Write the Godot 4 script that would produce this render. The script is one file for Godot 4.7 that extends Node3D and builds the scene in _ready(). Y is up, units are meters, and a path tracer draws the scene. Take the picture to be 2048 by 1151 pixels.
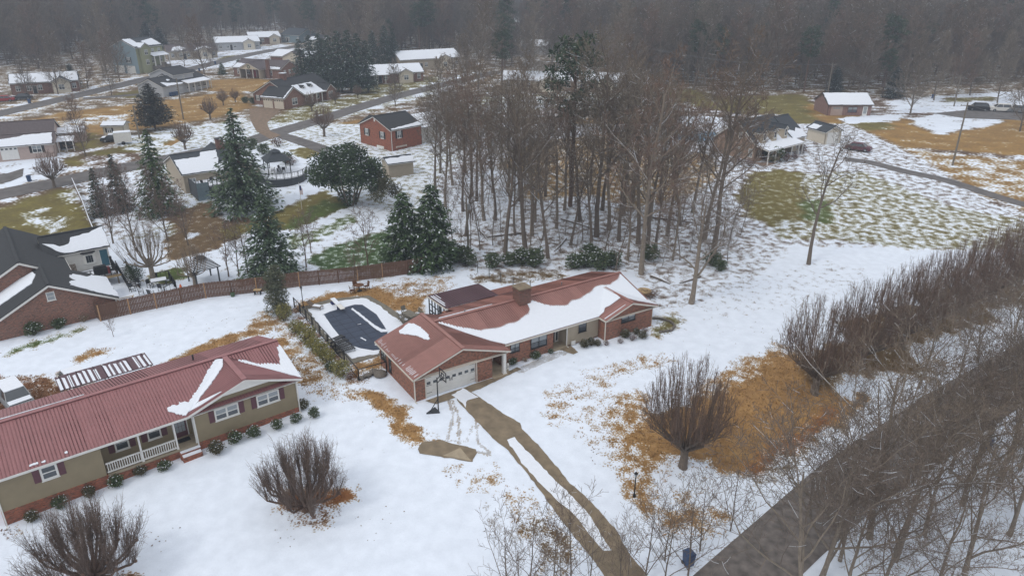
extends Node3D
# A snowy hillside neighbourhood seen from the air: ranch houses with red metal roofs, bare trees, thin snow on dry grass. Metres, y up.

var M := {}
var used := {}
var R := RandomNumberGenerator.new()
var noise_a: FastNoiseLite

# ---------------------------------------------------------------- mesh collector
class Mesher:
	var v := PackedVector3Array()
	var n := PackedVector3Array()
	var c := PackedColorArray()
	var ix := PackedInt32Array()
	var cur := Color(1, 1, 1)
	var colored := false
	func tri(a: Vector3, b: Vector3, d: Vector3) -> void:
		var nn := (d - a).cross(b - a).normalized()
		var k := v.size()
		v.push_back(a); v.push_back(b); v.push_back(d)
		n.push_back(nn); n.push_back(nn); n.push_back(nn)
		if colored:
			c.push_back(cur); c.push_back(cur); c.push_back(cur)
		ix.push_back(k); ix.push_back(k + 1); ix.push_back(k + 2)
	func quad(a: Vector3, b: Vector3, d: Vector3, e: Vector3) -> void:
		var nn := (d - a).cross(b - a).normalized()
		var k := v.size()
		v.push_back(a); v.push_back(b); v.push_back(d); v.push_back(e)
		for i in 4:
			n.push_back(nn)
		if colored:
			for i in 4:
				c.push_back(cur)
		ix.append_array(PackedInt32Array([k, k + 1, k + 2, k, k + 2, k + 3]))
	# box spanned from corner o by three edge vectors
	func block(o: Vector3, a: Vector3, b: Vector3, d: Vector3) -> void:
		if a.cross(b).dot(d) < 0.0:
			var t := a; a = b; b = t
		quad(o, o + a, o + a + b, o + b)
		quad(o + d, o + d + b, o + d + a + b, o + d + a)
		quad(o, o + d, o + d + a, o + a)
		quad(o + b, o + a + b, o + d + a + b, o + d + b)
		quad(o, o + b, o + d + b, o + d)
		quad(o + a, o + d + a, o + d + a + b, o + a + b)
	func box(x0: float, x1: float, y0: float, y1: float, z0: float, z1: float) -> void:
		block(Vector3(x0, y0, z0), Vector3(x1 - x0, 0, 0), Vector3(0, y1 - y0, 0), Vector3(0, 0, z1 - z0))
	# square bar between two points
	func bar(a: Vector3, b: Vector3, w: float, h := -1.0) -> void:
		if h < 0.0: h = w
		var d := b - a
		var s := d.cross(Vector3.UP)
		if s.length() < 0.0001: s = Vector3.RIGHT
		s = s.normalized()
		var u := s.cross(d).normalized()
		block(a - s * w * 0.5 - u * h * 0.5, d, s * w, u * h)
	# round tube through points with a radius at each
	func tube(pts: PackedVector3Array, rad: PackedFloat32Array, sides := 5, cap := false) -> void:
		var k0 := v.size()
		var side := Vector3.RIGHT
		for i in pts.size():
			var d: Vector3
			if i == 0: d = pts[1] - pts[0]
			elif i == pts.size() - 1: d = pts[i] - pts[i - 1]
			else: d = pts[i + 1] - pts[i - 1]
			d = d.normalized()
			side = side - d * side.dot(d)
			if side.length() < 0.01:
				side = d.cross(Vector3(0.3, 0.1, 0.9))
			side = side.normalized()
			var up := d.cross(side)
			for j in sides:
				var a := TAU * j / sides
				var o := side * cos(a) + up * sin(a)
				v.push_back(pts[i] + o * rad[i]); n.push_back(o)
				if colored: c.push_back(cur)
			if i > 0:
				var p := k0 + (i - 1) * sides
				for j in sides:
					var j2 := (j + 1) % sides
					ix.append_array(PackedInt32Array([p + j, p + sides + j2, p + j2, p + j, p + sides + j, p + sides + j2]))
		if cap:
			for e in 2:
				var base := k0 if e == 0 else k0 + (pts.size() - 1) * sides
				for j in range(1, sides - 1):
					if e == 1: tri(v[base], v[base + j + 1], v[base + j])
					else: tri(v[base], v[base + j], v[base + j + 1])
	func rod(a: Vector3, b: Vector3, r: float, r2 := -1.0, sides := 6) -> void:
		tube(PackedVector3Array([a, b]), PackedFloat32Array([r, r if r2 < 0.0 else r2]), sides, true)
	# lathe: profile of (radius, y) about an upright axis at o
	func lathe(o: Vector3, prof: Array, sides := 14) -> void:
		for i in prof.size() - 1:
			for j in sides:
				var a := TAU * j / sides
				var b := TAU * (j + 1) / sides
				var p: Vector2 = prof[i]
				var q: Vector2 = prof[i + 1]
				var A := o + Vector3(cos(a) * p.x, p.y, sin(a) * p.x)
				var B := o + Vector3(cos(b) * p.x, p.y, sin(b) * p.x)
				var C := o + Vector3(cos(b) * q.x, q.y, sin(b) * q.x)
				var D := o + Vector3(cos(a) * q.x, q.y, sin(a) * q.x)
				if p.x < 0.0005: tri(A, C, D)
				elif q.x < 0.0005: tri(A, B, C)
				else: quad(A, B, C, D)
	# flat polygon (x, y) set up on a plane and given a thickness along its normal
	func slab(poly: PackedVector2Array, o: Vector3, ax: Vector3, ay: Vector3, thick: float) -> void:
		var t := Geometry2D.triangulate_polygon(poly)
		if t.is_empty(): t = Geometry2D.triangulate_delaunay(poly)
		var nn := ax.cross(ay).normalized()
		for i in range(0, t.size(), 3):
			var p: Array = []
			for j in 3:
				var q := poly[t[i + j]]
				p.append(o + ax * q.x + ay * q.y)
			var w: Vector3 = (p[1] - p[0]).cross(p[2] - p[0])
			if w.dot(nn) > 0.0:
				var s: Vector3 = p[1]; p[1] = p[2]; p[2] = s
			tri(p[0] + nn * thick, p[1] + nn * thick, p[2] + nn * thick)
			tri(p[0], p[2], p[1])
		for i in poly.size():
			var a := poly[i]
			var b := poly[(i + 1) % poly.size()]
			var A := o + ax * a.x + ay * a.y
			var B := o + ax * b.x + ay * b.y
			quad(A, B, B + nn * thick, A + nn * thick)
	func mesh() -> ArrayMesh:
		var m := ArrayMesh.new()
		if v.size() == 0: return m
		var arr := []
		arr.resize(Mesh.ARRAY_MAX)
		arr[Mesh.ARRAY_VERTEX] = v
		arr[Mesh.ARRAY_NORMAL] = n
		if colored: arr[Mesh.ARRAY_COLOR] = c
		arr[Mesh.ARRAY_INDEX] = ix
		m.add_surface_from_arrays(Mesh.PRIMITIVE_TRIANGLES, arr)
		return m

func V2(a: Array) -> PackedVector2Array:
	var r := PackedVector2Array()
	for i in range(0, a.size(), 2): r.push_back(Vector2(a[i], a[i + 1]))
	return r

# ---------------------------------------------------------------- naming and placing
func numbered(s: String) -> String:
	used[s] = used.get(s, -1) + 1
	return s if used[s] == 0 else "%s_%03d" % [s, used[s]]

func tag(o: Node3D, label: String, category: String, group := "", kind := "") -> Node3D:
	if label != "": o.set_meta("label", label)
	if category != "": o.set_meta("category", category)
	if group != "": o.set_meta("group", group)
	if kind != "": o.set_meta("kind", kind)
	return o

func thing(called: String, label: String, category: String, at := Vector3.ZERO, turn := 0.0, group := "") -> Node3D:
	var o := Node3D.new()
	o.name = numbered(called)
	add_child(o)
	o.position = at
	o.rotation.y = turn
	tag(o, label, category, group)
	return o

func part(called: String, me: Mesher, mat: Material, parent: Node3D) -> MeshInstance3D:
	return put(called, me.mesh(), mat, parent)

func put(called: String, mesh: Mesh, mat: Material, parent: Node3D) -> MeshInstance3D:
	var o := MeshInstance3D.new()
	o.mesh = mesh
	o.name = numbered(called) if parent == self else called
	o.material_override = mat
	parent.add_child(o, true)
	return o

func copy_of(o: Node3D, at: Vector3, turn := 0.0, size := 1.0, label := "") -> Node3D:
	var c: Node3D = o.duplicate()
	c.name = numbered(base_name(o.name))
	add_child(c)
	c.position = at
	c.rotation = Vector3(0, turn, 0)
	c.scale = Vector3.ONE * size
	if label != "": c.set_meta("label", label)
	return c

func base_name(s: String) -> String:
	var i := s.rfind("_")
	if i > 0 and s.substr(i + 1).is_valid_int(): return s.substr(0, i)
	return s

func S(t: float) -> float:
	t = clampf(t, 0.0, 1.0)
	return t * t * (3.0 - 2.0 * t)

# height of the land
func road_side(x: float, z: float) -> float:
	return ((x - 12.6) * -0.6045 + (z + 35.1) * -0.7966)

func land(x: float, z: float) -> float:
	var D := -z
	var h := 3.0 * S((D - 86.0) / 62.0) + 4.0 * S((D - 150.0) / 250.0) + 55.0 * S((D - 420.0) / 900.0)
	h -= 0.05 * clampf(50.0 - D, 0.0, 60.0)
	var k := 1.0 - S((road_side(x, z) - 4.0) / 5.0)
	k *= 1.0 - S((D - 120.0) / 60.0)
	return lerpf(h, -1.1, k)

func on_land(x: float, z: float, up := 0.0) -> Vector3:
	return Vector3(x, land(x, z) + up, z)

# ---------------------------------------------------------------- materials
func rgb(r: float, g: float, b: float) -> Color:
	return Color(r, g, b).linear_to_srgb()

func plain(r: float, g: float, b: float, rough := 0.8, metal := 0.0) -> StandardMaterial3D:
	var m := StandardMaterial3D.new()
	m.albedo_color = rgb(r, g, b)
	m.roughness = rough
	m.metallic = metal
	return m

# colour that varies in blotches of the given size (metres), laid on in the thing's own axes
func mottled(r: float, g: float, b: float, vary: float, size: float, rough := 0.85, sd := 1, octaves := 4, stretch := Vector3.ONE) -> StandardMaterial3D:
	var m := StandardMaterial3D.new()
	var fn := FastNoiseLite.new()
	fn.seed = sd
	fn.noise_type = FastNoiseLite.TYPE_SIMPLEX_SMOOTH
	fn.frequency = 0.035
	fn.fractal_octaves = octaves
	var im := fn.get_seamless_image(256, 256)
	var g8 := im.get_data()
	var out := PackedByteArray()
	out.resize(256 * 256 * 3)
	var step := im.get_data().size() / 65536
	var lut := []
	for i in 256:
		var k := 1.0 + (i / 127.5 - 1.0) * vary
		var q := rgb(r * k, g * k, b * k)
		lut.append([q.r8, q.g8, q.b8])
	for i in 65536:
		var l: Array = lut[g8[i * step]]
		out[i * 3] = l[0]; out[i * 3 + 1] = l[1]; out[i * 3 + 2] = l[2]
	m.albedo_texture = ImageTexture.create_from_image(Image.create_from_data(256, 256, false, Image.FORMAT_RGB8, out))
	m.uv1_triplanar = true
	m.uv1_scale = stretch / (size * 8.0)
	m.roughness = rough
	return m

# brickwork too fine to pick apart from the air: courses with mottled bricks and pale joints
func brick(r: float, g: float, b: float, vary: float, sd: int, mortar := Color(0.42, 0.36, 0.31)) -> StandardMaterial3D:
	var m := StandardMaterial3D.new()
	var rr := RandomNumberGenerator.new()
	rr.seed = sd
	var W := 512
	var im := Image.create(W, W, false, Image.FORMAT_RGB8)
	im.fill(rgb(mortar.r * 0.75, mortar.g * 0.75, mortar.b * 0.75))
	var hm := Image.create(W, W, false, Image.FORMAT_L8)
	var courses := 32
	var ch := W / courses
	for j in courses:
		for i in 16:
			var k := 1.0 + rr.randf_range(-vary, vary)
			if rr.randf() < 0.12: k *= 0.55
			var warm := rr.randf_range(0.85, 1.15)
			var q := rgb(r * k * warm, g * k, b * k / warm)
			var x := i * 32 + (16 if j % 2 else 0)
			for w in [x, x - W]:
				im.fill_rect(Rect2i(w + 1, j * ch + 1, 30, ch - 3), q)
				hm.fill_rect(Rect2i(w + 1, j * ch + 1, 30, ch - 3), Color(0.8, 0.8, 0.8))
	m.albedo_texture = ImageTexture.create_from_image(im)
	m.heightmap_enabled = true
	m.heightmap_texture = ImageTexture.create_from_image(hm)
	m.heightmap_scale = 0.6
	m.uv1_triplanar = true
	m.uv1_triplanar_sharpness = 8.0
	m.uv1_scale = Vector3.ONE / 2.44
	m.roughness = 0.9
	return m

func make_materials() -> void:
	M.brick = brick(0.27, 0.092, 0.05, 0.5, 11, Color(0.44, 0.37, 0.31))
	M.brick_dark = brick(0.17, 0.072, 0.052, 0.35, 12, Color(0.3, 0.24, 0.2))
	M.brick_orange = brick(0.30, 0.085, 0.042, 0.3, 13, Color(0.36, 0.25, 0.2))
	M.brick_brown = brick(0.21, 0.088, 0.058, 0.35, 14)
	M.brick_tan = brick(0.33, 0.22, 0.155, 0.25, 15)
	M.roof_red = mottled(0.30, 0.142, 0.12, 0.16, 1.2, 0.5, 21)
	M.roof_rust = mottled(0.29, 0.125, 0.098, 0.14, 1.0, 0.55, 22)
	M.roof_plum = mottled(0.085, 0.038, 0.048, 0.2, 0.8, 0.5, 23)
	M.roof_rose = mottled(0.29, 0.126, 0.128, 0.12, 1.4, 0.5, 24)
	M.roof_dark = mottled(0.035, 0.037, 0.041, 0.3, 0.5, 0.92, 25)
	M.roof_slate = mottled(0.048, 0.056, 0.066, 0.25, 0.6, 0.92, 26)
	M.roof_brown = mottled(0.105, 0.085, 0.088, 0.2, 0.7, 0.92, 27)
	M.roof_grey = mottled(0.13, 0.125, 0.125, 0.2, 0.7, 0.92, 28)
	M.white = mottled(0.72, 0.71, 0.68, 0.06, 0.7, 0.6, 31)
	M.cream = mottled(0.62, 0.56, 0.46, 0.07, 0.7, 0.65, 32)
	M.trim = mottled(0.66, 0.62, 0.55, 0.06, 0.5, 0.6, 33)
	M.siding_tan = mottled(0.265, 0.215, 0.135, 0.07, 0.9, 0.7, 34)
	M.siding_beige = mottled(0.40, 0.34, 0.26, 0.07, 0.9, 0.7, 35)
	M.siding_white = mottled(0.62, 0.61, 0.58, 0.06, 0.9, 0.7, 36)
	M.siding_grey = mottled(0.42, 0.43, 0.45, 0.06, 0.9, 0.7, 37)
	M.siding_green = mottled(0.30, 0.31, 0.19, 0.08, 0.9, 0.75, 38)
	M.siding_blue = mottled(0.20, 0.27, 0.31, 0.07, 0.9, 0.75, 39)
	M.siding_pink = mottled(0.44, 0.34, 0.30, 0.08, 0.9, 0.75, 40)
	M.planks_pink = mottled(0.27, 0.17, 0.15, 0.3, 0.35, 0.9, 41, 4, Vector3(2.0, 0.25, 2.0))
	M.shutter = mottled(0.11, 0.038, 0.05, 0.1, 0.4, 0.6, 42)
	M.black = plain(0.012, 0.012, 0.014, 0.5)
	M.charcoal = plain(0.035, 0.04, 0.045, 0.6)
	M.dark = plain(0.006, 0.006, 0.007, 0.9)
	M.snow = mottled(0.76, 0.80, 0.87, 0.035, 0.5, 0.85, 43)
	M.concrete = mottled(0.2, 0.156, 0.104, 0.3, 1.3, 0.9, 44)
	M.concrete_pale = mottled(0.34, 0.28, 0.20, 0.2, 1.0, 0.9, 45)
	M.deck_grey = mottled(0.17, 0.155, 0.125, 0.2, 0.8, 0.9, 46)
	M.asphalt = mottled(0.15, 0.132, 0.122, 0.5, 1.1, 0.93, 47, 5)
	M.asphalt_far = mottled(0.125, 0.115, 0.112, 0.3, 2.5, 0.93, 48, 5)
	M.gravel = mottled(0.20, 0.14, 0.095, 0.35, 1.2, 0.95, 49, 5)
	M.fence = mottled(0.135, 0.072, 0.047, 0.35, 0.3, 0.9, 50, 4, Vector3(3.0, 0.3, 3.0))
	M.fence_pale = mottled(0.40, 0.24, 0.13, 0.25, 0.3, 0.9, 51)
	M.wood_grey = mottled(0.16, 0.12, 0.09, 0.3, 0.3, 0.9, 52)
	M.cover = mottled(0.040, 0.054, 0.088, 0.14, 1.2, 0.75, 53)
	M.cover_seam = plain(0.022, 0.028, 0.05, 0.7)
	M.pool_blue = mottled(0.16, 0.36, 0.55, 0.12, 0.8, 0.6, 54)
	M.iron = plain(0.012, 0.012, 0.013, 0.55, 0.3)
	M.galv = plain(0.30, 0.31, 0.32, 0.5, 0.6)
	M.stone = mottled(0.16, 0.14, 0.12, 0.35, 0.3, 0.9, 55)
	M.pot = mottled(0.28, 0.28, 0.26, 0.15, 0.2, 0.9, 56)
	M.bark = mottled(0.15, 0.12, 0.096, 0.4, 0.18, 0.95, 57, 4, Vector3(2.0, 0.4, 2.0))
	M.bark_pale = mottled(0.235, 0.195, 0.155, 0.35, 0.3, 0.95, 58, 4, Vector3(2.0, 0.5, 2.0))
	M.bark_warm = mottled(0.125, 0.078, 0.056, 0.35, 0.2, 0.95, 59, 4, Vector3(2.0, 0.5, 2.0))
	M.pole = mottled(0.19, 0.165, 0.135, 0.2, 0.3, 0.95, 60, 4, Vector3(2.0, 0.2, 2.0))
	M.mulch = mottled(0.13, 0.06, 0.03, 0.5, 0.25, 0.95, 61)
	M.tyre = plain(0.015, 0.015, 0.016, 0.9)
	M.blue_bin = plain(0.022, 0.06, 0.15, 0.5)
	M.orange = plain(0.65, 0.13, 0.02, 0.6)
	M.red = plain(0.32, 0.03, 0.035, 0.7)
	M.wood_pale = mottled(0.42, 0.30, 0.16, 0.2, 0.3, 0.85, 62)
	M.green_paint = plain(0.05, 0.09, 0.04, 0.7)
	M.flag_red = plain(0.42, 0.04, 0.05, 0.8)
	M.flag_blue = plain(0.02, 0.03, 0.12, 0.8)
	M.teal = plain(0.03, 0.12, 0.17, 0.7)
	var glass := StandardMaterial3D.new()
	glass.albedo_color = rgb(0.045, 0.055, 0.065)
	glass.roughness = 0.06
	glass.metallic_specular = 0.7
	M.glass = glass
	var blind := StandardMaterial3D.new()
	blind.albedo_color = rgb(0.30, 0.33, 0.35)
	blind.roughness = 0.15
	M.glass_blind = blind
	var leaf := StandardMaterial3D.new()
	leaf.vertex_color_use_as_albedo = true
	leaf.roughness = 0.75
	M.leaf = leaf
	var twig := StandardMaterial3D.new()
	twig.vertex_color_use_as_albedo = true
	twig.roughness = 0.95
	M.twig = twig
	for k in M.keys():
		M[k].resource_name = k

# ---------------------------------------------------------------- the land and what lies on it
const GOLD := Color8(168, 131, 82)
const TAN := Color8(158, 124, 66)
const OLIVE := Color8(116, 106, 48)
const GREEN := Color8(84, 98, 36)
const DEEP := Color8(58, 84, 28)
const LITTER := Color8(104, 82, 62)
const MULCH := Color8(122, 82, 48)
const SOIL := Color8(150, 98, 54)
const SLUSH := Color8(196, 198, 203)
const WALK := Color8(198, 204, 214)
const BROWN := Color8(116, 94, 62)

# areas of bare ground: colour, share of snow left on it (0 to 255), outline (x, z)
func bare_areas() -> Array:
	return [
	# hillside wood behind the house, and the fields above it
	[OLIVE, 178, V2([-66, -92, -10, -92, -10, -160, -66, -160])],
	[LITTER, 165, V2([-10, -90, 74, -90, 74, -160, -10, -160])],
	[LITTER, 158, V2([-14.07, -99.98, -10.97, -126, -2.28, -139.22, 45.14, -135.53, 38.13, -104.12, 28.5, -81.56, 15.88, -72.7, 15.54, -80.76, -5.66, -80.76, -11.37, -88.51])],
	[TAN, 92, V2([-2.09, -126, 3.59, -141.2, 23.83, -152.11, 25.25, -135.53, 37.13, -133.8, 35.57, -120.49, 28.29, -110.7, 17.05, -104.12, 9.52, -104.12, 2.85, -108.45, -1.09, -113.02])],
	[LITTER, 205, V2([-13.06, -104.12, -10.35, -117.91, -2.07, -124.57, 3.12, -120.49, -0.98, -99.98, -8.53, -94.1])],
	[LITTER, 175, V2([2.85, -108.45, 12.42, -110.7, 17.35, -106.25, 11.38, -99.98, 4.11, -99.98])],
	[BROWN, 110, V2([-5.63, -80.28, 5.89, -81.56, 6.29, -78.42, -4.31, -77.66])],
	# bank behind the fence
	[BROWN, 22, V2([-47.87, -94.1, -43.88, -99.98, -37.58, -103.07, -30.79, -99.98, -32.28, -95.06, -36.9, -90.35, -38.84, -86.71, -43.85, -84.94])],
	[OLIVE, 14, V2([-36.61, -99.98, -34.28, -107.34, -31.1, -113.5, -26, -108.45, -24.14, -103.07, -27.41, -97.98, -32, -94.1, -38.23, -90.35, -41.34, -97])],
	[GREEN, 14, V2([-32.84, -97, -29.9, -108.45, -25.77, -107.34, -22.45, -102.03, -26.69, -97.98, -30.62, -94.1])],
	[LITTER, 226, V2([-43.82, -80.76, -39.53, -88.51, -36.45, -95.06, -30.01, -97, -23.66, -108.45, -17.28, -102.03, -15.13, -83.22, -20.98, -81.56, -25.65, -80.76, -33.81, -81.56])],
	[DEEP, 70, V2([-26.15, -84.94, -24.23, -90.35, -19.74, -95.06, -16.75, -96.02, -14.51, -83.22, -17.17, -80.76, -23.43, -81.56])],
	[GREEN, 120, V2([-32, -94.1, -28.34, -96.02, -24.14, -103.07, -22.07, -99.98, -26.02, -92.21, -29.05, -88.51])],
	[LITTER, 250, V2([-47.18, -94.1, -46.53, -103.07, -38.24, -105.18, -34.34, -113.5, -35.04, -124.57, -39.66, -133.8, -36.33, -135.53, -31.04, -120.49, -31.51, -111.85, -35.71, -103.07, -42.43, -99.98, -44.34, -92.21])],
	[OLIVE, 235, V2([-49.59, -135.53, -41.1, -139.22, -34.06, -126, -34.22, -113.02, -39.26, -108.45, -45.47, -106.25, -51.54, -120.49])],
	[OLIVE, 30, V2([-42.49, -135.53, -37.22, -139.22, -34.44, -135.53, -37.64, -129.59])],
	[GREEN, 20, V2([-44.08, -80.28, -42.58, -82.06, -40.28, -82.72, -38.51, -79.03, -40.57, -77.51, -42.28, -76.92])],
	# open field on the far left and the strip past its low wall
	[OLIVE, 8, V2([-84.46, -94.1, -78.14, -105.82, -74.07, -113.5, -70.58, -113.02, -56.14, -92.21, -56.9, -90.35, -64.44, -94.1, -70.65, -94.1, -74.74, -81.56])],
	[OLIVE, 120, V2([-72.41, -108.89, -71.67, -114.45, -67.95, -108.45, -69.59, -105.82])],
	[OLIVE, 150, V2([-71.43, -100.8, -72.03, -105.82, -69.16, -102.44, -66.27, -102.86, -63.34, -96.8, -63.39, -93.72, -65.94, -96.41, -68.62, -97.59])],
	[LITTER, 175, V2([-72.4, -116.4, -64.11, -123.73, -52.9, -108.45, -49.99, -98.98, -52.93, -93.15, -56.27, -92.58])],
	[BROWN, 30, V2([-51.31, -102.03, -47.05, -108.45, -41.7, -99.98, -45.69, -92.21])],
	# strip of dry grass past the neighbour's roof, and beds by the pool hedge
	[MULCH, 70, V2([-45.97, -56.19, -43.49, -56.54, -40.62, -55.49, -37.02, -52.99, -37.41, -49.26, -41.46, -49.26, -46.76, -52.2, -48.18, -55.49])],
	[GOLD, 70, V2([-41.22, -58.93, -40.99, -61.08, -39.77, -61.49, -38.23, -61.89, -38.39, -60.88, -39.67, -59.5, -40.76, -58.93])],
	[GREEN, 130, V2([-49.16, -61.08, -47.55, -63.15, -45.08, -64.89, -43.78, -66.01, -43.31, -65.33, -45.33, -62.73, -47.11, -60.88, -48.51, -60.09])],
	[GOLD, 12, V2([-33.07, -57.44, -30.44, -62.31, -27.58, -65.33, -25.48, -65.11, -28.51, -61.08, -31.78, -57.62])],
	[GOLD, 95, V2([-27.37, -64.45, -27.05, -68.37, -26.29, -70.35, -24.31, -68.37, -23.86, -65.11, -25.32, -64.01])],
	[GOLD, 40, V2([-24.39, -64.23, -22.38, -63.15, -20.02, -59.89, -16.8, -54.47, -18.78, -54.64, -21.51, -59.5])],
	[GOLD, 140, V2([-24.34, -68.13, -18.13, -61.08, -15.4, -54.47, -18.29, -54.47, -21.88, -62.1, -24.23, -65.33])],
	[GOLD, 30, V2([-14.19, -54.13, -12.27, -54.13, -9.81, -52.2, -7.69, -48.73, -7.35, -46.46, -8.75, -47.07, -10.35, -49.8, -12.95, -52.67])],
	[GOLD, 178, V2([-18.82, -54.8, -14.16, -54.8, -12.87, -52.67, -14.45, -51.73, -17.47, -52.99])],
	[GOLD, 165, V2([-7.76, -48.6, -5.65, -47.45, -5.56, -46.46, -7.11, -46.46])],
	[MULCH, 150, V2([-27.39, -74.62, -24.14, -71.9, -19.26, -65.79, -15.02, -59.5, -12.43, -55.49, -14.76, -55.14, -18.13, -59.89, -24.41, -67.65])],
	[GOLD, 26, V2([-24.21, -72.17, -20.59, -74.62, -15.27, -76.62, -10.15, -77.51, -8.08, -74.06, -9.84, -72.7, -9.27, -67.65, -11.98, -69.85, -17.09, -74.06, -20.09, -72.43, -22.51, -69.1])],
	[GOLD, 160, V2([-16.42, -76.62, -12.1, -79.03, -7.39, -79.65, -6.58, -76.62, -8.62, -73.78, -12.58, -74.06])],
	[GOLD, 60, V2([-15.44, -58.36, -12.17, -60.48, -11.56, -57.81, -13.88, -56.54])],
	[GOLD, 235, V2([-23.48, -72.7, -19.11, -78.42, -14.67, -80.28, -9.85, -80.28, -15.41, -77.51, -20.73, -75.18])],
	[OLIVE, 120, V2([-19.5, -80.28, -13.61, -81.24, -13.98, -79.65, -19.11, -78.42])],
	# front lawn of the house and the verge
	[GOLD, 172, V2([6.16, -56.54, 10.1, -58.93, 14.64, -60.68, 14.84, -58.36, 10.17, -56.19, 6.86, -54.47])],
	[GOLD, 160, V2([2.66, -52.51, 3.86, -54.13, 4.43, -52.2, 4.01, -49.53, 2.93, -49.13])],
	[GOLD, 205, V2([3.36, -54.64, 8.74, -55.49, 8.77, -49.26, 7.29, -43.78, 5.31, -46.7, 3.99, -50.67])],
	[GOLD, 118, V2([7.11, -50.37, 10.57, -54.13, 11.72, -52.2, 10.73, -44.37, 12.12, -43.74, 9.79, -39.67, 7.72, -40.33, 7.3, -45.15])],
	[GOLD, 118, V2([15.55, -54.13, 20.83, -58.93, 25.92, -62.1, 27.69, -61.08, 24.78, -58.18, 20.24, -53.8, 15.77, -51.43])],
	[GOLD, 3, V2([9.35, -47.2, 11.34, -50.08, 15.5, -51.73, 20.5, -54.97, 24.57, -59.5, 27.73, -60.68, 28.76, -58.21, 28.43, -55.11, 29.51, -53.71, 32.16, -55.09, 28.54, -51.44, 23.13, -47.75, 18.66, -43.97, 16.7, -43.94, 15.62, -44.14, 11.77, -43.88, 9.87, -45.03])],
	[GOLD, 235, V2([10.03, -43.31, 11.56, -44.74, 14.24, -44.79, 15.49, -43.62, 13.34, -40.83, 10.98, -41.59])],
	[SOIL, 60, V2([17.05, -43.85, 20.21, -46.65, 23.49, -49.19, 26.93, -52.07, 28.84, -52.95, 25.73, -49.69, 20.45, -45.06, 17.52, -42.93])],
	[BROWN, 150, V2([17.55, -43.04, 26.38, -50.26, 27.97, -50.12, 19.57, -42.47])],
	[BROWN, 26, V2([26.71, -58.93, 30.99, -62.1, 34.98, -62.27, 38.58, -62.38, 39.45, -60.5, 35.13, -58.13, 31.48, -57.89, 27.92, -55.23, 26.38, -55.01])],
	[BROWN, 40, V2([34.8, -67.65, 42.26, -71.12, 52.16, -72.83, 53.23, -69.9, 46.65, -66.92, 40.71, -63.61, 36.08, -62.48, 33.57, -63.58])],
	[BROWN, 60, V2([43.72, -74.06, 61.79, -80.05, 66.58, -77.98, 57.62, -73.49, 48, -71.55])],
	[BROWN, 110, V2([35.22, -57.34, 38.48, -60.1, 41.4, -61.09, 37.98, -57.34])],
	[GOLD, 210, V2([-5.24, -42.9, -3.84, -43.78, -2.68, -42.68, -4.42, -41.63])],
	[GOLD, 175, V2([-3.44, -42.04, -2.12, -43.33, -0.86, -43.01, -0.49, -42.15, -2.61, -41.21])],
	[GOLD, 195, V2([-0.85, -42.15, 1.63, -40.61, 2.55, -37.79, 1.49, -35.71, -0.45, -38.21])],
	[SLUSH, 190, V2([-2.21, -40.11, -0.12, -39.15, 0.54, -36.46, -1.09, -36.44])],
	[BROWN, 150, V2([0.55, -38.21, 2.91, -38.24, 4.37, -35.49, 2.99, -33.82, 1.15, -34.92])],
	[GOLD, 120, V2([9.3, -40.07, 11.9, -40.77, 15.32, -40.31, 13.05, -36.9, 10.09, -36.9])],
	[SOIL, 10, V2([-15.92, -40.11, -15.47, -41.52, -13.73, -41.73, -11.86, -41.32, -11.36, -40.61, -12.54, -39.62, -13.07, -38.96, -14.36, -38.67, -15.31, -39.05])],
	[MULCH, 150, V2([-16.13, -39.15, -14.61, -39.62, -12.49, -39.38, -11.37, -38.96, -12.79, -37.76, -14.84, -37.94])],
	[MULCH, 60, V2([-25.61, -33.56, -24.68, -34.18, -22.07, -33.22, -24.74, -32.48])],
	[MULCH, 110, V2([-33.84, -37.31, -32.79, -37.76, -32.79, -37.22, -33.01, -36.01])],
	# ground by the far gable, side yard
	[OLIVE, 110, V2([14.75, -67.65, 17.45, -69.6, 18.41, -67.65, 15.88, -64.45, 14.4, -64.01])],
	[LITTER, 178, V2([14.92, -78.42, 22.8, -80.76, 37.04, -94.1, 39.11, -92.21, 28.15, -78.42, 21.98, -72.7, 15.83, -69.47])],
	[LITTER, 232, V2([18.92, -71.38, 28.15, -78.42, 38.98, -84.94, 43.77, -81.56, 38.69, -75.47, 29.29, -71.38, 20.7, -67.65])],
	# grass below the house with dormers
	[OLIVE, 40, V2([35.44, -110.7, 41.09, -121.82, 46.89, -123.73, 53.5, -120.49, 56.67, -112.09, 51.53, -102.03, 41.75, -95.64, 36.91, -97.98, 34.51, -102.03])],
	[OLIVE, 128, V2([49.23, -120.49, 60.64, -123.18, 63.66, -114.94, 66.91, -105.82, 75.37, -99.98, 83.04, -96.21, 76.87, -87.77, 67.11, -88.51, 54.14, -88.51, 44.54, -92.21, 36.4, -92.21, 37.56, -99.98, 43.37, -99.98])],
	[GREEN, 60, V2([44.95, -108.45, 49.63, -108.45, 46.2, -97.98, 42.65, -99.98])],
	# ruts and tyre marks
	[SLUSH, 70, V2([-5.58, -52.83, -5.38, -52.99, -4.69, -49.93, -4.91, -46.58, -5.15, -46.58, -4.93, -49.93])],
	[SLUSH, 70, V2([-5.11, -52.2, -4.94, -52.2, -4.26, -49.66, -3.96, -46.22, -4.19, -46.22, -4.45, -49.53])],
	[SLUSH, 80, V2([-3.15, -48.73, -2.99, -48.6, -3.44, -46.58, -3.68, -46.7])],
	[SLUSH, 80, V2([-3.02, -49.4, -2.86, -49.4, -2.5, -46.46, -1.5, -45.15, -1.65, -45.03, -2.72, -46.22])],
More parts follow.
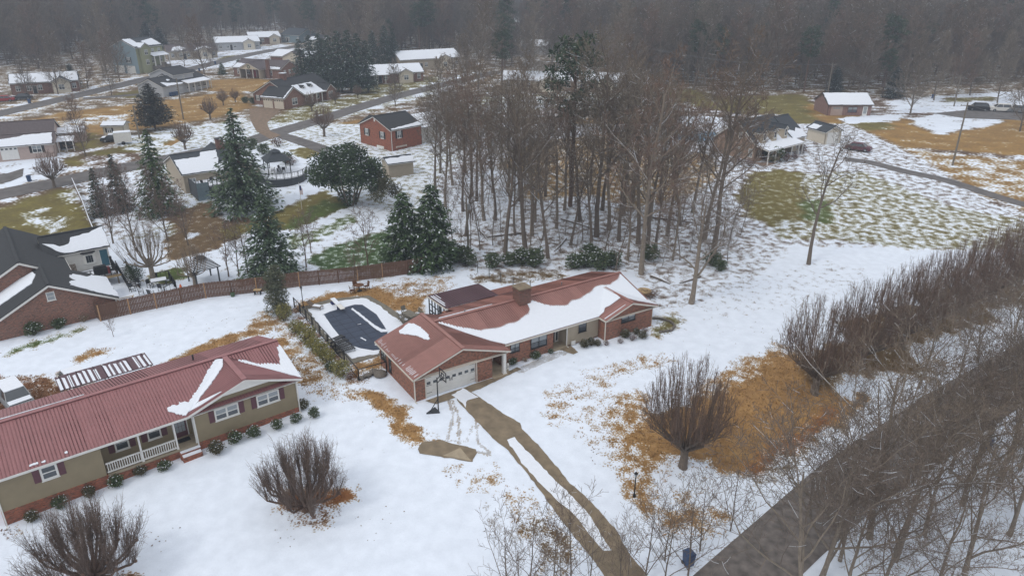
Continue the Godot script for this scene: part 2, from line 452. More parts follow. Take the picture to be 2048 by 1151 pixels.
	[SLUSH, 90, V2([-6.06, -46.83, -3.45, -46.77, -3.43, -46.52, -6.04, -46.58])],
	[SLUSH, 90, V2([-4.58, -46.22, -2.82, -45.74, -1.57, -45.03, -1.72, -44.91, -4.55, -45.92])],
	[WALK, 60, V2([0.11, -57.26, 3.14, -59.89, 5.64, -61.69, 5.87, -60.88, 3.38, -58.93, 0.75, -56.72])],
	]

func far_areas() -> Array:
	return [
	[BROWN, 92, V2([-125.38, -135.53, -218.98, -247.23, -177.08, -259.22, -188.53, -397.66, 343.84, -516.18, 275.82, -302.6, 145.75, -153.17, 133.34, -191.38, 77.88, -199.19, 36, -207.51, -16.68, -199.19, -42.19, -143.31])],
	[TAN, 26, V2([-117.54, -126, -118.73, -139.22, -111.22, -157.55, -107.91, -174.49, -92.8, -188.39, -76.29, -207.51, -64.03, -181.23, -69.17, -166.9, -75.36, -157.55, -85, -148.98, -97.16, -152.11, -96.96, -135.53, -98.85, -113.02])],
	[TAN, 140, V2([-101.7, -162.12, -97.51, -170.63, -90.01, -172.54, -87.38, -165.68, -92.27, -158.67, -97.54, -156.43])],
	[TAN, 140, V2([-115.23, -123.18, -96.96, -135.53, -87.68, -139.22, -74.91, -126, -79.52, -108, -94.59, -97.98])],
	[LITTER, 222, V2([-102.54, -117.91, -93.97, -130.85, -84.81, -134.14, -75.36, -126, -77.16, -120.49, -83.3, -113.97, -92.11, -104.12])],
	[OLIVE, 14, V2([-82.78, -130.22, -81.26, -132.8, -76.78, -127.17, -78.41, -124.29])],
	[OLIVE, 10, V2([-90.62, -147.97, -88.74, -152.11, -80.56, -141.61, -79.13, -136.97, -82.75, -135.53])],
	[OLIVE, 14, V2([-79.91, -135.53, -75.69, -136.97, -71.18, -139.22, -68.92, -135.53, -76.86, -131.49])],
	[OLIVE, 168, V2([-79.33, -145.09, -72.96, -152.11, -66.89, -160.95, -62.29, -166.9, -57.26, -158.67, -59.79, -145.09, -65.1, -134.14, -74.6, -135.53])],
	[TAN, 20, V2([-68.71, -142.45, -64.32, -154.25, -61, -151.05, -61.44, -141.61, -65.36, -136.97])],
	[TAN, 12, V2([-96.06, -220.14, -89.43, -227.93, -77.81, -229.95, -68.76, -220.14, -70.13, -205.8, -84.06, -205.8])],
	[OLIVE, 14, V2([-109.38, -200.81, -103.15, -211, -95.12, -202.45, -100.85, -194.45])],
	[TAN, 10, V2([-99.32, -139.22, -98.83, -147.97, -94, -152.11, -87.24, -145.55, -89.62, -139.22, -94.79, -132.14])],
	[TAN, 160, V2([-139.24, -152.11, -126.18, -180.54, -123.93, -202.45, -121.62, -227.93, -113.75, -244.95, -109.39, -272.28, -101.97, -306.01, -91.78, -328.48, -82.85, -302.6, -92.14, -275.04, -101.63, -251.91, -108.32, -236.18, -111.7, -211, -115.04, -186.93, -115.74, -164.48, -128.43, -139.22])],
	[LITTER, 205, V2([-125.7, -272.28, -117.8, -294.4, -99.27, -324.47, -88.65, -316.79, -91.4, -261.74, -103.16, -247.23, -114.74, -247.23])],
	[OLIVE, 60, V2([-109.66, -277.86, -106.4, -289.7, -100.42, -277.86, -103.79, -266.91])],
	[TAN, 8, V2([-47.22, -148.98, -41.68, -157.55, -34.55, -165.68, -30.91, -148.98, -36.01, -142.45, -42.42, -144.18])],
	[LITTER, 215, V2([-33.22, -143.31, -30.29, -148.98, -17.53, -145.55, -6.16, -139.22, -7.27, -123.18, -19.46, -123.18, -29.96, -132.14])],
	[OLIVE, 176, V2([-59.45, -158.67, -55.61, -167.51, -41.19, -186.93, -24.85, -225.94, -10.51, -247.23, -6.89, -236.18, -22.09, -199.19, -36, -173.19, -44.14, -158.67, -47.84, -148.98, -55.42, -150.01])],
	[OLIVE, 90, V2([-55.65, -166.9, -53.63, -181.23, -43.7, -199.19, -29.41, -225.94, -24.45, -222.05, -38.64, -186.93, -46.25, -166.9, -51.37, -160.95])],
	[OLIVE, 70, V2([-47.23, -216.41, -33.29, -221.09, -24.33, -236.18, -21.81, -225.94, -31.13, -205.8, -41.63, -202.45])],
	[OLIVE, 130, V2([-16.31, -194.45, -3.17, -199.19, 38.81, -207.51, 52.38, -194.45, 33.26, -175.8, 9.4, -179.85, -14.35, -169.37])],
	[OLIVE, 170, V2([-11.73, -184.04, 4.79, -192.9, 25.96, -194.45, 28.84, -186.93, 9.46, -181.23, -7.53, -173.19])],
	[TAN, 75, V2([1.56, -135.53, 13.17, -164.48, 26.68, -171.9, 44.84, -164.48, 38.86, -139.22, 31.66, -126, 13.76, -108.45, 2.9, -110.7])],
	[LITTER, 236, V2([23.14, -139.22, 29.15, -158.67, 35.61, -169.37, 48.39, -169.37, 43.75, -147.97, 36.2, -133.8, 25.9, -133.8])],
	[OLIVE, 10, V2([38.81, -207.51, 46.58, -218.26, 55.85, -197.59, 78.48, -200.81, 77.37, -184.04, 63.18, -152.11, 63.64, -173.19, 54.15, -173.19, 44.74, -184.04])],
	[TAN, 16, V2([74.71, -188.39, 68.79, -162.12, 71.17, -152.11, 71.08, -139.22, 83.03, -135.53, 95.58, -131.49, 124.96, -128.44, 155.66, -164.48, 120.68, -171.9, 95.88, -158.67, 89, -166.9, 83.85, -163.29])],
	[OLIVE, 20, V2([72.77, -160.95, 83.85, -165.68, 82.22, -155.33, 73.28, -152.11])],
	[TAN, 112, V2([67.39, -143.31, 72.08, -138.45, 81.9, -133.46, 92.88, -128.98, 109.02, -120.49, 89.72, -95.52, 77.13, -104.12, 72.92, -116.9, 67.19, -126, 64.51, -132.14])],
	[LITTER, 252, V2([73.87, -166.9, 83.82, -170.63, 92.88, -171.9, 86.1, -163.29, 74.98, -160.95])],
	[LITTER, 240, V2([90.22, -165.68, 101.59, -173.19, 112.64, -175.8, 110.81, -163.29, 94.32, -152.11, 87.85, -147.97, 88.08, -154.25])],
	[LITTER, 230, V2([98.46, -191.38, 118.41, -199.19, 143.81, -207.51, 140.11, -191.38, 124.09, -177.14, 99.22, -173.19, 91.55, -174.49])],
	[OLIVE, 50, V2([113.14, -194.45, 129.59, -197.59, 125.79, -191.38, 111.14, -188.39])],
	[LITTER, 250, V2([55.97, -137.7, 61.41, -143.31, 66.32, -140.8, 70.81, -136.97, 68.87, -129.59, 60.41, -122.63, 54.75, -126, 54.32, -132.14])],
	[OLIVE, 110, V2([52.98, -126, 61.86, -126, 65.08, -117.91, 68.34, -108.45, 75.8, -102.03, 89.72, -95.52, 80.57, -84.28, 67.11, -88.51, 45.9, -92.21, 37.04, -94.1])],
	]

func paint(im: Image, areas: Array, x0: float, z0: float, sx: float, sz: float) -> void:
	var W := im.get_width()
	var Hh := im.get_height()
	for a in areas:
		var poly: PackedVector2Array = a[2]
		var col: Color = a[0]
		col.a8 = a[1]
		var q := PackedVector2Array()
		var lo := 1e9
		var hi := -1e9
		for p in poly:
			var w := Vector2((p.x - x0) / sx * W, (p.y - z0) / sz * Hh)
			q.push_back(w)
			lo = minf(lo, w.y); hi = maxf(hi, w.y)
		for y in range(maxi(0, int(lo)), mini(Hh, int(hi) + 1)):
			var xs := []
			var yy := y + 0.5
			for i in q.size():
				var A := q[i]
				var B := q[(i + 1) % q.size()]
				if (A.y <= yy) != (B.y <= yy):
					xs.append(A.x + (yy - A.y) / (B.y - A.y) * (B.x - A.x))
			xs.sort()
			for i in range(0, xs.size() - 1, 2):
				var xa := maxi(0, int(round(xs[i])))
				var xb := mini(W, int(round(xs[i + 1])))
				if xb > xa: im.fill_rect(Rect2i(xa, y, xb - xa, 1), col)

func noise_bytes(W: int, freq: float, sd: int, oct: int, kind := FastNoiseLite.TYPE_SIMPLEX_SMOOTH) -> PackedByteArray:
	var fn := FastNoiseLite.new()
	fn.seed = sd
	fn.noise_type = kind
	fn.frequency = freq
	fn.fractal_octaves = oct
	var im := fn.get_image(W, W, false, false, true)
	im.convert(Image.FORMAT_L8)
	return im.get_data()

func cover_texture(areas: Array, base: Color, base_snow: int, x0: float, z0: float, sx: float, sz: float, W: int, soft: int, f1: float, f2: float, sd: int) -> ImageTexture:
	var im := Image.create(1024, 1024, false, Image.FORMAT_RGBA8)
	base.a8 = base_snow
	im.fill(base)
	paint(im, areas.filter(func(a): return a[0] != SLUSH and a[0] != WALK), x0, z0, sx, sz)
	im.resize(soft, soft, Image.INTERPOLATE_BILINEAR)
	im.resize(1024, 1024, Image.INTERPOLATE_CUBIC)
	paint(im, areas.filter(func(a): return a[0] == SLUSH or a[0] == WALK), x0, z0, sx, sz)
	im.resize(W, W, Image.INTERPOLATE_CUBIC)
	var d := im.get_data()
	var na := noise_bytes(W, f1, sd, 2)
	var nb := noise_bytes(W, f2, sd + 1, 4)
	var out := PackedByteArray()
	out.resize(W * W * 3)
	var fr := PackedInt32Array()
	var o := 0
	var k := 0
	for i in W * W:
		var a := na[i]
		var b := nb[i]
		var cv := d[k + 3]
		var s := cv + a + b - 384
		if cv > 244: s = 99
		elif cv < 10: s = -99
		var t := (b >> 4) + (a >> 5)
		var u := 170 + (a >> 2) + (b >> 2)
		var mix := clampi(128 + s * 7, 0, 256)
		var not_mix := 256 - mix
		out[o] = ((212 + t) * mix + mini(255, d[k] * u >> 8) * not_mix) >> 8
		out[o + 1] = ((220 + t) * mix + mini(255, d[k + 1] * (u - ((255 - b) >> 5)) >> 8) * not_mix) >> 8
		out[o + 2] = ((232 + t) * mix + mini(255, d[k + 2] * (u - ((255 - b) >> 4)) >> 8) * not_mix) >> 8
		o += 3
		k += 4
	return ImageTexture.create_from_image(Image.create_from_data(W, W, false, Image.FORMAT_RGB8, out))

func steps(a: float, b: float, d: float) -> Array:
	var r := []
	var n := int(round((b - a) / d))
	for i in n + 1: r.append(a + (b - a) * i / n)
	return r

func build_ground() -> void:
	var xs := [-3200.0, -2200.0, -1500.0, -1000.0, -700.0, -520.0, -400.0, -320.0]
	xs += steps(-260, -66, 6.5); xs.pop_back()
	xs += steps(-66, 74, 1.0); xs.pop_back()
	xs += steps(74, 260, 6.2)
	xs += [320.0, 400.0, 520.0, 700.0, 1000.0, 1500.0, 2200.0, 3200.0]
	var zs := [-3800.0, -2600.0, -1900.0, -1500.0, -1250.0, -1050.0, -900.0, -780.0, -680.0, -600.0, -540.0, -490.0, -445.0]
	zs += steps(-405, -160, 5.0); zs.pop_back()
	zs += steps(-160, -20, 1.0)
	zs += [0.0, 40.0, 120.0, 300.0, 700.0, 1500.0]
	var am := ArrayMesh.new()
	for srf in 3:
		var v := PackedVector3Array()
		var n := PackedVector3Array()
		var uv := PackedVector2Array()
		var ix := PackedInt32Array()
		var id := {}
		for i in xs.size() - 1:
			for j in zs.size() - 1:
				var cx: float = (xs[i] + xs[i + 1]) * 0.5
				var cz: float = (zs[j] + zs[j + 1]) * 0.5
				var w := 2
				if cx > -66 and cx < 74 and cz > -160 and cz < -20: w = 0
				elif cx > -260 and cx < 260 and cz > -405 and cz < -20: w = 1
				if w != srf: continue
				var c := []
				for q in [[i, j], [i + 1, j], [i + 1, j + 1], [i, j + 1]]:
					var key: int = q[0] * 1000 + q[1]
					if not id.has(key):
						var x: float = xs[q[0]]
						var z: float = zs[q[1]]
						id[key] = v.size()
						v.push_back(Vector3(x, land(x, z), z))
						n.push_back(Vector3(land(x - 1, z) - land(x + 1, z), 2.0, land(x, z - 1) - land(x, z + 1)).normalized())
						if srf == 0: uv.push_back(Vector2((x + 66) / 140.0, (z + 160) / 140.0))
						elif srf == 1: uv.push_back(Vector2((x + 260) / 520.0, (z + 405) / 385.0))
						else: uv.push_back(Vector2(x, z) / 120.0)
					c.append(id[key])
				ix.append_array(PackedInt32Array([c[0], c[1], c[2], c[0], c[2], c[3]]))
		var arr := []
		arr.resize(Mesh.ARRAY_MAX)
		arr[Mesh.ARRAY_VERTEX] = v
		arr[Mesh.ARRAY_NORMAL] = n
		arr[Mesh.ARRAY_TEX_UV] = uv
		arr[Mesh.ARRAY_INDEX] = ix
		am.add_surface_from_arrays(Mesh.PRIMITIVE_TRIANGLES, arr)
	var near := StandardMaterial3D.new()
	near.roughness = 0.95
	near.albedo_texture = cover_texture(bare_areas(), GOLD, 250, -66, -160, 140, 140, 2048, 112, 0.42, 0.045, 71)
	var bump := FastNoiseLite.new()
	bump.seed = 5
	bump.frequency = 0.13
	bump.fractal_octaves = 4
	near.heightmap_enabled = true
	near.heightmap_texture = ImageTexture.create_from_image(bump.get_image(1024, 1024))
	near.heightmap_scale = 4.0
	var mid := StandardMaterial3D.new()
	mid.roughness = 0.95
	mid.albedo_texture = cover_texture(far_areas() + bare_areas(), LITTER, 104, -260, -405, 520, 385, 1792, 230, 0.40, 0.05, 81)
	var far := StandardMaterial3D.new()
	far.roughness = 0.95
	far.albedo_texture = cover_texture([], LITTER, 118, 0, 0, 1, 1, 512, 64, 0.25, 0.03, 91)
	am.surface_set_material(0, near)
	am.surface_set_material(1, mid)
	am.surface_set_material(2, far)
	var g := MeshInstance3D.new()
	g.mesh = am
	g.name = "ground"
	add_child(g)
	tag(g, "snow dusted ground with patches of dry tan and olive grass", "ground", "", "structure")

# a sheet of paving that follows the land between two edges
func ribbon(called: String, left: PackedVector2Array, right: PackedVector2Array, mat: Material, up: float, label: String, category := "road") -> void:
	var me := Mesher.new()
	var ls := 0.0
	for i in left.size() - 1:
		ls = left[i].distance_to(left[i + 1])
		var n := maxi(1, int(ls / 2.5))
		for k in n:
			var a0 := left[i].lerp(left[i + 1], float(k) / n)
			var a1 := left[i].lerp(left[i + 1], float(k + 1) / n)
			var b0 := right[i].lerp(right[i + 1], float(k) / n)
			var b1 := right[i].lerp(right[i + 1], float(k + 1) / n)
			for s in 4:
				var p := a0.lerp(b0, s / 4.0)
				var q := a0.lerp(b0, (s + 1) / 4.0)
				var r := a1.lerp(b1, s / 4.0)
				var t := a1.lerp(b1, (s + 1) / 4.0)
				me.quad(on_land(p.x, p.y, up), on_land(r.x, r.y, up), on_land(t.x, t.y, up), on_land(q.x, q.y, up))
	tag(part(called, me, mat, self), label, category, "", "structure")

func lane(called: String, mid: PackedVector2Array, wide: float, mat: Material, up: float, label: String) -> void:
	var c := Curve2D.new()
	for i in mid.size():
		var t := (mid[mini(i + 1, mid.size() - 1)] - mid[maxi(i - 1, 0)]) / 6.0
		c.add_point(mid[i], -t, t)
	var pts := c.tessellate_even_length(5, 3.0)
	var l := PackedVector2Array()
	var r := PackedVector2Array()
	for i in pts.size():
		var d := (pts[mini(i + 1, pts.size() - 1)] - pts[maxi(i - 1, 0)]).normalized()
		var s := Vector2(-d.y, d.x) * wide * 0.5
		l.push_back(pts[i] - s)
		r.push_back(pts[i] + s)
	ribbon(called, l, r, mat, up, label)

# a triangle laid on the land, split until it follows it
func drape(me: Mesher, a: Vector2, b: Vector2, c: Vector2, up: float) -> void:
	var ab := a.distance_squared_to(b)
	var bc := b.distance_squared_to(c)
	var ca := c.distance_squared_to(a)
	var most := maxf(ab, maxf(bc, ca))
	if most > 1.5:
		if most == ab:
			drape(me, a, (a + b) * 0.5, c, up); drape(me, (a + b) * 0.5, b, c, up)
		elif most == bc:
			drape(me, a, b, (b + c) * 0.5, up); drape(me, a, (b + c) * 0.5, c, up)
		else:
			drape(me, a, b, (c + a) * 0.5, up); drape(me, (c + a) * 0.5, b, c, up)
		return
	var p := on_land(a.x, a.y, up)
	var q := on_land(b.x, b.y, up)
	var r := on_land(c.x, c.y, up)
	if (q - p).cross(r - p).y > 0.0: me.tri(p, r, q)
	else: me.tri(p, q, r)

# flat patch of paving, outline on the land
func patch(called: String, poly: PackedVector2Array, mat: Material, up: float, label: String, category: String, rough_edge := 0.0) -> MeshInstance3D:
	var q := poly
	if rough_edge > 0.0:
		q = PackedVector2Array()
		for i in poly.size():
			var a := poly[i]
			var b := poly[(i + 1) % poly.size()]
			var n := maxi(1, int(a.distance_to(b) / 0.35))
			for k in n:
				q.push_back(a.lerp(b, float(k) / n) + Vector2(R.randf_range(-1, 1), R.randf_range(-1, 1)) * rough_edge)
	var me := Mesher.new()
	var t := Geometry2D.triangulate_polygon(q)
	for i in range(0, t.size(), 3): drape(me, q[t[i]], q[t[i + 1]], q[t[i + 2]], up)
	var o := part(called, me, mat, self)
	tag(o, label, category, "", "structure")
	return o

func build_paving() -> void:
	ribbon("road", V2([6.24, -28.47, 11.2, -33.84, 12.61, -35.13, 23.41, -44.81, 36.62, -54.76, 52.24, -65.25, 91.55, -89.6]), V2([12.03, -28.47, 17.92, -33.84, 19.8, -35.47, 25.75, -40.31, 34.36, -46.18, 42.42, -51.9, 84.74, -76.53]), M.asphalt, 0.02, "worn grey brown asphalt road edged with snow beside the pear trees")
	lane("side_street", V2([-99.8, -88.51, -87.58, -103.07, -81.52, -111.16, -76.4, -116.16, -71.01, -121.82, -65.05, -127.77, -57.17, -135.53, -52.01, -142.87, -48.76, -152.11, -43.51, -165.08, -37.68, -181.93, -30.19, -199.19, -18.4, -221.09, -3.85, -244.95]), 5.6, M.asphalt_far, 0.03, "grey street passing the tan house and the brick houses")
	lane("upper_street", V2([-126.42, -126, -122.9, -158.67, -121.4, -173.19, -118.47, -192.9, -114.93, -214.58, -112.28, -230.97, -108.13, -247.23, -105.07, -265.6, -100.64, -289.7, -94.38, -307.75, -86.42, -324.47]), 6.4, M.asphalt_far, 0.03, "grey street below the green house with snowy verges")
	lane("driveway", V2([-49.39, -150.01, -41.96, -142.45, -36.67, -136.97, -32.56, -132.14]), 3.4, M.asphalt_far, 0.04, "dark asphalt driveway to the orange brick house")
	patch("driveway", V2([-64.45, -179.17, -61.27, -181.93, -56.29, -178.49, -55.41, -168.75, -54.37, -160.95, -50.87, -152.11, -47.34, -147.97, -48.43, -144.18, -53.81, -152.11, -59.2, -164.48]), M.gravel, 0.05, "brown driveway curving to the two cream garage doors", "driveway")
	lane("driveway", V2([60.68, -129.59, 64.42, -127.77, 68.21, -122.63, 73.19, -117.4, 78.76, -106.69, 89.72, -95.52]), 2.6, M.asphalt_far, 0.03, "thin grey driveway with snowy ruts below the house with dormers")
	lane("driveway", V2([-113.4, -194.45, -106.4, -197.59, -99.24, -202.45]), 3.2, M.asphalt_far, 0.03, "grey driveway beside the white house")
	patch("parking_lot", V2([99.93, -173.19, 113.01, -178.49, 124.67, -175.8, 137.64, -170.63, 130.4, -160.95, 115.85, -164.48, 103.9, -166.9]), M.asphalt_far, 0.04, "grey parking area with parked cars by the far trees", "parking area")
	patch("parking_lot", V2([-89.63, -119.96, -86.88, -121.55, -85.78, -124.29, -83.33, -119.96, -83.79, -117.4, -86.05, -114.45]), M.asphalt_far, 0.04, "bare grey drive in front of the tan house garage", "driveway")
	# the main driveway: bare concrete with a strip of snow left between the wheel tracks
	patch("driveway", V2([-5.09, -53.15, -4.3, -51.5, -2.9, -49.26, -1.54, -47.01, -0.32, -45.44, 0.83, -43.39, 1.93, -41.21, 3.01, -38.82, 4.16, -36.88, 5.01, -35.52, 5.62, -34.08, 7.57, -29.79, 10.41, -29.79, 8.3, -34.08, 7.5, -35.86, 7.02, -37.63, 6.17, -38.98, 4.18, -41.83, 2.21, -45.86, 0.78, -48.15, 0.67, -48.93, -0.47, -49.87, -1.78, -51.5, -4.04, -54.22]), M.concrete, 0.03, "wet grey brown concrete driveway running down from the garage", "driveway", 0.05)
	patch("garage_apron", V2([-7.34, -52.12, -3.16, -54.97, -1.68, -55.92, 0.48, -57.81, 0.85, -57.44, -2.77, -54.05, -6.36, -51.58]), M.concrete, 0.04, "narrow bare concrete apron along the garage door", "apron", 0.04)
	patch("snow_strip", V2([-0.41, -46.7, 0.18, -47.14, 0.86, -45.86, 3.09, -42.2, 5.2, -38.94, 6.42, -35.99, 5.87, -35.97, 4.24, -38.87, 3.6, -39.48, 2.26, -41.37, 0.73, -44.06]), M.snow, 0.045, "strip of snow between the wheel tracks of the driveway", "snow", 0.05)
	patch("snow_strip", V2([-5.17, -52.99, -4.25, -54.13, -2.88, -52.67, -3.79, -52.12, -3.89, -51.04, -4.38, -52.04]), M.snow, 0.05, "small slab of snow left on the driveway by the garage", "snow", 0.06)
	patch("concrete_pad", V2([-7.21, -45.68, -7.04, -46.46, -5.67, -46.77, -2.81, -45.68, -2.68, -45.21, -2.97, -44.17, -5.41, -44.74, -6.96, -45.15]), M.concrete, 0.03, "bare rounded patch of brown concrete in the snowy lawn", "pavement", 0.07)
	patch("concrete_pad", V2([-5.23, -44.86, -3.97, -45.8, -3.21, -44.51, -2.97, -44.23]), M.concrete_pale, 0.036, "pale triangle of dry concrete on the bare patch", "pavement")
	patch("walk", V2([4.06, -61.08, 5.59, -62.31, 6.33, -60.68, 5.82, -60.28, 4.83, -61.08]), M.concrete, 0.03, "short brown concrete walk at the front door", "walk", 0.03)

# ---------------------------------------------------------------- pieces of houses (x along the front, z towards the viewer of that front)
# one sloped roof sheet: eave corner, along the eave, up the slope
func slope_sheet(called: String, o: Vector3, along: Vector3, up: Vector3, mat: Material, parent: Node3D, thick := 0.12) -> MeshInstance3D:
	var me := Mesher.new()
	var nn := along.cross(up).normalized()
	if nn.y < 0.0: nn = -nn
	me.block(o - nn * thick, along, up, nn * thick)
	return part(called, me, mat, parent)

# ribbed metal sheets laid side by side up a slope
func metal_slope(o: Vector3, along: Vector3, up: Vector3, mat: Material, parent: Node3D, wide := 0.914, ribs := 4) -> void:
	var L := along.length()
	var n := maxi(1, int(round(L / wide)))
	var d := along / n
	var dn := d.normalized()
	var nn := along.cross(up).normalized()
	if nn.y < 0.0: nn = -nn
	var me := Mesher.new()
	me.block(-nn * 0.05, d * 0.997, up, nn * 0.05)
	for k in ribs:
		var p := d * ((k + 0.5) / ribs)
		var a := p - dn * 0.035
		var b := p + dn * 0.035
		var c := p + dn * 0.014 + nn * 0.024
		var e := p - dn * 0.014 + nn * 0.024
		for q in [[a, e], [e, c], [c, b]]:
			me.quad(q[0], q[0] + up, q[1] + up, q[1])
			me.quad(q[1], q[1] + up, q[0] + up, q[0])
		me.quad(a, e, c, b)
	var mesh := me.mesh()
	for i in n:
		var m := put("roof_panel", mesh, mat, parent)
		m.position = o + d * i

# snow lying on a slope: outline in (metres along the eave, metres up the slope)
func snow_on(o: Vector3, along: Vector3, up: Vector3, outline: PackedVector2Array, parent: Node3D, thick := 0.06, called := "snow") -> void:
	var ax := along.normalized()
	var ay := up.normalized()
	var nn := ax.cross(ay)
	var flip := nn.y < 0.0
	var me := Mesher.new()
	if flip:
		var q := PackedVector2Array()
		for p in outline: q.push_back(Vector2(-p.x, p.y))
		me.slab(q, o + Vector3.UP * 0.012, -ax, ay, thick)
	else:
		me.slab(outline, o + Vector3.UP * 0.012, ax, ay, thick)
	part(called, me, M.snow, parent)

func height_at(line: Array, x: float) -> float:
	for i in line.size() - 1:
		if x <= line[i + 1].x:
			return lerpf(line[i].y, line[i + 1].y, clampf((x - line[i].x) / maxf(0.0001, line[i + 1].x - line[i].x), 0.0, 1.0))
	return line[-1].y

# snow between two lines that run along the eave, its upper edge combed by the ribs of the roof
func snow_band(o: Vector3, along: Vector3, up: Vector3, under: Array, over: Array, parent: Node3D) -> void:
	var ax := along.normalized()
	var ay := up.normalized()
	var nn := ax.cross(ay)
	var me := Mesher.new()
	var gap := 0.1142
	var x0: float = over[0].x
	var x1: float = over[-1].x
	var n := int((x1 - x0) / gap)
	var low := PackedFloat32Array()
	var top := PackedFloat32Array()
	for i in n + 1:
		var x := x0 + gap * i
		low.push_back(height_at(under, x))
		var comb := (0.12 if i % 2 else -0.16) + 0.16 * sin(x * 2.3) * sin(x * 0.9 + 1.0)
		top.push_back(maxf(low[i] + 0.04, height_at(over, x) + comb * R.randf_range(0.5, 1.2)))
	var b := o + nn * 0.012
	for i in n:
		var a0 := b + ax * (x0 + gap * i)
		var a1 := b + ax * (x0 + gap * (i + 1))
		var t := nn * 0.07
		me.quad(a0 + ay * low[i] + t, a0 + ay * top[i] + t * 0.7, a1 + ay * top[i + 1] + t * 0.7, a1 + ay * low[i + 1] + t)
		me.quad(a0 + ay * top[i] + t * 0.7, a0 + ay * top[i], a1 + ay * top[i + 1], a1 + ay * top[i + 1] + t * 0.7)
		me.quad(a0 + ay * low[i], a0 + ay * low[i] + t, a1 + ay * low[i + 1] + t, a1 + ay * low[i + 1])
	part("snow", me, M.snow, parent)

# a line made ragged; teeth follow the ribs of the roof
func ragged(pts: Array, gap: float, amp: float, toothed := false) -> PackedVector2Array:
	var out := PackedVector2Array()
	var side := 1.0
	for i in pts.size() - 1:
		var a: Vector2 = pts[i]
		var b: Vector2 = pts[i + 1]
		var n := maxi(1, int(round(a.distance_to(b) / gap)))
		for k in n:
			var p := a.lerp(b, float(k) / n)
			var j := Vector2(0, side * amp * R.randf_range(0.6, 1.2)) if toothed else Vector2(R.randf_range(-amp, amp), R.randf_range(-amp, amp))
			out.push_back(p + j)
			side = -side
	if pts[0] != pts[-1]: out.push_back(pts[-1])
	return out

func pts2(a: Array, kx := 1.0, ky := 1.0) -> Array:
	var r := []
	for i in range(0, a.size(), 2): r.append(Vector2(a[i] * kx, a[i + 1] * ky))
	return r

# lapped boards on an upright wall: o is its lower left corner, edges given by functions of height
func lap_wall(o: Vector3, r: Vector3, nrm: Vector3, wide: float, high: float, lap: float, mat: Material, parent: Node3D, peak_at := -1.0, peak_high := 0.0, thick := 0.15) -> MeshInstance3D:
	var me := Mesher.new()
	var y := 0.0
	var top := high + (peak_high if peak_at >= 0.0 else 0.0)
	var xa := func(h: float) -> float: return 0.0 if h <= high or peak_high <= 0.0 else peak_at * (h - high) / peak_high
	var xb := func(h: float) -> float: return wide if h <= high or peak_high <= 0.0 else wide - (wide - peak_at) * (h - high) / peak_high
	while y < top - 0.001:
		var y2 := minf(y + lap, top)
		if y < high and y2 > high and peak_high > 0.0: y2 = high
		var a: Vector3 = o + r * xa.call(y) + Vector3.UP * y
		var b: Vector3 = o + r * xb.call(y) + Vector3.UP * y
		var c: Vector3 = o + r * xb.call(y2) + Vector3.UP * y2
		var d: Vector3 = o + r * xa.call(y2) + Vector3.UP * y2
		var lip := nrm * minf(0.016, lap * 0.12)
		me.quad(a + lip, d, c, b + lip)
		me.quad(a, a + lip, b + lip, b)
		y = y2
	# body behind the boards
	var poly := PackedVector2Array([Vector2(0, 0), Vector2(wide, 0), Vector2(wide, high)])
	if peak_high > 0.0: poly.push_back(Vector2(peak_at, top))
	poly.push_back(Vector2(0, high))
	me.slab(poly, o - nrm * (thick + 0.003), r, Vector3.UP, thick)
	return part("wall", me, mat, parent)

# flat wall with gable
func flat_wall(o: Vector3, r: Vector3, nrm: Vector3, poly: PackedVector2Array, mat: Material, parent: Node3D, thick := 0.2, called := "wall") -> MeshInstance3D:
	var me := Mesher.new()
	if r.cross(Vector3.UP).dot(nrm) > 0.0:
		me.slab(poly, o - nrm * thick, r, Vector3.UP, thick)
	else:
		var q := PackedVector2Array()
		for p in poly: q.push_back(Vector2(-p.x, p.y))
		me.slab(q, o - nrm * thick, -r, Vector3.UP, thick)
	return part(called, me, mat, parent)

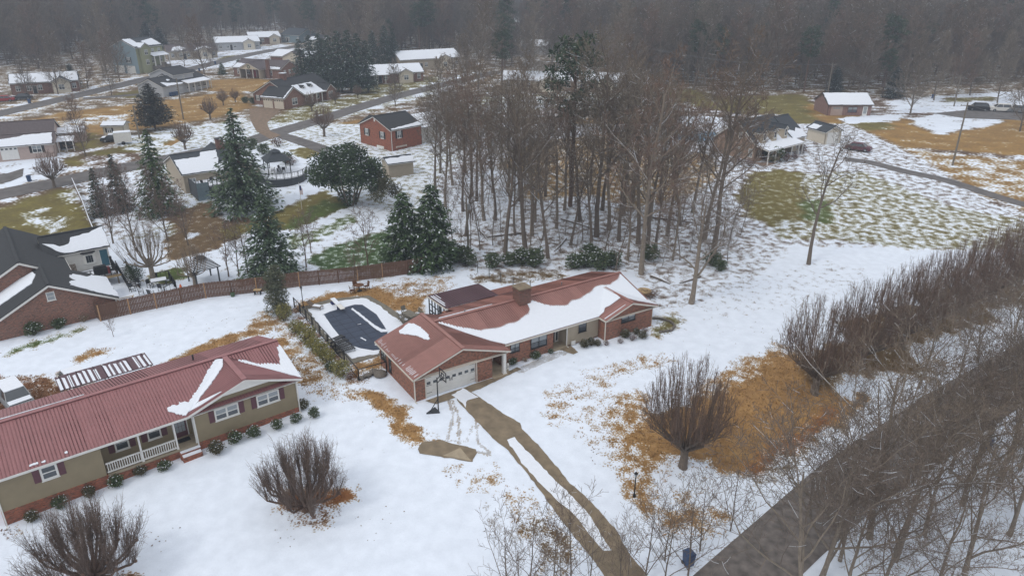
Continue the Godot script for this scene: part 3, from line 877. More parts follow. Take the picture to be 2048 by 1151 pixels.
# window: o is the middle of the sill line on the wall face. style: "double" two sashes side by side, "single" one, "grid" small panes
func window_at(o: Vector3, r: Vector3, nrm: Vector3, wide: float, high: float, parent: Node3D, style := "single", frame: Material = null, shutters: Material = null, glass: Material = null, fw := 0.07) -> MeshInstance3D:
	if frame == null: frame = M.white
	if glass == null: glass = M.glass
	var U := Vector3.UP
	var me := Mesher.new()
	var f := func(x0: float, x1: float, y0: float, y1: float, d0: float, d1: float) -> void:
		me.block(o + r * x0 + U * y0 + nrm * d0, r * (x1 - x0), U * (y1 - y0), nrm * (d1 - d0))
	var hw := wide / 2
	f.call(-hw, hw, 0.0, fw, 0.002, 0.05)
	f.call(-hw, hw, high - fw, high, 0.002, 0.05)
	f.call(-hw, -hw + fw, fw, high - fw, 0.002, 0.05)
	f.call(hw - fw, hw, fw, high - fw, 0.002, 0.05)
	var n := 2 if style == "double" else 1
	if n == 2: f.call(-fw * 0.6, fw * 0.6, fw, high - fw, 0.002, 0.048)
	f.call(-hw + fw, hw - fw, high * 0.5 - fw * 0.3, high * 0.5 + fw * 0.3, 0.002, 0.035)
	if style == "grid":
		for k in [1, 2]:
			var x: float = -hw + fw + (wide - 2 * fw) * k / 3.0
			f.call(x - 0.012, x + 0.012, fw, high - fw, 0.002, 0.03)
		for k in [1, 3]:
			var y: float = fw + (high - 2 * fw) * k / 4.0
			f.call(-hw + fw, hw - fw, y - 0.012, y + 0.012, 0.002, 0.03)
	f.call(-hw - 0.04, hw + 0.04, -0.05, 0.0, 0.002, 0.08)
	var w := part("window", me, frame, parent)
	for k in n:
		var x0 := -hw + fw if k == 0 else fw * 0.6
		var x1 := hw - fw if n == 1 or k == 1 else -fw * 0.6
		for s in 2:
			var y0 := fw if s == 0 else high * 0.5 + fw * 0.3
			var y1 := high * 0.5 - fw * 0.3 if s == 0 else high - fw
			var g := Mesher.new()
			g.block(o + r * x0 + U * y0 + nrm * 0.003, r * (x1 - x0), U * (y1 - y0), nrm * (0.012 + 0.006 * s))
			part("pane", g, (M.glass_blind if s == 1 and glass == M.glass and style == "double" else glass), w)
	if shutters != null:
		for s in [-1, 1]:
			var g := Mesher.new()
			var sw := minf(0.4, wide * 0.42)
			var x: float = s * (hw + 0.03 + sw / 2)
			g.block(o + r * (x - sw / 2) + nrm * 0.002, r * sw, U * high, nrm * 0.03)
			g.block(o + r * (x - sw / 2 + 0.04) + U * 0.06 + nrm * 0.032, r * (sw - 0.08), U * (high * 0.5 - 0.1), nrm * 0.01)
			g.block(o + r * (x - sw / 2 + 0.04) + U * (high * 0.5 + 0.04) + nrm * 0.032, r * (sw - 0.08), U * (high * 0.5 - 0.1), nrm * 0.01)
			part("shutter", g, shutters, parent)
	return w

func door_at(o: Vector3, r: Vector3, nrm: Vector3, wide: float, high: float, parent: Node3D, mat: Material, frame: Material, glazed := 0) -> void:
	var U := Vector3.UP
	var me := Mesher.new()
	for q in [[-wide / 2 - 0.08, -wide / 2, 0.0, high + 0.08], [wide / 2, wide / 2 + 0.08, 0.0, high + 0.08], [-wide / 2, wide / 2, high, high + 0.08]]:
		me.block(o + r * q[0] + U * q[2] + nrm * 0.002, r * (q[1] - q[0]), U * (q[3] - q[2]), nrm * 0.05)
	part("door_frame", me, frame, parent)
	me = Mesher.new()
	me.block(o - r * wide / 2 + nrm * 0.002, r * wide, U * high, nrm * 0.03)
	var d := part("door", me, mat, parent)
	if glazed > 0:
		for i in 3:
			for j in glazed:
				var g := Mesher.new()
				var pw := (wide - 0.24) / 3
				var ph := (high - 0.55) / glazed
				g.block(o + r * (-wide / 2 + 0.12 + i * pw + 0.012) + U * (0.42 + j * ph + 0.012) + nrm * 0.033, r * (pw - 0.024), U * (ph - 0.024), nrm * 0.006)
				part("pane", g, M.glass_blind, d)
	me = Mesher.new()
	me.block(o + r * (wide / 2 - 0.12) + U * 0.95 + nrm * 0.033, r * 0.05, U * 0.12, nrm * 0.04)
	part("handle", me, M.black, d)

# garage door with stacked sections and a row of small windows
func garage_door(o: Vector3, r: Vector3, nrm: Vector3, wide: float, high: float, parent: Node3D, mat: Material, lights: int, row := 3) -> MeshInstance3D:
	var U := Vector3.UP
	var me := Mesher.new()
	for k in 4:
		me.block(o - r * wide / 2 + U * (high * k / 4 + 0.008), r * wide, U * (high / 4 - 0.012), nrm * 0.045)
	me.block(o - r * wide / 2 + U * 0.004, r * wide, U * (high - 0.01), nrm * 0.03)
	var d := part("garage_door", me, mat, parent)
	for k in lights:
		var g := Mesher.new()
		var s := wide / lights
		g.block(o + r * (-wide / 2 + s * (k + 0.5) - s * 0.29) + U * (high * row / 4 + high * 0.055) + nrm * 0.047, r * s * 0.58, U * high * 0.12, nrm * 0.012)
		part("pane", g, M.glass, d)
	return d

# a gabled block: brick, board or lapped walls under two roof sheets. ridge runs along "x" or "z"
func gable_block(parent: Node3D, b: Dictionary) -> void:
	var x0: float = b.x0
	var x1: float = b.x1
	var z0: float = b.z0   # back
	var z1: float = b.z1   # front
	var y0: float = b.get("y0", 0.0)
	var e: float = b.eave
	var k: float = b.get("rise", 0.4)
	var ov: float = b.get("over", 0.35)
	var wall: Material = b.wall
	var gable: Material = b.get("gable", wall)
	var roof: Material = b.roof
	var lap: float = b.get("lap", 0.0)
	var trim: Material = b.get("trim", M.white)
	var dig: float = b.get("dig", 0.6)
	var alongx: bool = b.get("ridge", "x") == "x"
	var half := (z1 - z0) / 2 if alongx else (x1 - x0) / 2
	var rh := half * k
	var X := Vector3.RIGHT
	var Z := Vector3.BACK
	var faces := [[Vector3(x0, y0 - dig, z1), X, Z, x1 - x0, alongx], [Vector3(x1, y0 - dig, z0), -X, -Z, x1 - x0, alongx], [Vector3(x1, y0 - dig, z1), -Z, X, z1 - z0, not alongx], [Vector3(x0, y0 - dig, z0), Z, -X, z1 - z0, not alongx]]
	var skip: Array = b.get("skip", [])
	for i in 4:
		if i in skip: continue
		var f: Array = faces[i]
		var w: float = f[3]
		if f[4]:
			if lap > 0.0: lap_wall(f[0], f[1], f[2], w, e + dig, lap, wall, parent)
			else: flat_wall(f[0], f[1], f[2], PackedVector2Array([Vector2(0, 0), Vector2(w, 0), Vector2(w, e + dig), Vector2(0, e + dig)]), wall, parent)
		else:
			if lap > 0.0: lap_wall(f[0], f[1], f[2], w, e + dig, lap, gable, parent, w / 2, rh)
			else: flat_wall(f[0], f[1], f[2], PackedVector2Array([Vector2(0, 0), Vector2(w, 0), Vector2(w, e + dig), Vector2(w / 2, e + dig + rh), Vector2(0, e + dig)]), gable, parent)
	# roof
	var drop := ov * k
	var ye := y0 + e - drop + 0.14
	var ro: float = b.get("rake", 0.3)
	var lenr := (x1 - x0 if alongx else z1 - z0) + 2 * ro
	for s in 2:
		var o: Vector3
		var along: Vector3
		var up: Vector3
		if alongx:
			o = Vector3(x0 - ro, ye, z1 + ov) if s == 0 else Vector3(x1 + ro, ye, z0 - ov)
			along = (X if s == 0 else -X) * lenr
			up = Vector3(0, (half + ov) * k, -(half + ov) if s == 0 else half + ov)
		else:
			o = Vector3(x1 + ov, ye, z1 + ro) if s == 0 else Vector3(x0 - ov, ye, z0 - ro)
			along = (-Z if s == 0 else Z) * lenr
			up = Vector3(-(half + ov) if s == 0 else half + ov, (half + ov) * k, 0)
		if b.get("metal", false): metal_slope(o, along, up, roof, parent)
		else: slope_sheet("roof", o, along, up, roof, parent)
		# boards under the roof edge
		var me := Mesher.new()
		var nn := along.cross(up).normalized()
		if nn.y < 0: nn = -nn
		var oo := o - nn * 0.13
		var an := along.normalized()
		me.block(oo - Vector3.UP * 0.1, along, Vector3.UP * 0.1, up.normalized() * 0.03)
		me.block(oo - nn * 0.14 + an * 0.02, up, an * 0.035, nn * 0.14)
		me.block(oo - nn * 0.14 + along - an * 0.055, up, an * 0.035, nn * 0.14)
		part("fascia", me, trim, parent)
		var sn: Array = b.get("snow%d" % s, [])
		for poly in sn:
			var q := PackedVector2Array()
			for p in poly: q.push_back(Vector2(p.x * along.length(), p.y * up.length()))
			var pp := []
			for p in q: pp.append(p)
			pp.append(q[0])
			var rg := ragged(pp, 0.5, 0.09)
			for i in rg.size(): rg[i] = Vector2(clampf(rg[i].x, 0.02, along.length() - 0.02), clampf(rg[i].y, 0.0, up.length() - 0.02))
			snow_on(o, along, up, rg, parent, 0.07)
		if s == 0:
			var rm := Mesher.new()
			var a := o + up + Vector3.UP * 0.02
			rm.bar(a, a + along, 0.3, 0.05)
			part("ridge_cap", rm, roof, parent)

func chimney_at(parent: Node3D, x0: float, x1: float, z0: float, z1: float, y0: float, y1: float, mat: Material, cap: Material) -> void:
	var me := Mesher.new()
	me.box(x0, x1, y0, y1 - 0.3, z0, z1)
	me.box(x0 - 0.05, x1 + 0.05, y1 - 0.3, y1 - 0.18, z0 - 0.05, z1 + 0.05)
	me.box(x0, x1, y1 - 0.18, y1 - 0.05, z0, z1)
	var c := part("chimney", me, mat, parent)
	me = Mesher.new()
	me.box(x0 - 0.1, x1 + 0.1, y1 - 0.05, y1 + 0.06, z0 - 0.1, z1 + 0.1)
	part("cap", me, cap, c)

func downspout(parent: Node3D, a: Vector3, b: Vector3, mat: Material) -> void:
	var me := Mesher.new()
	me.bar(a, b, 0.09, 0.07)
	me.bar(b + Vector3(0, 0.04, 0), b + Vector3(0, 0.04, 0.3), 0.08, 0.07)
	part("downspout", me, mat, parent)

# ---------------------------------------------------------------- the brick house with the red metal roof
func build_main_house() -> void:
	var h := thing("brick_ranch_house", "long brick ranch house with red metal roof, white garage door and brick chimney", "house", Vector3(-7.273, 0.024, -52.527), 0.565)
	var X := Vector3.RIGHT
	var Z := Vector3.BACK
	var U := Vector3.UP
	# garage front with its gable, the opening of the door left free
	flat_wall(Vector3.ZERO, X, Z, V2([-1.0, -0.5, 0, -0.5, 0, 2.154, 4.88, 2.154, 4.88, -0.5, 6.52, -0.5, 6.52, 2.2, 7.95, 2.2, 7.95, 2.34, 3.48, 3.82, -1.0, 2.34]), M.brick, h, 0.25)
	flat_wall(Vector3(-1.0, -0.5, -7.5), Z, -X, V2([0, 0, 7.25, 0, 7.25, 2.84, 0, 2.84]), M.brick, h)
	flat_wall(Vector3(7.2, -0.5, -7.5), -X, -Z, V2([0, 0, 8.2, 0, 8.2, 2.84, 3.72, 4.3, 0, 3.0]), M.brick, h)
	flat_wall(Vector3(6.52, -0.5, -0.25), -Z, X, V2([0, 0, 2.2, 0, 2.2, 2.9, 0, 2.9]), M.brick, h)
	# front walls of the living rooms
	flat_wall(Vector3(6.52, -0.5, -2.4), X, Z, V2([0, 0, 1.68, 0, 1.68, 2.95, 0, 2.95]), M.brick, h)
	flat_wall(Vector3(8.2, -0.5, -1.15), -Z, -X, V2([0, 0, 1.25, 0, 1.25, 2.95, 0, 2.95]), M.brick, h)
	flat_wall(Vector3(8.2, -0.5, -1.15), X, Z, V2([0, 0, 5.8, 0, 5.8, 2.95, 0, 2.95]), M.brick, h)
	flat_wall(Vector3(14.0, -0.5, -2.35), -Z, X, V2([-1.0, 0, 0, 0, 0, 2.95, -1.0, 2.95]), M.brick, h)
	flat_wall(Vector3(14.0, -0.5, -2.35), X, Z, V2([0, 0, 1.5, 0, 1.5, 2.95, 0, 2.95]), M.siding_beige, h)
	flat_wall(Vector3(15.5, -0.5, -1.15), -Z, -X, V2([0, 0, 1.2, 0, 1.2, 2.95, 0, 2.95]), M.siding_beige, h)
	lap_wall(Vector3(15.5, 0.12, -1.15), X, Z, 3.95, 2.3, 0.2, M.siding_beige, h)
	flat_wall(Vector3(15.5, -0.5, -1.17), X, Z, V2([0, 0, 3.95, 0, 3.95, 0.62, 0, 0.62]), M.brick_dark, h, 0.2, "foundation")
	# right wing
	flat_wall(Vector3(19.5, -0.5, -0.1), X, Z, V2([0, 0, 6.1, 0, 6.1, 2.84, 3.1, 3.84, 0, 2.84]), M.brick, h)
	flat_wall(Vector3(19.5, -0.5, -1.35), Z, -X, V2([0, 0, 1.05, 0, 1.05, 2.84, 0, 2.84]), M.brick, h)
	flat_wall(Vector3(25.6, -0.5, -0.3), -Z, X, V2([0, 0, 9.9, 0, 9.9, 2.86, 5.39, 4.32, 0.8, 2.86, 0, 2.86]), M.brick, h)
	flat_wall(Vector3(25.6, -0.5, -10.2), -X, -Z, V2([0, 0, 18.8, 0, 18.8, 2.86, 0, 2.86]), M.brick, h)
	flat_wall(Vector3(6.8, -0.5, -10.2), Z, -X, V2([0, 0, 2.9, 0, 2.9, 3.4, 0, 2.86]), M.brick, h)
	# roof: garage, main, wing
	var gl := Vector3(4.786, 1.584, 0)
	metal_slope(Vector3(-1.306, 2.374, -7.82), Vector3(0, 0, 8.183), gl, M.roof_red, h)
	metal_slope(Vector3(8.266, 2.374, 0.363), Vector3(0, 0, -8.183), Vector3(-4.786, 1.584, 0), M.roof_red, h)
	var mo := Vector3(3.55, 2.38, -0.836)
	var ma := Vector3(22.406, 0, 0)
	var mu := Vector3(0, 1.567, -4.856)
	metal_slope(mo, ma, mu, M.roof_red, h)
	metal_slope(Vector3(25.956, 2.38, -10.548), Vector3(-18.6, 0, 0), Vector3(0, 1.567, 4.856), M.roof_rust, h)
	metal_slope(Vector3(7.356, 3.08, -8.37), Vector3(-3.4, 0, 0), Vector3(0, 0.867, 2.678), M.roof_red, h)
	var wl := Vector3(3.36, 1.12, 0)
	metal_slope(Vector3(19.236, 2.38, -4.5), Vector3(0, 0, 4.749), wl, M.roof_red, h)
	metal_slope(Vector3(25.956, 2.38, 0.249), Vector3(0, 0, -4.749), Vector3(-3.36, 1.12, 0), M.roof_red, h)
	for q in [[Vector3(3.48, 3.985, 0.37), Vector3(3.48, 3.985, -7.82)], [Vector3(3.7, 3.975, -5.692), Vector3(25.96, 3.975, -5.692)], [Vector3(22.596, 3.525, 0.26), Vector3(22.596, 3.525, -4.35)]]:
		var me := Mesher.new()
		me.bar(q[0], q[1], 0.34, 0.05)
		part("ridge_cap", me, M.roof_red, h)
	# boards and gutters at the roof edges
	var fb := [[Vector3(-1.306, 2.25, 0.33), Vector3(-1.306, 2.25, -7.8)], [Vector3(8.266, 2.25, 0.33), Vector3(8.266, 2.25, -0.9)], [Vector3(8.45, 2.25, -0.836), Vector3(19.23, 2.25, -0.836)], [Vector3(19.236, 2.25, -0.84), Vector3(19.236, 2.25, 0.22)], [Vector3(25.956, 2.25, 0.22), Vector3(25.956, 2.25, -0.8)],
		[Vector3(-1.306, 2.25, 0.33), Vector3(3.48, 3.834, 0.33)], [Vector3(3.48, 3.834, 0.33), Vector3(8.266, 2.25, 0.33)], [Vector3(19.236, 2.25, 0.22), Vector3(22.596, 3.37, 0.22)], [Vector3(22.596, 3.37, 0.22), Vector3(25.956, 2.25, 0.22)], [Vector3(25.92, 2.25, -0.85), Vector3(25.92, 3.815, -5.69)], [Vector3(25.92, 3.815, -5.69), Vector3(25.92, 2.25, -10.54)]]
	for q in fb:
		var me := Mesher.new()
		var d: Vector3 = (q[1] - q[0]).normalized()
		me.bar(q[0] - d * 0.03, q[1] + d * 0.03, 0.06, 0.16)
		part("fascia", me, M.trim, h)
	for q in [[Vector3(8.0, 2.17, 0.3), Vector3(-1.2, 2.17, -0.02)], [Vector3(19.1, 2.17, -0.86), Vector3(8.3, 2.17, -1.12)], [Vector3(25.9, 2.17, 0.2), Vector3(19.3, 2.17, -0.08)]]:
		var me := Mesher.new()
		me.box(q[1].x, q[0].x, 2.15, 2.19, q[1].z, q[0].z)
		part("soffit", me, M.trim, h)
	# column, downspouts
	var col := Mesher.new()
	col.box(7.62, 7.92, -0.02, 2.2, -0.16, 0.14)
	col.box(7.58, 7.96, -0.03, 0.12, -0.2, 0.18)
	part("column", col, M.white, h)
	downspout(h, Vector3(-1.08, 2.25, 0.06), Vector3(-1.08, -0.02, 0.06), M.trim)
	downspout(h, Vector3(19.42, 2.25, -0.02), Vector3(19.42, 0.0, -0.02), M.trim)
	downspout(h, Vector3(25.68, 2.25, -0.2), Vector3(25.68, 0.0, -0.2), M.trim)
	downspout(h, Vector3(15.55, 2.25, -1.08), Vector3(15.55, 0.05, -1.08), M.white)
	# garage door
	var gd := garage_door(Vector3(2.44, 0.0, -0.16), X, Z, 4.88, 2.15, h, M.white, 8, 2)
	for s in [0.0, 4.88]:
		for y in [0.36, 1.08, 1.86]:
			var me := Mesher.new()
			var x: float = s + (0.08 if s == 0.0 else -0.58)
			me.box(x, x + 0.5, y, y + 0.035, -0.112, -0.1)
			part("hinge", me, M.black, gd)
	for x in [2.3, 2.5]:
		var me := Mesher.new()
		me.box(x, x + 0.05, 0.95, 1.25, -0.112, -0.07)
		part("handle", me, M.black, gd)
	var gt := Mesher.new()
	gt.box(-0.09, 0.0, -0.02, 2.24, 0.003, 0.03)
	gt.box(4.88, 4.97, -0.02, 2.24, 0.003, 0.03)
	gt.box(0.0, 4.88, 2.154, 2.24, 0.003, 0.03)
	part("door_frame", gt, M.trim, h)
	# windows and doors
	var wm: Material = M.black
	window_at(Vector3(9.66, 1.15, -1.15), X, Z, 1.0, 0.85, h, "double", wm, null, M.glass, 0.05)
	window_at(Vector3(12.33, 0.9, -1.15), X, Z, 1.85, 1.2, h, "double", wm, null, M.glass, 0.06)
	window_at(Vector3(17.45, 1.13, -1.13), X, Z, 0.95, 1.0, h, "single", wm, null, M.glass, 0.05)
	window_at(Vector3(22.4, 1.38, -0.1), X, Z, 1.8, 0.78, h, "double", wm, null, M.glass, 0.06)
	var tr := Mesher.new()
	tr.box(16.87, 18.03, 1.03, 1.1, -1.135, -1.1)
	tr.box(16.87, 16.95, 1.1, 2.2, -1.135, -1.1)
	tr.box(17.95, 18.03, 1.1, 2.2, -1.135, -1.1)
	part("window_trim", tr, M.siding_beige, h)
	window_at(Vector3(-1.0, 0.9, -6.6), Z, -X, 1.1, 1.0, h, "double", M.black, null, M.glass, 0.06)
	window_at(Vector3(-1.0, 0.35, -5.2), Z, -X, 0.5, 1.6, h, "single", M.black, null, M.glass, 0.05)
	door_at(Vector3(14.55, 0.15, -2.35), X, Z, 0.92, 2.03, h, M.glass, M.white)
	window_at(Vector3(15.25, 0.2, -2.35), X, Z, 0.36, 1.95, h, "single", M.white, null, M.glass, 0.05)
	door_at(Vector3(7.5, 0.1, -2.4), X, Z, 0.85, 2.03, h, M.white, M.white)
	door_at(Vector3(6.54, 0.1, -1.2), -Z, X, 0.85, 2.03, h, M.white, M.trim)
	var st := Mesher.new()
	st.box(13.95, 15.6, -0.3, 0.14, -2.35, -0.95)
	part("doorstep", st, M.concrete_pale, h)
	st = Mesher.new()
	st.box(6.5, 8.3, -0.3, 0.1, -2.4, 0.1)
	st.box(6.5, 8.0, -0.3, 0.02, 0.1, 0.35)
	part("doorstep", st, M.concrete_pale, h)
	# number plate by the door
	var num := Mesher.new()
	num.box(7.6, 7.94, 0.0, 0.005, 0.0, 0.005)
	# chimney and vents
	chimney_at(h, 12.5, 13.8, -6.0, -4.75, 3.3, 5.35, M.brick_dark, M.concrete)
	for v in [[19.3, -7.2, 3.45], [7.2, -6.1, 3.8]]:
		var me := Mesher.new()
		me.rod(Vector3(v[0], v[2] - 0.1, v[1]), Vector3(v[0], v[2] + 0.34, v[1]), 0.06)
		part("vent_pipe", me, M.galv, h)
	# screened porch with its low plum roof
	metal_slope(Vector3(13.45, 2.36, -14.45), Vector3(-6.2, 0, 0), Vector3(0, 0.2, 4.1), M.roof_plum, h, 0.914, 3)
	metal_slope(Vector3(16.4, 2.33, -12.2), Vector3(-2.95, 0, 0), Vector3(0, 0.24, 1.9), M.roof_rust, h)
	var ps := Mesher.new()
	for k in 7:
		var z := -14.3 + k * 0.68
		ps.box(7.35, 7.45, -0.3, 2.3, z - 0.05, z + 0.05)
	for k in 6:
		var x := 7.4 + k * 1.18
		ps.box(x - 0.05, x + 0.05, -0.3, 2.3, -14.35, -14.25)
	ps.box(7.36, 7.44, 0.75, 0.85, -14.3, -10.3)
	part("porch_posts", ps, M.charcoal, h)
	var pw := Mesher.new()
	pw.box(7.3, 13.4, -0.35, 0.02, -14.4, -10.2)
	part("porch_floor", pw, M.deck_grey, h)
	for k in 2:
		var sl := Mesher.new()
		sl.box(7.36, 7.44, 1.5 - k * 1.1, 1.56 - k * 1.1, -14.3, -10.3)
		part("porch_rail", sl, M.charcoal, h)
	flat_wall(Vector3(13.3, -0.3, -14.3), Vector3.BACK, X, V2([0, 0, 4.0, 0, 4.0, 2.6, 0, 2.6]), M.siding_beige, h)
	var pf := Mesher.new()
	pf.bar(Vector3(7.22, 2.3, -14.45), Vector3(7.22, 2.5, -10.35), 0.05, 0.12)
	pf.bar(Vector3(7.22, 2.5, -10.35), Vector3(7.22, 2.62, -9.7), 0.05, 0.12)
	part("fascia", pf, M.trim, h)
	# snow left on the roof
	var ml := mu.length()
	var upper := pts2([0.47, 0.931, 1.54, 0.786, 2.38, 0.646, 3.62, 0.5, 5.02, 0.41, 6.25, 0.437, 7.65, 0.47, 9.15, 0.548, 9.73, 0.672, 9.75, 0.80, 10.1, 0.87, 10.6, 0.855, 11.45, 0.708, 12.23, 0.579, 13.59, 0.507, 15.0, 0.579, 16.55, 0.648, 17.95, 0.757, 19.05, 0.773, 20.03, 0.732, 20.99, 0.814, 22.26, 0.946], 1.0, ml)
	var under := pts2([0.47, 0.915, 2.26, 0.5, 3.85, 0.17, 4.9, 0.0, 15.7, 0.0, 19.046, 0.71, 22.39, 0.0], 1.0, ml)
	snow_band(mo, ma, mu, under, upper, h)
	var wlen := wl.length()
	# wing: left slope partly, right slope wholly
	snow_on(Vector3(19.236, 2.38, -4.5), Vector3(0, 0, 4.749), wl, V2([0.1, wlen * 0.99, 1.6, wlen * 0.99, 3.1, wlen * 0.93, 3.2, wlen * 0.5, 3.05, wlen * 0.36, 3.5, wlen * 0.22, 3.62, 0.02, 3.3, 0.02]), h, 0.07)
	snow_on(Vector3(25.956, 2.38, 0.249), Vector3(0, 0, -4.749), Vector3(-3.36, 1.12, 0), ragged(pts2([0.25, 0.0, 4.7, 0.0, 4.7, wlen * 0.97, 2.5, wlen * 0.97, 1.2, wlen * 0.9, 0.7, wlen * 0.6, 0.25, 0.0]), 0.23, 0.05), h, 0.07)
	snow_on(Vector3(19.236, 2.38, -4.5), Vector3(0, 0, 4.749), wl, V2([4.36, 0.1, 4.46, 0.1, 4.4, wlen * 0.8, 4.35, wlen * 0.8]), h, 0.04)
	# garage: patch on the left slope, streaks between the ribs along the eave
	var gln := gl.length()
	var go := Vector3(-1.306, 2.374, -7.82)
	snow_on(go, Vector3(0, 0, 8.183), gl, ragged(pts2([0.43, 0.683, 0.76, 0.45, 1.16, 0.428, 1.94, 0.517, 2.95, 0.614, 4.19, 0.666, 4.52, 0.729, 3.65, 0.772, 1.84, 0.777, 0.9, 0.738, 0.43, 0.683], 1.0, gln), 0.115, 0.06), h, 0.07)
	var streaks := Mesher.new()
	for k in 34:
		var a := 0.35 + k * 0.2285
		if R.randf() < 0.14: continue
		var l := R.randf_range(0.15, 0.5) * (1.4 if a > 6.0 else 1.0)
		if a > 2.4 and a < 4.2: l *= 0.5
		var s := 0.12 + R.randf_range(0.0, 0.12)
		streaks.slab(V2([-a - 0.055, s, -a + 0.05, s, -a + 0.06, s + l, -a - 0.03, s + l]), go + U * 0.012, -Z, gl.normalized(), 0.02)
	part("snow_streaks", streaks, M.snow, h).set_meta("kind", "stuff")
	snow_on(Vector3(7.356, 3.08, -8.37), Vector3(-3.4, 0, 0), Vector3(0, 0.867, 2.678), ragged(pts2([0.0, 2.0, 2.7, 2.0, 2.9, 2.3, 0.0, 2.35, 0.0, 2.0]), 0.4, 0.04), h, 0.06)
	snow_on(Vector3(25.956, 2.38, -10.548), Vector3(-18.6, 0, 0), Vector3(0, 1.567, 4.856), ragged(pts2([15.6, 4.3, 18.5, 4.15, 18.5, 4.45, 15.6, 4.42, 15.6, 4.3]), 0.4, 0.03), h, 0.05)
	for q in [[0.12, 0.25, 3.2], [0.36, 0.47, 2.7], [0.7, 0.78, 1.2]]:
		snow_on(Vector3(13.45, 2.36, -14.45), Vector3(-6.2, 0, 0), Vector3(0, 0.2, 4.1), V2([6.12 - q[0], 0.4, 6.12 - q[0], 0.4 + q[2], 6.12 - q[1], 0.4 + q[2], 6.12 - q[1], 0.4]), h, 0.03)
	# low stone edging by the wing
	var ed := thing("planter_wall", "low curved stone edging at the corner of the brick wing", "edging", Vector3(-7.273, 0.0, -52.527), 0.565)
	var ring := [Vector3(25.2, 0, 1.5), Vector3(26.6, 0, 1.9), Vector3(27.6, 0, 1.3), Vector3(27.9, 0, 0.2), Vector3(27.4, 0, -0.9), Vector3(26.6, 0, -1.4)]
	for i in ring.size() - 1:
		var n := int(ring[i].distance_to(ring[i + 1]) / 0.3)
		for k in n:
			var me := Mesher.new()
			var p: Vector3 = ring[i].lerp(ring[i + 1], (k + 0.5) / n)
			var d: Vector3 = (ring[i + 1] - ring[i]).normalized()
			var y := R.randf_range(0.2, 0.26)
			me.block(p - d * 0.14 - d.cross(U) * 0.1 + Vector3(0, -0.2, 0), d * 0.28, d.cross(U) * 0.2, U * (0.2 + y))
			part("stone", me, M.stone, ed)

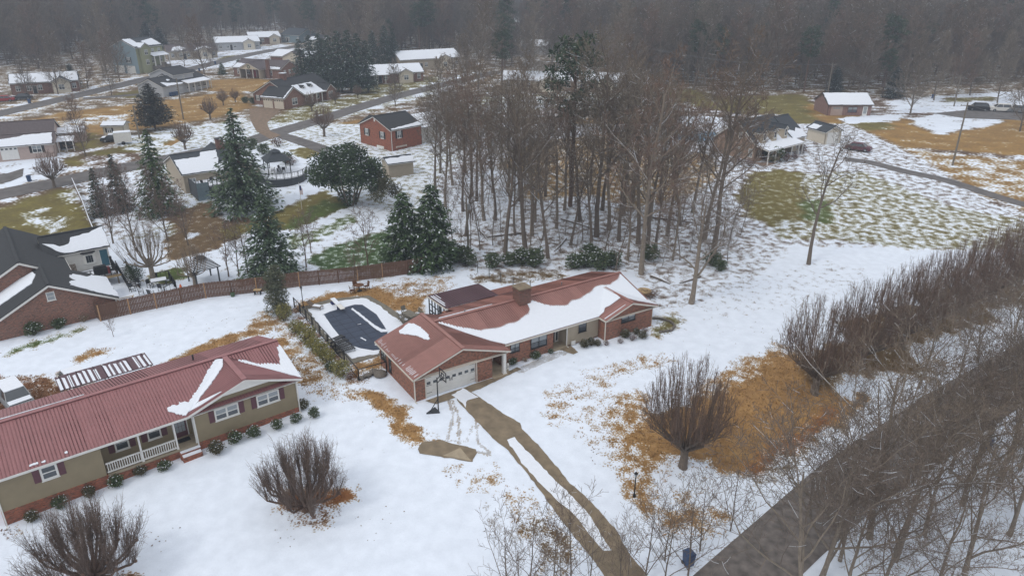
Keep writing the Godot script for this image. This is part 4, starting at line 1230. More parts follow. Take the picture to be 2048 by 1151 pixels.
# ---------------------------------------------------------------- the tan sided neighbour with the rose metal roof
func build_left_house() -> void:
	var h := thing("tan_ranch_house", "tan sided ranch house with rose red metal roof and white porch railing", "house", Vector3(-17.59, 0.01, -50.51), 0.6678)
	var X := Vector3.RIGHT
	var Z := Vector3.BACK
	var U := Vector3.UP
	var sb := 0.45
	# foundation
	for q in [[Vector3(-20.6, -1.4, 0.02), X, Z, 20.6], [Vector3(0.02, -1.4, 0.0), -Z, X, 9.0], [Vector3(-20.62, -1.4, -9.0), Z, -X, 9.0]]:
		flat_wall(q[0], q[1], q[2], V2([0, 0, q[3], 0, q[3], 1.4 + sb, 0, 1.4 + sb]), M.brick_orange, h, 0.25, "foundation")
	# boarded walls
	lap_wall(Vector3(-20.6, sb, 0), X, Z, 6.33, 2.55, 0.115, M.siding_tan, h)
	lap_wall(Vector3(-8.0, sb, 0), X, Z, 8.0, 2.62, 0.115, M.siding_tan, h, 4.0, 1.45)
	lap_wall(Vector3(-14.27, sb, -1.55), X, Z, 6.3, 2.6, 0.115, M.siding_tan, h)
	lap_wall(Vector3(-14.27, sb, 0), -Z, X, 1.55, 2.55, 0.115, M.siding_tan, h)
	lap_wall(Vector3(-8.0, sb, -1.55), Z, -X, 1.55, 2.55, 0.115, M.siding_tan, h)
	lap_wall(Vector3(0, sb, 0), -Z, X, 9.0, 2.55, 0.115, M.siding_tan, h, 4.5, 1.4)
	lap_wall(Vector3(-20.6, sb, -9.0), Z, -X, 9.0, 2.55, 0.115, M.siding_tan, h, 4.5, 1.4)
	flat_wall(Vector3(0, sb, -9.0), -X, -Z, V2([0, 0, 20.6, 0, 20.6, 2.6, 0, 2.6]), M.siding_tan, h)
	# white triangle at the top of the gable
	flat_wall(Vector3(-4.0, 3.92, 0.0), X, Z, V2([-2.0, -0.12, 2.0, -0.12, 0, 0.62]), M.white, h, 0.06, "gable_trim").position.z = 0.3
	# roof
	var mo := Vector3(-21.2, 3.15, 0.37)
	var mu := Vector3(0, 1.53, -4.79)
	metal_slope(mo, Vector3(21.68, 0, 0), mu, M.roof_rose, h)
	metal_slope(Vector3(0.48, 3.12, -9.33), Vector3(-21.68, 0, 0), Vector3(0, 1.56, 4.91), M.roof_rose, h)
	var wl := Vector3(4.47, 1.51, 0)
	metal_slope(Vector3(-8.46, 3.16, -4.3), Vector3(0, 0, 4.68), wl, M.roof_rose, h)
	metal_slope(Vector3(0.48, 3.16, 0.38), Vector3(0, 0, -4.68), Vector3(-4.47, 1.51, 0), M.roof_rose, h)
	for q in [[Vector3(-21.2, 4.71, -4.42), Vector3(0.48, 4.71, -4.42), 0.36], [Vector3(-3.99, 4.70, 0.38), Vector3(-3.99, 4.70, -4.2), 0.42]]:
		var me := Mesher.new()
		me.bar(q[0], q[1], q[2], 0.05)
		part("ridge_cap", me, M.roof_rose, h)
	for q in [[Vector3(-21.2, 3.04, 0.37), Vector3(-8.4, 3.04, 0.37)], [Vector3(-8.46, 3.04, 0.37), Vector3(-3.99, 4.55, 0.37)], [Vector3(-3.99, 4.55, 0.37), Vector3(0.48, 3.04, 0.37)], [Vector3(0.46, 3.04, 0.34), Vector3(0.46, 4.54, -4.42)], [Vector3(0.46, 4.54, -4.42), Vector3(0.46, 3.02, -9.3)]]:
		var me := Mesher.new()
		me.bar(q[0], q[1], 0.07, 0.17)
		part("fascia", me, M.white, h)
	var sf := Mesher.new()
	sf.box(-21.1, 0.4, 2.96, 2.99, 0.0, 0.36)
	sf.box(-14.25, -8.02, 2.96, 2.99, -1.55, 0.0)
	part("soffit", sf, M.white, h)
	# porch
	var fl := Mesher.new()
	fl.box(-14.2, -8.02, 0.3, 0.46, -1.54, 0.06)
	part("porch_floor", fl, M.concrete_pale, h)
	for x in [-11.84, -9.43, -8.06]:
		var me := Mesher.new()
		me.box(x - 0.06, x + 0.06, 0.46, 2.98, -0.14, -0.02)
		me.box(x - 0.08, x + 0.08, 0.46, 0.62, -0.16, 0.0)
		me.box(x - 0.08, x + 0.08, 2.8, 2.98, -0.16, 0.0)
		part("porch_post", me, M.white, h)
	var rl := Mesher.new()
	rl.box(-14.2, -9.5, 1.28, 1.36, -0.13, -0.02)
	rl.box(-14.2, -9.5, 0.56, 0.66, -0.12, -0.03)
	var rail := part("porch_railing", rl, M.white, h)
	for k in 30:
		var x := -14.1 + k * 0.155
		var me := Mesher.new()
		me.box(x - 0.025, x + 0.025, 0.66, 1.28, -0.1, -0.05)
		part("baluster", me, M.white, rail)
	door_at(Vector3(-8.75, 0.5, -1.55), X, Z, 0.95, 2.05, h, M.shutter, M.white, 3)
	var mat := Mesher.new()
	mat.box(-9.2, -8.3, 0.462, 0.48, -1.3, -0.75)
	tag(part("doormat", mat, M.black, self), "dark doormat before the maroon front door on the tan porch", "doormat")
	get_node("doormat").position = h.position
	get_node("doormat").rotation = h.rotation
	window_at(Vector3(-12.78, 1.1, -1.55), X, Z, 0.95, 1.3, h, "single", M.white, M.shutter, M.glass, 0.1)
	window_at(Vector3(-10.57, 1.1, -1.55), X, Z, 0.95, 1.3, h, "single", M.white, M.shutter, M.glass, 0.1)
	window_at(Vector3(-17.46, 1.72, 0), X, Z, 1.02, 1.1, h, "single", M.white, M.shutter, M.glass, 0.13)
	window_at(Vector3(-5.58, 1.72, 0), X, Z, 1.82, 1.02, h, "double", M.white, M.shutter, M.glass, 0.11)
	window_at(Vector3(-2.34, 1.7, 0), X, Z, 1.82, 1.02, h, "double", M.white, M.shutter, M.glass, 0.11)
	for q in [[-9.45, -7.95, -0.35, 0.28, 0.1, 0.45], [-9.4, -8.0, -0.45, 0.12, 0.45, 0.85]]:
		var me := Mesher.new()
		me.box(q[0], q[1], -0.8, q[3], q[4], q[5])
		var s := part("step", me, M.brick_orange, h)
		me = Mesher.new()
		me.box(q[0] + 0.05, q[1] - 0.03, q[3], q[3] + 0.05, q[4] + 0.02, q[5] - 0.02)
		part("snow", me, M.snow, s)
	downspout(h, Vector3(0.05, 3.0, 0.08), Vector3(0.05, -0.05, 0.08), M.white)
	downspout(h, Vector3(-8.0, 3.0, 0.07), Vector3(-8.0, -0.1, 0.07), M.white)
	downspout(h, Vector3(-20.55, 3.0, 0.08), Vector3(-20.55, -0.7, 0.08), M.white)
	var vp := Mesher.new()
	vp.rod(Vector3(-5.87, 3.9, -6.52), Vector3(-5.87, 4.5, -6.52), 0.07)
	part("vent_pipe", vp, M.charcoal, h)
	# carport behind, its ribbed sheets filled with snow
	var cp := thing("carport_awning", "low plum metal awning striped with snow behind the tan house", "awning", Vector3(-17.59, 0.01, -50.51), 0.6678)
	var co := Vector3(-15.2, 2.7, -10.4)
	metal_slope(Vector3(-8.25, 2.5, -13.6), Vector3(-6.95, 0, 0), Vector3(0, 0.22, 3.2), M.roof_plum, cp, 0.63, 1)
	for k in 18:
		if k == 8 or k == 14: continue
		var me := Mesher.new()
		var x := -15.2 + 0.386 * k
		me.slab(V2([x + 0.06, 0.1, x + 0.28, 0.1, x + 0.28, R.randf_range(2.4, 3.0), x + 0.06, R.randf_range(2.4, 3.0)]), Vector3(0, 2.73, -10.4), X, Vector3(0, -0.22, -3.2).normalized(), -0.03)
		part("snow", me, M.snow, cp)
	for x in [-15.0, -11.7, -8.4]:
		for z in [-13.4, -10.6]:
			var me := Mesher.new()
			me.box(x - 0.05, x + 0.05, -0.5, 2.55, z - 0.05, z + 0.05)
			part("post", me, M.white, cp)
	# snow on the roof
	var ml := mu.length()
	var sh := 21.2
	snow_on(mo, Vector3(21.68, 0, 0), mu, ragged(pts2([-4.3 + sh, 0.93, -4.7 + sh, 0.955, -5.57 + sh, 0.779, -6.78 + sh, 0.485, -7.95 + sh, 0.261, -8.5 + sh, 0.32, -8.56 + sh, 0.26, -9.04 + sh, 0.29, -9.51 + sh, 0.262, -9.31 + sh, 0.174, -8.84 + sh, 0.07, -8.5 + sh, 0.02, -4.2 + sh, 0.88, -4.3 + sh, 0.93], 1.0, ml), 0.12, 0.06), h, 0.07)
	var wn := wl.length()
	snow_on(Vector3(-8.46, 3.16, -4.3), Vector3(0, 0, 4.68), wl, ragged(pts2([0.3, 0.96, 1.35, 0.867, 2.75, 0.534, 3.37, 0.324, 3.95, 0.22, 4.0, 0.05, 3.6, 0.02, 0.3, 0.92, 0.3, 0.96], 1.0, wn), 0.12, 0.05), h, 0.07)
	snow_on(Vector3(-8.46, 3.16, -4.3), Vector3(0, 0, 4.68), wl, V2([3.9, 0.25 * wn, 4.33, 0.6 * wn, 4.4, 0.62 * wn, 4.42, 0.3 * wn, 4.3, 0.05 * wn, 4.0, 0.05 * wn]), h, 0.05)
	snow_band(mo, Vector3(21.68, 0, 0), mu, pts2([-3.4 + sh, 0.80, -1.6 + sh, 0.44, 0.45 + sh, 0.01], 1.0, ml), pts2([-3.2 + sh, 0.81, -2.07 + sh, 0.60, -1.24 + sh, 0.53, -0.5 + sh, 0.45, -0.3 + sh, 0.52, 0.16 + sh, 0.88, 0.46 + sh, 0.86], 1.0, ml), h)
	snow_on(Vector3(0.48, 3.16, 0.38), Vector3(0, 0, -4.68), Vector3(-4.47, 1.51, 0), ragged(pts2([0.65, 0.01, 0.5, 0.13, 1.4, 0.30, 2.3, 0.46, 3.6, 0.74, 4.2, 0.72, 3.0, 0.40, 1.4, 0.01, 0.65, 0.01], 1.0, wn), 0.12, 0.04), h, 0.07)
	for q in [[2.8, 0.2, 0.5], [3.5, 0.16, 0.25], [4.9, 0.3, 0.15]]:
		snow_on(mo, Vector3(21.68, 0, 0), mu, ragged(pts2([q[0], q[1], q[0] + q[2], q[1], q[0] + q[2], q[1] + 0.18, q[0], q[1] + 0.14, q[0], q[1]]), 0.1, 0.03), h, 0.04)
	snow_on(Vector3(0.48, 3.12, -9.33), Vector3(-21.68, 0, 0), Vector3(0, 1.56, 4.91), ragged(pts2([14.5, 4.2, 21.6, 4.1, 21.6, 4.3, 14.5, 4.32, 14.5, 4.2]), 0.4, 0.03), h, 0.05)

# ---------------------------------------------------------------- trees and shrubs
class Grower:
	var wood: Mesher
	var fine: Mesher
	var snow: Mesher
	var r := RandomNumberGenerator.new()
	var p := {}
	func _init(sd: int, par: Dictionary) -> void:
		wood = Mesher.new()
		fine = Mesher.new()
		snow = Mesher.new()
		fine.colored = true
		r.seed = sd
		p = par
	func jit(k: float) -> Vector3:
		return Vector3(r.randf_range(-k, k), r.randf_range(-k, k), r.randf_range(-k, k))
	func grow(pos: Vector3, dir: Vector3, length: float, rad: float, level: int) -> void:
		var counts: Array = p.n
		var last: bool = level >= counts.size()
		var segs: int = [6, 5, 3, 2, 2, 2][mini(level, 5)]
		var pts := PackedVector3Array([pos])
		var rads := PackedFloat32Array([rad])
		var tip: float = 0.3 if level == 0 else (0.35 if not last else 0.5)
		var tmin: float = p.get("twig", 0.012)
		var d := dir
		var g: float = p.get("gnarl", 0.16)
		var up: float = p.get("up", 0.12)
		for i in segs:
			d = (d + jit(g * (0.45 if level == 0 else 1.0)) + Vector3.UP * (up if level > 0 else 0.12)).normalized()
			pos += d * length / segs
			if level == 0 and i == 0 and p.get("flare", true): pass
			pts.push_back(pos)
			rads.push_back(maxf(tmin, rad * lerpf(1.0, tip, float(i + 1) / segs)))
		if level == 0: rads[0] = rad * 1.25
		if level <= 1: wood.tube(pts, rads, 7 if level == 0 else 5)
		else:
			var base: Color = p.get("tone", Color(0.1, 0.08, 0.065))
			var k := r.randf_range(0.7, 1.35)
			fine.cur = Color(base.r * k, base.g * k, base.b * k)
			fine.tube(pts, rads, 4 if level == 2 and rad > 0.03 else 3)
		if p.get("snow", 0.0) > 0.0 and level >= 1 and level <= 3 and absf(d.y) < 0.75 and r.randf() < p.snow:
			var sp := PackedVector3Array()
			var sr := PackedFloat32Array()
			for i in pts.size():
				sp.push_back(pts[i] + Vector3.UP * rads[i] * 0.55)
				sr.push_back(rads[i] * 0.8)
			snow.tube(sp, sr, 3)
		if last: return
		var n: int = counts[level]
		var from: float = p.clear if level == 0 else p.get("from", 0.22)
		var ang: Array = p.ang
		var ratio: Array = p.ratio
		var az := r.randf() * TAU
		for k in n:
			var t := from + (1.0 - from) * (k + r.randf_range(0.1, 0.9)) / n
			var f := t * segs
			var i := mini(int(f), segs - 1)
			var at := pts[i].lerp(pts[i + 1], f - i)
			var ax := (pts[i + 1] - pts[i]).normalized()
			az += 2.4 + r.randf_range(-0.5, 0.5)
			var s := ax.cross(Vector3(0.31, 0.2, 0.93)).normalized()
			var o := s * cos(az) + ax.cross(s) * sin(az)
			var a: float = deg_to_rad(ang[level]) * r.randf_range(0.75, 1.25)
			var nd := (ax * cos(a) + o * sin(a)).normalized()
			var taper: float = p.get("taper", 0.55)
			var ln: float = length * ratio[level] * (1.0 - taper * (t - from)) * r.randf_range(0.7, 1.2)
			var rr: float = maxf(tmin, lerpf(rads[i], rads[i + 1], f - i) * p.get("thin", 0.55) * r.randf_range(0.75, 1.1))
			grow(at, nd, ln, rr, level + 1)

# upright pear tree: leaders curve out of the trunk and then run straight up, thick with shoots
func pear_meshes(sd: int, high: float, wide: float, trunk: float, leaders: int, side: int, tone: Color, twig := 0.012) -> Array:
	var g := Grower.new(sd, {"n": [], "clear": 0.0, "ang": [], "ratio": []})
	var r := g.r
	var tr := wide * 0.026 + 0.07
	g.wood.tube(PackedVector3Array([Vector3(0, -0.3, 0), Vector3(0, 0.15, 0), Vector3(0.03, trunk * 0.6, 0.02), Vector3(0, trunk * 1.15, 0)]), PackedFloat32Array([tr * 1.6, tr * 1.2, tr, tr * 1.1]), 9)
	for i in leaders:
		var a := 2.4 * i + r.randf_range(-0.2, 0.2)
		var q := sqrt((i + 0.5) / leaders)
		var out := Vector3(cos(a), 0, sin(a))
		var reach := wide * 0.5 * q * 0.86
		var top := high * sqrt(maxf(0.04, 1.0 - 0.80 * q * q)) * r.randf_range(0.9, 1.04)
		var from := trunk * r.randf_range(0.85, 1.15)
		var bend := from + (high - trunk) * (0.10 + 0.22 * q * q)
		var pts := PackedVector3Array([Vector3(0, from, 0) + out * tr * 0.5, out * reach * 0.42 + Vector3.UP * lerpf(from, bend, 0.5), out * reach * 0.8 + Vector3.UP * bend, out * reach + g.jit(0.1) + Vector3.UP * lerpf(bend, top, 0.45), out * reach * 0.97 + g.jit(0.12) + Vector3.UP * top])
		var lr := 0.034 if i % 4 else 0.06
		g.wood.tube(pts, PackedFloat32Array([lr, lr * 0.8, lr * 0.6, lr * 0.36, twig * 0.7]), 5)
		for k in side:
			var t := r.randf_range(1.2, 3.9)
			var ii := int(t)
			var at := pts[ii].lerp(pts[ii + 1], t - ii)
			var dir := (Vector3.UP + out * r.randf_range(-0.1, 0.35) * (0.4 + q) + g.jit(0.28)).normalized()
			var room := maxf(0.4, (top * 1.02 - at.y))
			shoot(g, at, dir, minf(room, r.randf_range(1.0, 2.6)), twig * 1.7, twig, tone)
		if q > 0.72:
			for k in 2:
				shoot(g, pts[2], (out + g.jit(0.5) + Vector3(0, 0.25, 0)).normalized(), wide * 0.14 * r.randf_range(0.6, 1.3), twig * 1.5, twig, tone)
	return [g.wood.mesh(), g.fine.mesh()]

# pollarded pear: a spreading bowl of stout limbs that end in knuckles, each with a tuft of straight shoots
func pollard_meshes(sd: int, high: float, wide: float, trunk: float, limbs: int, shoots: int, shoot_len: float, tone: Color, twig := 0.012) -> Array:
	var g := Grower.new(sd, {"n": [], "clear": 0.0, "ang": [], "ratio": []})
	var r := g.r
	var tr := wide * 0.03 + 0.06
	g.wood.tube(PackedVector3Array([Vector3(0, -0.3, 0), Vector3(0.03, trunk * 0.5, 0.02), Vector3(0, trunk * 1.2, 0)]), PackedFloat32Array([tr * 1.5, tr * 1.1, tr * 0.9]), 9)
	for i in limbs:
		var a := 2.4 * i + r.randf_range(-0.25, 0.25)
		var q := sqrt((i + 0.5) / limbs)
		var reach := wide * 0.5 * q * 0.8
		var out := Vector3(cos(a), 0, sin(a))
		var top := high * lerpf(0.56, 0.28, q * q) * r.randf_range(0.9, 1.1)
		var pts := PackedVector3Array()
		var rad := PackedFloat32Array()
		for k in 6:
			var t := k / 5.0
			pts.push_back(out * reach * (1.0 - pow(1.0 - t, 1.5)) + Vector3.UP * (trunk * 0.8 + (top - trunk * 0.8) * pow(t, 1.25)) + g.jit(0.1 * t))
			rad.push_back(tr * 0.42 * (1.0 - 0.55 * t))
		g.wood.tube(pts, rad, 6)
		g.wood.lathe(pts[5] + Vector3(0, -0.1, 0), [Vector2(0.05, 0), Vector2(0.11, 0.06), Vector2(0.1, 0.16), Vector2(0.03, 0.22)], 7)
		for k in shoots / limbs:
			var t := clampf(1.0 - absf(r.randfn(0, 0.3)), 0.3, 1.0)
			var f := t * 5.0
			var ii := mini(4, int(f))
			var at := pts[ii].lerp(pts[ii + 1], f - ii) + g.jit(0.06)
			var dir := (Vector3.UP + out * (0.05 + 0.6 * q * q * r.randf_range(-0.2, 1.0)) + g.jit(0.22)).normalized()
			shoot(g, at, dir, shoot_len * r.randf_range(0.55, 1.15) * (1.0 - 0.2 * q), twig * 1.8, twig, tone)
	return [g.wood.mesh(), g.fine.mesh()]

func shoot(g: Grower, at: Vector3, dir: Vector3, len: float, r0: float, tw: float, tone: Color) -> void:
	var r := g.r
	var k := r.randf_range(0.65, 1.35)
	g.fine.cur = Color(tone.r * k, tone.g * k, tone.b * k)
	var d2 := (dir + Vector3.UP * 0.25 + g.jit(0.06)).normalized()
	var m := at + dir * len * 0.5
	var e := m + d2 * len * 0.5
	g.fine.tube(PackedVector3Array([at, m, e]), PackedFloat32Array([r0, lerpf(r0, tw, 0.5), tw * 0.7]), 3)
	var n := int(len * 4.2)
	for i in n:
		var t := r.randf_range(0.25, 1.0)
		var p := at.lerp(m, t * 2.0) if t < 0.5 else m.lerp(e, t * 2.0 - 1.0)
		var sd := (d2 * 0.8 + g.jit(0.75)).normalized()
		g.fine.tube(PackedVector3Array([p, p + sd * len * r.randf_range(0.1, 0.24)]), PackedFloat32Array([tw * 0.9, tw * 0.55]), 3)

# leaves scattered through an ellipsoid, thicker to the outside; some carry snow
func leaf_cloud(me: Mesher, sn: Mesher, r: RandomNumberGenerator, c: Vector3, rad: Vector3, count: int, ll: float, lw: float, ca: Color, cb: Color, white := 0.15) -> void:
	for i in count:
		var d := Vector3(r.randfn(), r.randfn(), r.randfn()).normalized()
		var q := pow(r.randf(), 0.4)
		var p := c + Vector3(d.x * rad.x, d.y * rad.y, d.z * rad.z) * q
		var o := (d + Vector3(r.randf_range(-0.9, 0.9), r.randf_range(-0.7, 0.7), r.randf_range(-0.9, 0.9))).normalized()
		var s := o.cross(Vector3(r.randfn(), r.randfn(), r.randfn())).normalized()
		var l := ll * r.randf_range(0.6, 1.3)
		var w := lw * r.randf_range(0.6, 1.3)
		var a := p - o * l * 0.5
		var b := p + o * l * 0.5
		me.cur = ca.lerp(cb, r.randf())
		me.quad(a, p + s * w * 0.5, b, p - s * w * 0.5)
		if d.y > -0.1 and q > 0.72 and r.randf() < white:
			var up := Vector3(0, 0.03 * ll / 0.15, 0)
			var hs := Vector3(r.randf_range(-1, 1), 0, r.randf_range(-1, 1)).normalized() * w * 0.7
			var ht := Vector3(-hs.z, 0, hs.x)
			sn.quad(p + up + hs, p + up + ht, p + up - hs, p + up - ht)

# spruce or cedar: drooping or level boughs of sprays round a trunk
func conifer_meshes(sd: int, high: float, rad: float, droop: float, ca: Color, cb: Color, white: float, dens := 1.0, skirt := 0.05, power := 0.85) -> Array:
	var r := RandomNumberGenerator.new()
	r.seed = sd
	var wood := Mesher.new()
	wood.tube(PackedVector3Array([Vector3(0, -0.3, 0), Vector3(0, high * 0.5, 0), Vector3(0, high * 0.98, 0)]), PackedFloat32Array([high * 0.018 + 0.05, high * 0.012, 0.02]), 7)
	var me := Mesher.new()
	me.colored = true
	var sn := Mesher.new()
	var y := high * skirt
	var az := 0.0
	while y < high * 0.99:
		var t := y / high
		var n := int(lerpf(9.0, 5.0, t))
		for k in n:
			az += 2.4 + r.randf_range(-0.3, 0.3)
			var len: float = rad * pow(1.0 - t, power) * r.randf_range(0.72, 1.12) + 0.12
			var out := Vector3(cos(az), 0, sin(az))
			var root := Vector3(0, y + r.randf_range(-0.2, 0.2), 0)
			var sprays := int((5 + len * 13.0) * dens)
			for q in sprays:
				var f := pow((q + r.randf()) / sprays, 0.75)
				var p := root + out * len * f + Vector3.UP * (-droop * len * f * f + 0.12 * len * f)
				p += Vector3(r.randf_range(-1, 1), r.randf_range(-0.6, 0.6), r.randf_range(-1, 1)) * len * 0.16 * (0.3 + f)
				var d := (out + Vector3(r.randf_range(-0.8, 0.8), r.randf_range(-0.6, 0.35) - droop * f, r.randf_range(-0.8, 0.8))).normalized()
				var s := d.cross(Vector3(r.randfn() * 0.4, 1, r.randfn() * 0.4)).normalized()
				var l := r.randf_range(0.28, 0.55) * (0.6 + 0.08 * rad + len * 0.1)
				var w := l * 0.5
				me.cur = ca.lerp(cb, r.randf())
				if r.randf() < white * 0.8: me.cur = me.cur.lerp(Color(0.55, 0.58, 0.62), r.randf_range(0.35, 0.9))
				me.quad(p - d * l * 0.35, p + s * w * 0.5, p + d * l * 0.65, p - s * w * 0.5)
				if r.randf() < white * 0.35 * (0.4 + f):
					var u := Vector3(0, 0.045, 0)
					sn.quad(p - d * l * 0.2 + u, p + s * w * 0.34 + u, p + d * l * 0.42 + u, p - s * w * 0.34 + u)
		y += lerpf(0.42, 0.26, t) * clampf(high / 12.0, 0.6, 1.3)
	return [wood.mesh(), me.mesh(), sn.mesh()]

func bush_meshes(sd: int, rad: Vector3, count: int, ll: float, ca: Color, cb: Color, white: float) -> Array:
	var r := RandomNumberGenerator.new()
	r.seed = sd
	var me := Mesher.new()
	me.colored = true
	var sn := Mesher.new()
	var w := Mesher.new()
	for k in 6:
		var a := TAU * k / 6 + r.randf()
		w.tube(PackedVector3Array([Vector3(0, -0.15, 0), Vector3(cos(a) * rad.x * 0.5, rad.y, sin(a) * rad.z * 0.5)]), PackedFloat32Array([0.03, 0.012]), 4)
	leaf_cloud(me, sn, r, Vector3(0, rad.y * 0.95, 0), rad * 0.8, count / 2, ll, ll * 0.5, ca, cb, white)
	for k in 9:
		var d := Vector3(r.randfn(), r.randfn() * 0.7, r.randfn()).normalized()
		leaf_cloud(me, sn, r, Vector3(0, rad.y * 0.95, 0) + d * rad * 0.55, rad * 0.5, count / 18, ll, ll * 0.5, ca, cb, white)
	return [w.mesh(), me.mesh(), sn.mesh()]

# one tree or shrub: trunk, crown, snow
func plant(called: String, ms: Array, bark: Material, at: Vector3, turn: float, size: float, label: String, category: String, group := "", names := ["trunk", "crown", "snow"]) -> Node3D:
	var o := thing(called, label, category, at, turn, group)
	o.scale = Vector3.ONE * size
	if category == "shrub": o.scale *= Vector3(R.randf_range(0.88, 1.15), R.randf_range(0.85, 1.12), R.randf_range(0.88, 1.15))
	elif called == "woodland_tree" or called == "forest_tree" or called == "sapling":
		o.rotation.x = R.randfn() * 0.045
		o.rotation.z = R.randfn() * 0.045
	var mats := [bark, M.leaf, M.snow]
	for i in ms.size():
		if ms[i] != null and ms[i].get_surface_count() > 0:
			var q := put(names[i], ms[i], mats[i], o)
			if i == 2: q.set_meta("kind", "stuff")
	return o

func wood_tree(sd: int, par: Dictionary) -> Array:
	var g := Grower.new(sd, par)
	g.grow(Vector3(0, -0.4, 0), Vector3.UP, par.h, par.r, 0)
	return [g.wood.mesh(), g.fine.mesh(), g.snow.mesh()]

var woods := []      # tall forest trees, finely twigged
var far_woods := []  # lighter ones for the far hills
var pines := []

func make_tree_kinds() -> void:
	var tones := [Color(0.175, 0.138, 0.104), Color(0.195, 0.14, 0.102), Color(0.165, 0.136, 0.108), Color(0.2, 0.134, 0.1), Color(0.21, 0.172, 0.132)]
	for i in 6:
		woods.append(wood_tree(100 + i, {"h": 19.0 + i % 3, "r": 0.26 + 0.03 * (i % 3), "clear": 0.30 + 0.05 * (i % 3), "n": [16, 8, 6, 5], "ang": [48, 46, 45, 45], "ratio": [0.38, 0.48, 0.48, 0.5], "up": 0.13, "gnarl": 0.22, "twig": 0.015, "tone": tones[i % 5], "snow": 0.22, "taper": 0.6}))
	for i in 6:
		far_woods.append(wood_tree(200 + i, {"h": 17.0 + i % 4, "r": 0.2, "clear": 0.07, "n": [26, 9, 8], "ang": [50, 46, 46], "ratio": [0.38, 0.5, 0.55], "up": 0.14, "gnarl": 0.22, "twig": 0.03, "tone": tones[(i + 2) % 5], "snow": 0.04, "taper": 0.6}))
	for i in 3:
		var r := RandomNumberGenerator.new()
		r.seed = 300 + i
		var w := Mesher.new()
		w.tube(PackedVector3Array([Vector3(0, -0.4, 0), Vector3(0.2, 10, 0), Vector3(0, 20, 0.2)]), PackedFloat32Array([0.3, 0.24, 0.06]), 7)
		var me := Mesher.new()
		me.colored = true
		var sn := Mesher.new()
		for k in 22:
			var a := 2.4 * k
			var y := 11.0 + k * 0.42
			var len := (3.6 - absf(k - 9.0) * 0.16) * r.randf_range(0.7, 1.1)
			var e := Vector3(cos(a) * len, y + len * 0.25, sin(a) * len)
			w.tube(PackedVector3Array([Vector3(0, y, 0), e]), PackedFloat32Array([0.06, 0.02]), 4)
			leaf_cloud(me, sn, r, e, Vector3(1.3, 0.8, 1.3), 70, 0.7, 0.2, Color(0.03, 0.055, 0.03), Color(0.06, 0.085, 0.04), 0.05)
			leaf_cloud(me, sn, r, e * Vector3(0.55, 1, 0.55), Vector3(1.0, 0.6, 1.0), 40, 0.7, 0.2, Color(0.03, 0.055, 0.03), Color(0.05, 0.075, 0.04), 0.05)
		pines.append([w.mesh(), me.mesh(), sn.mesh()])

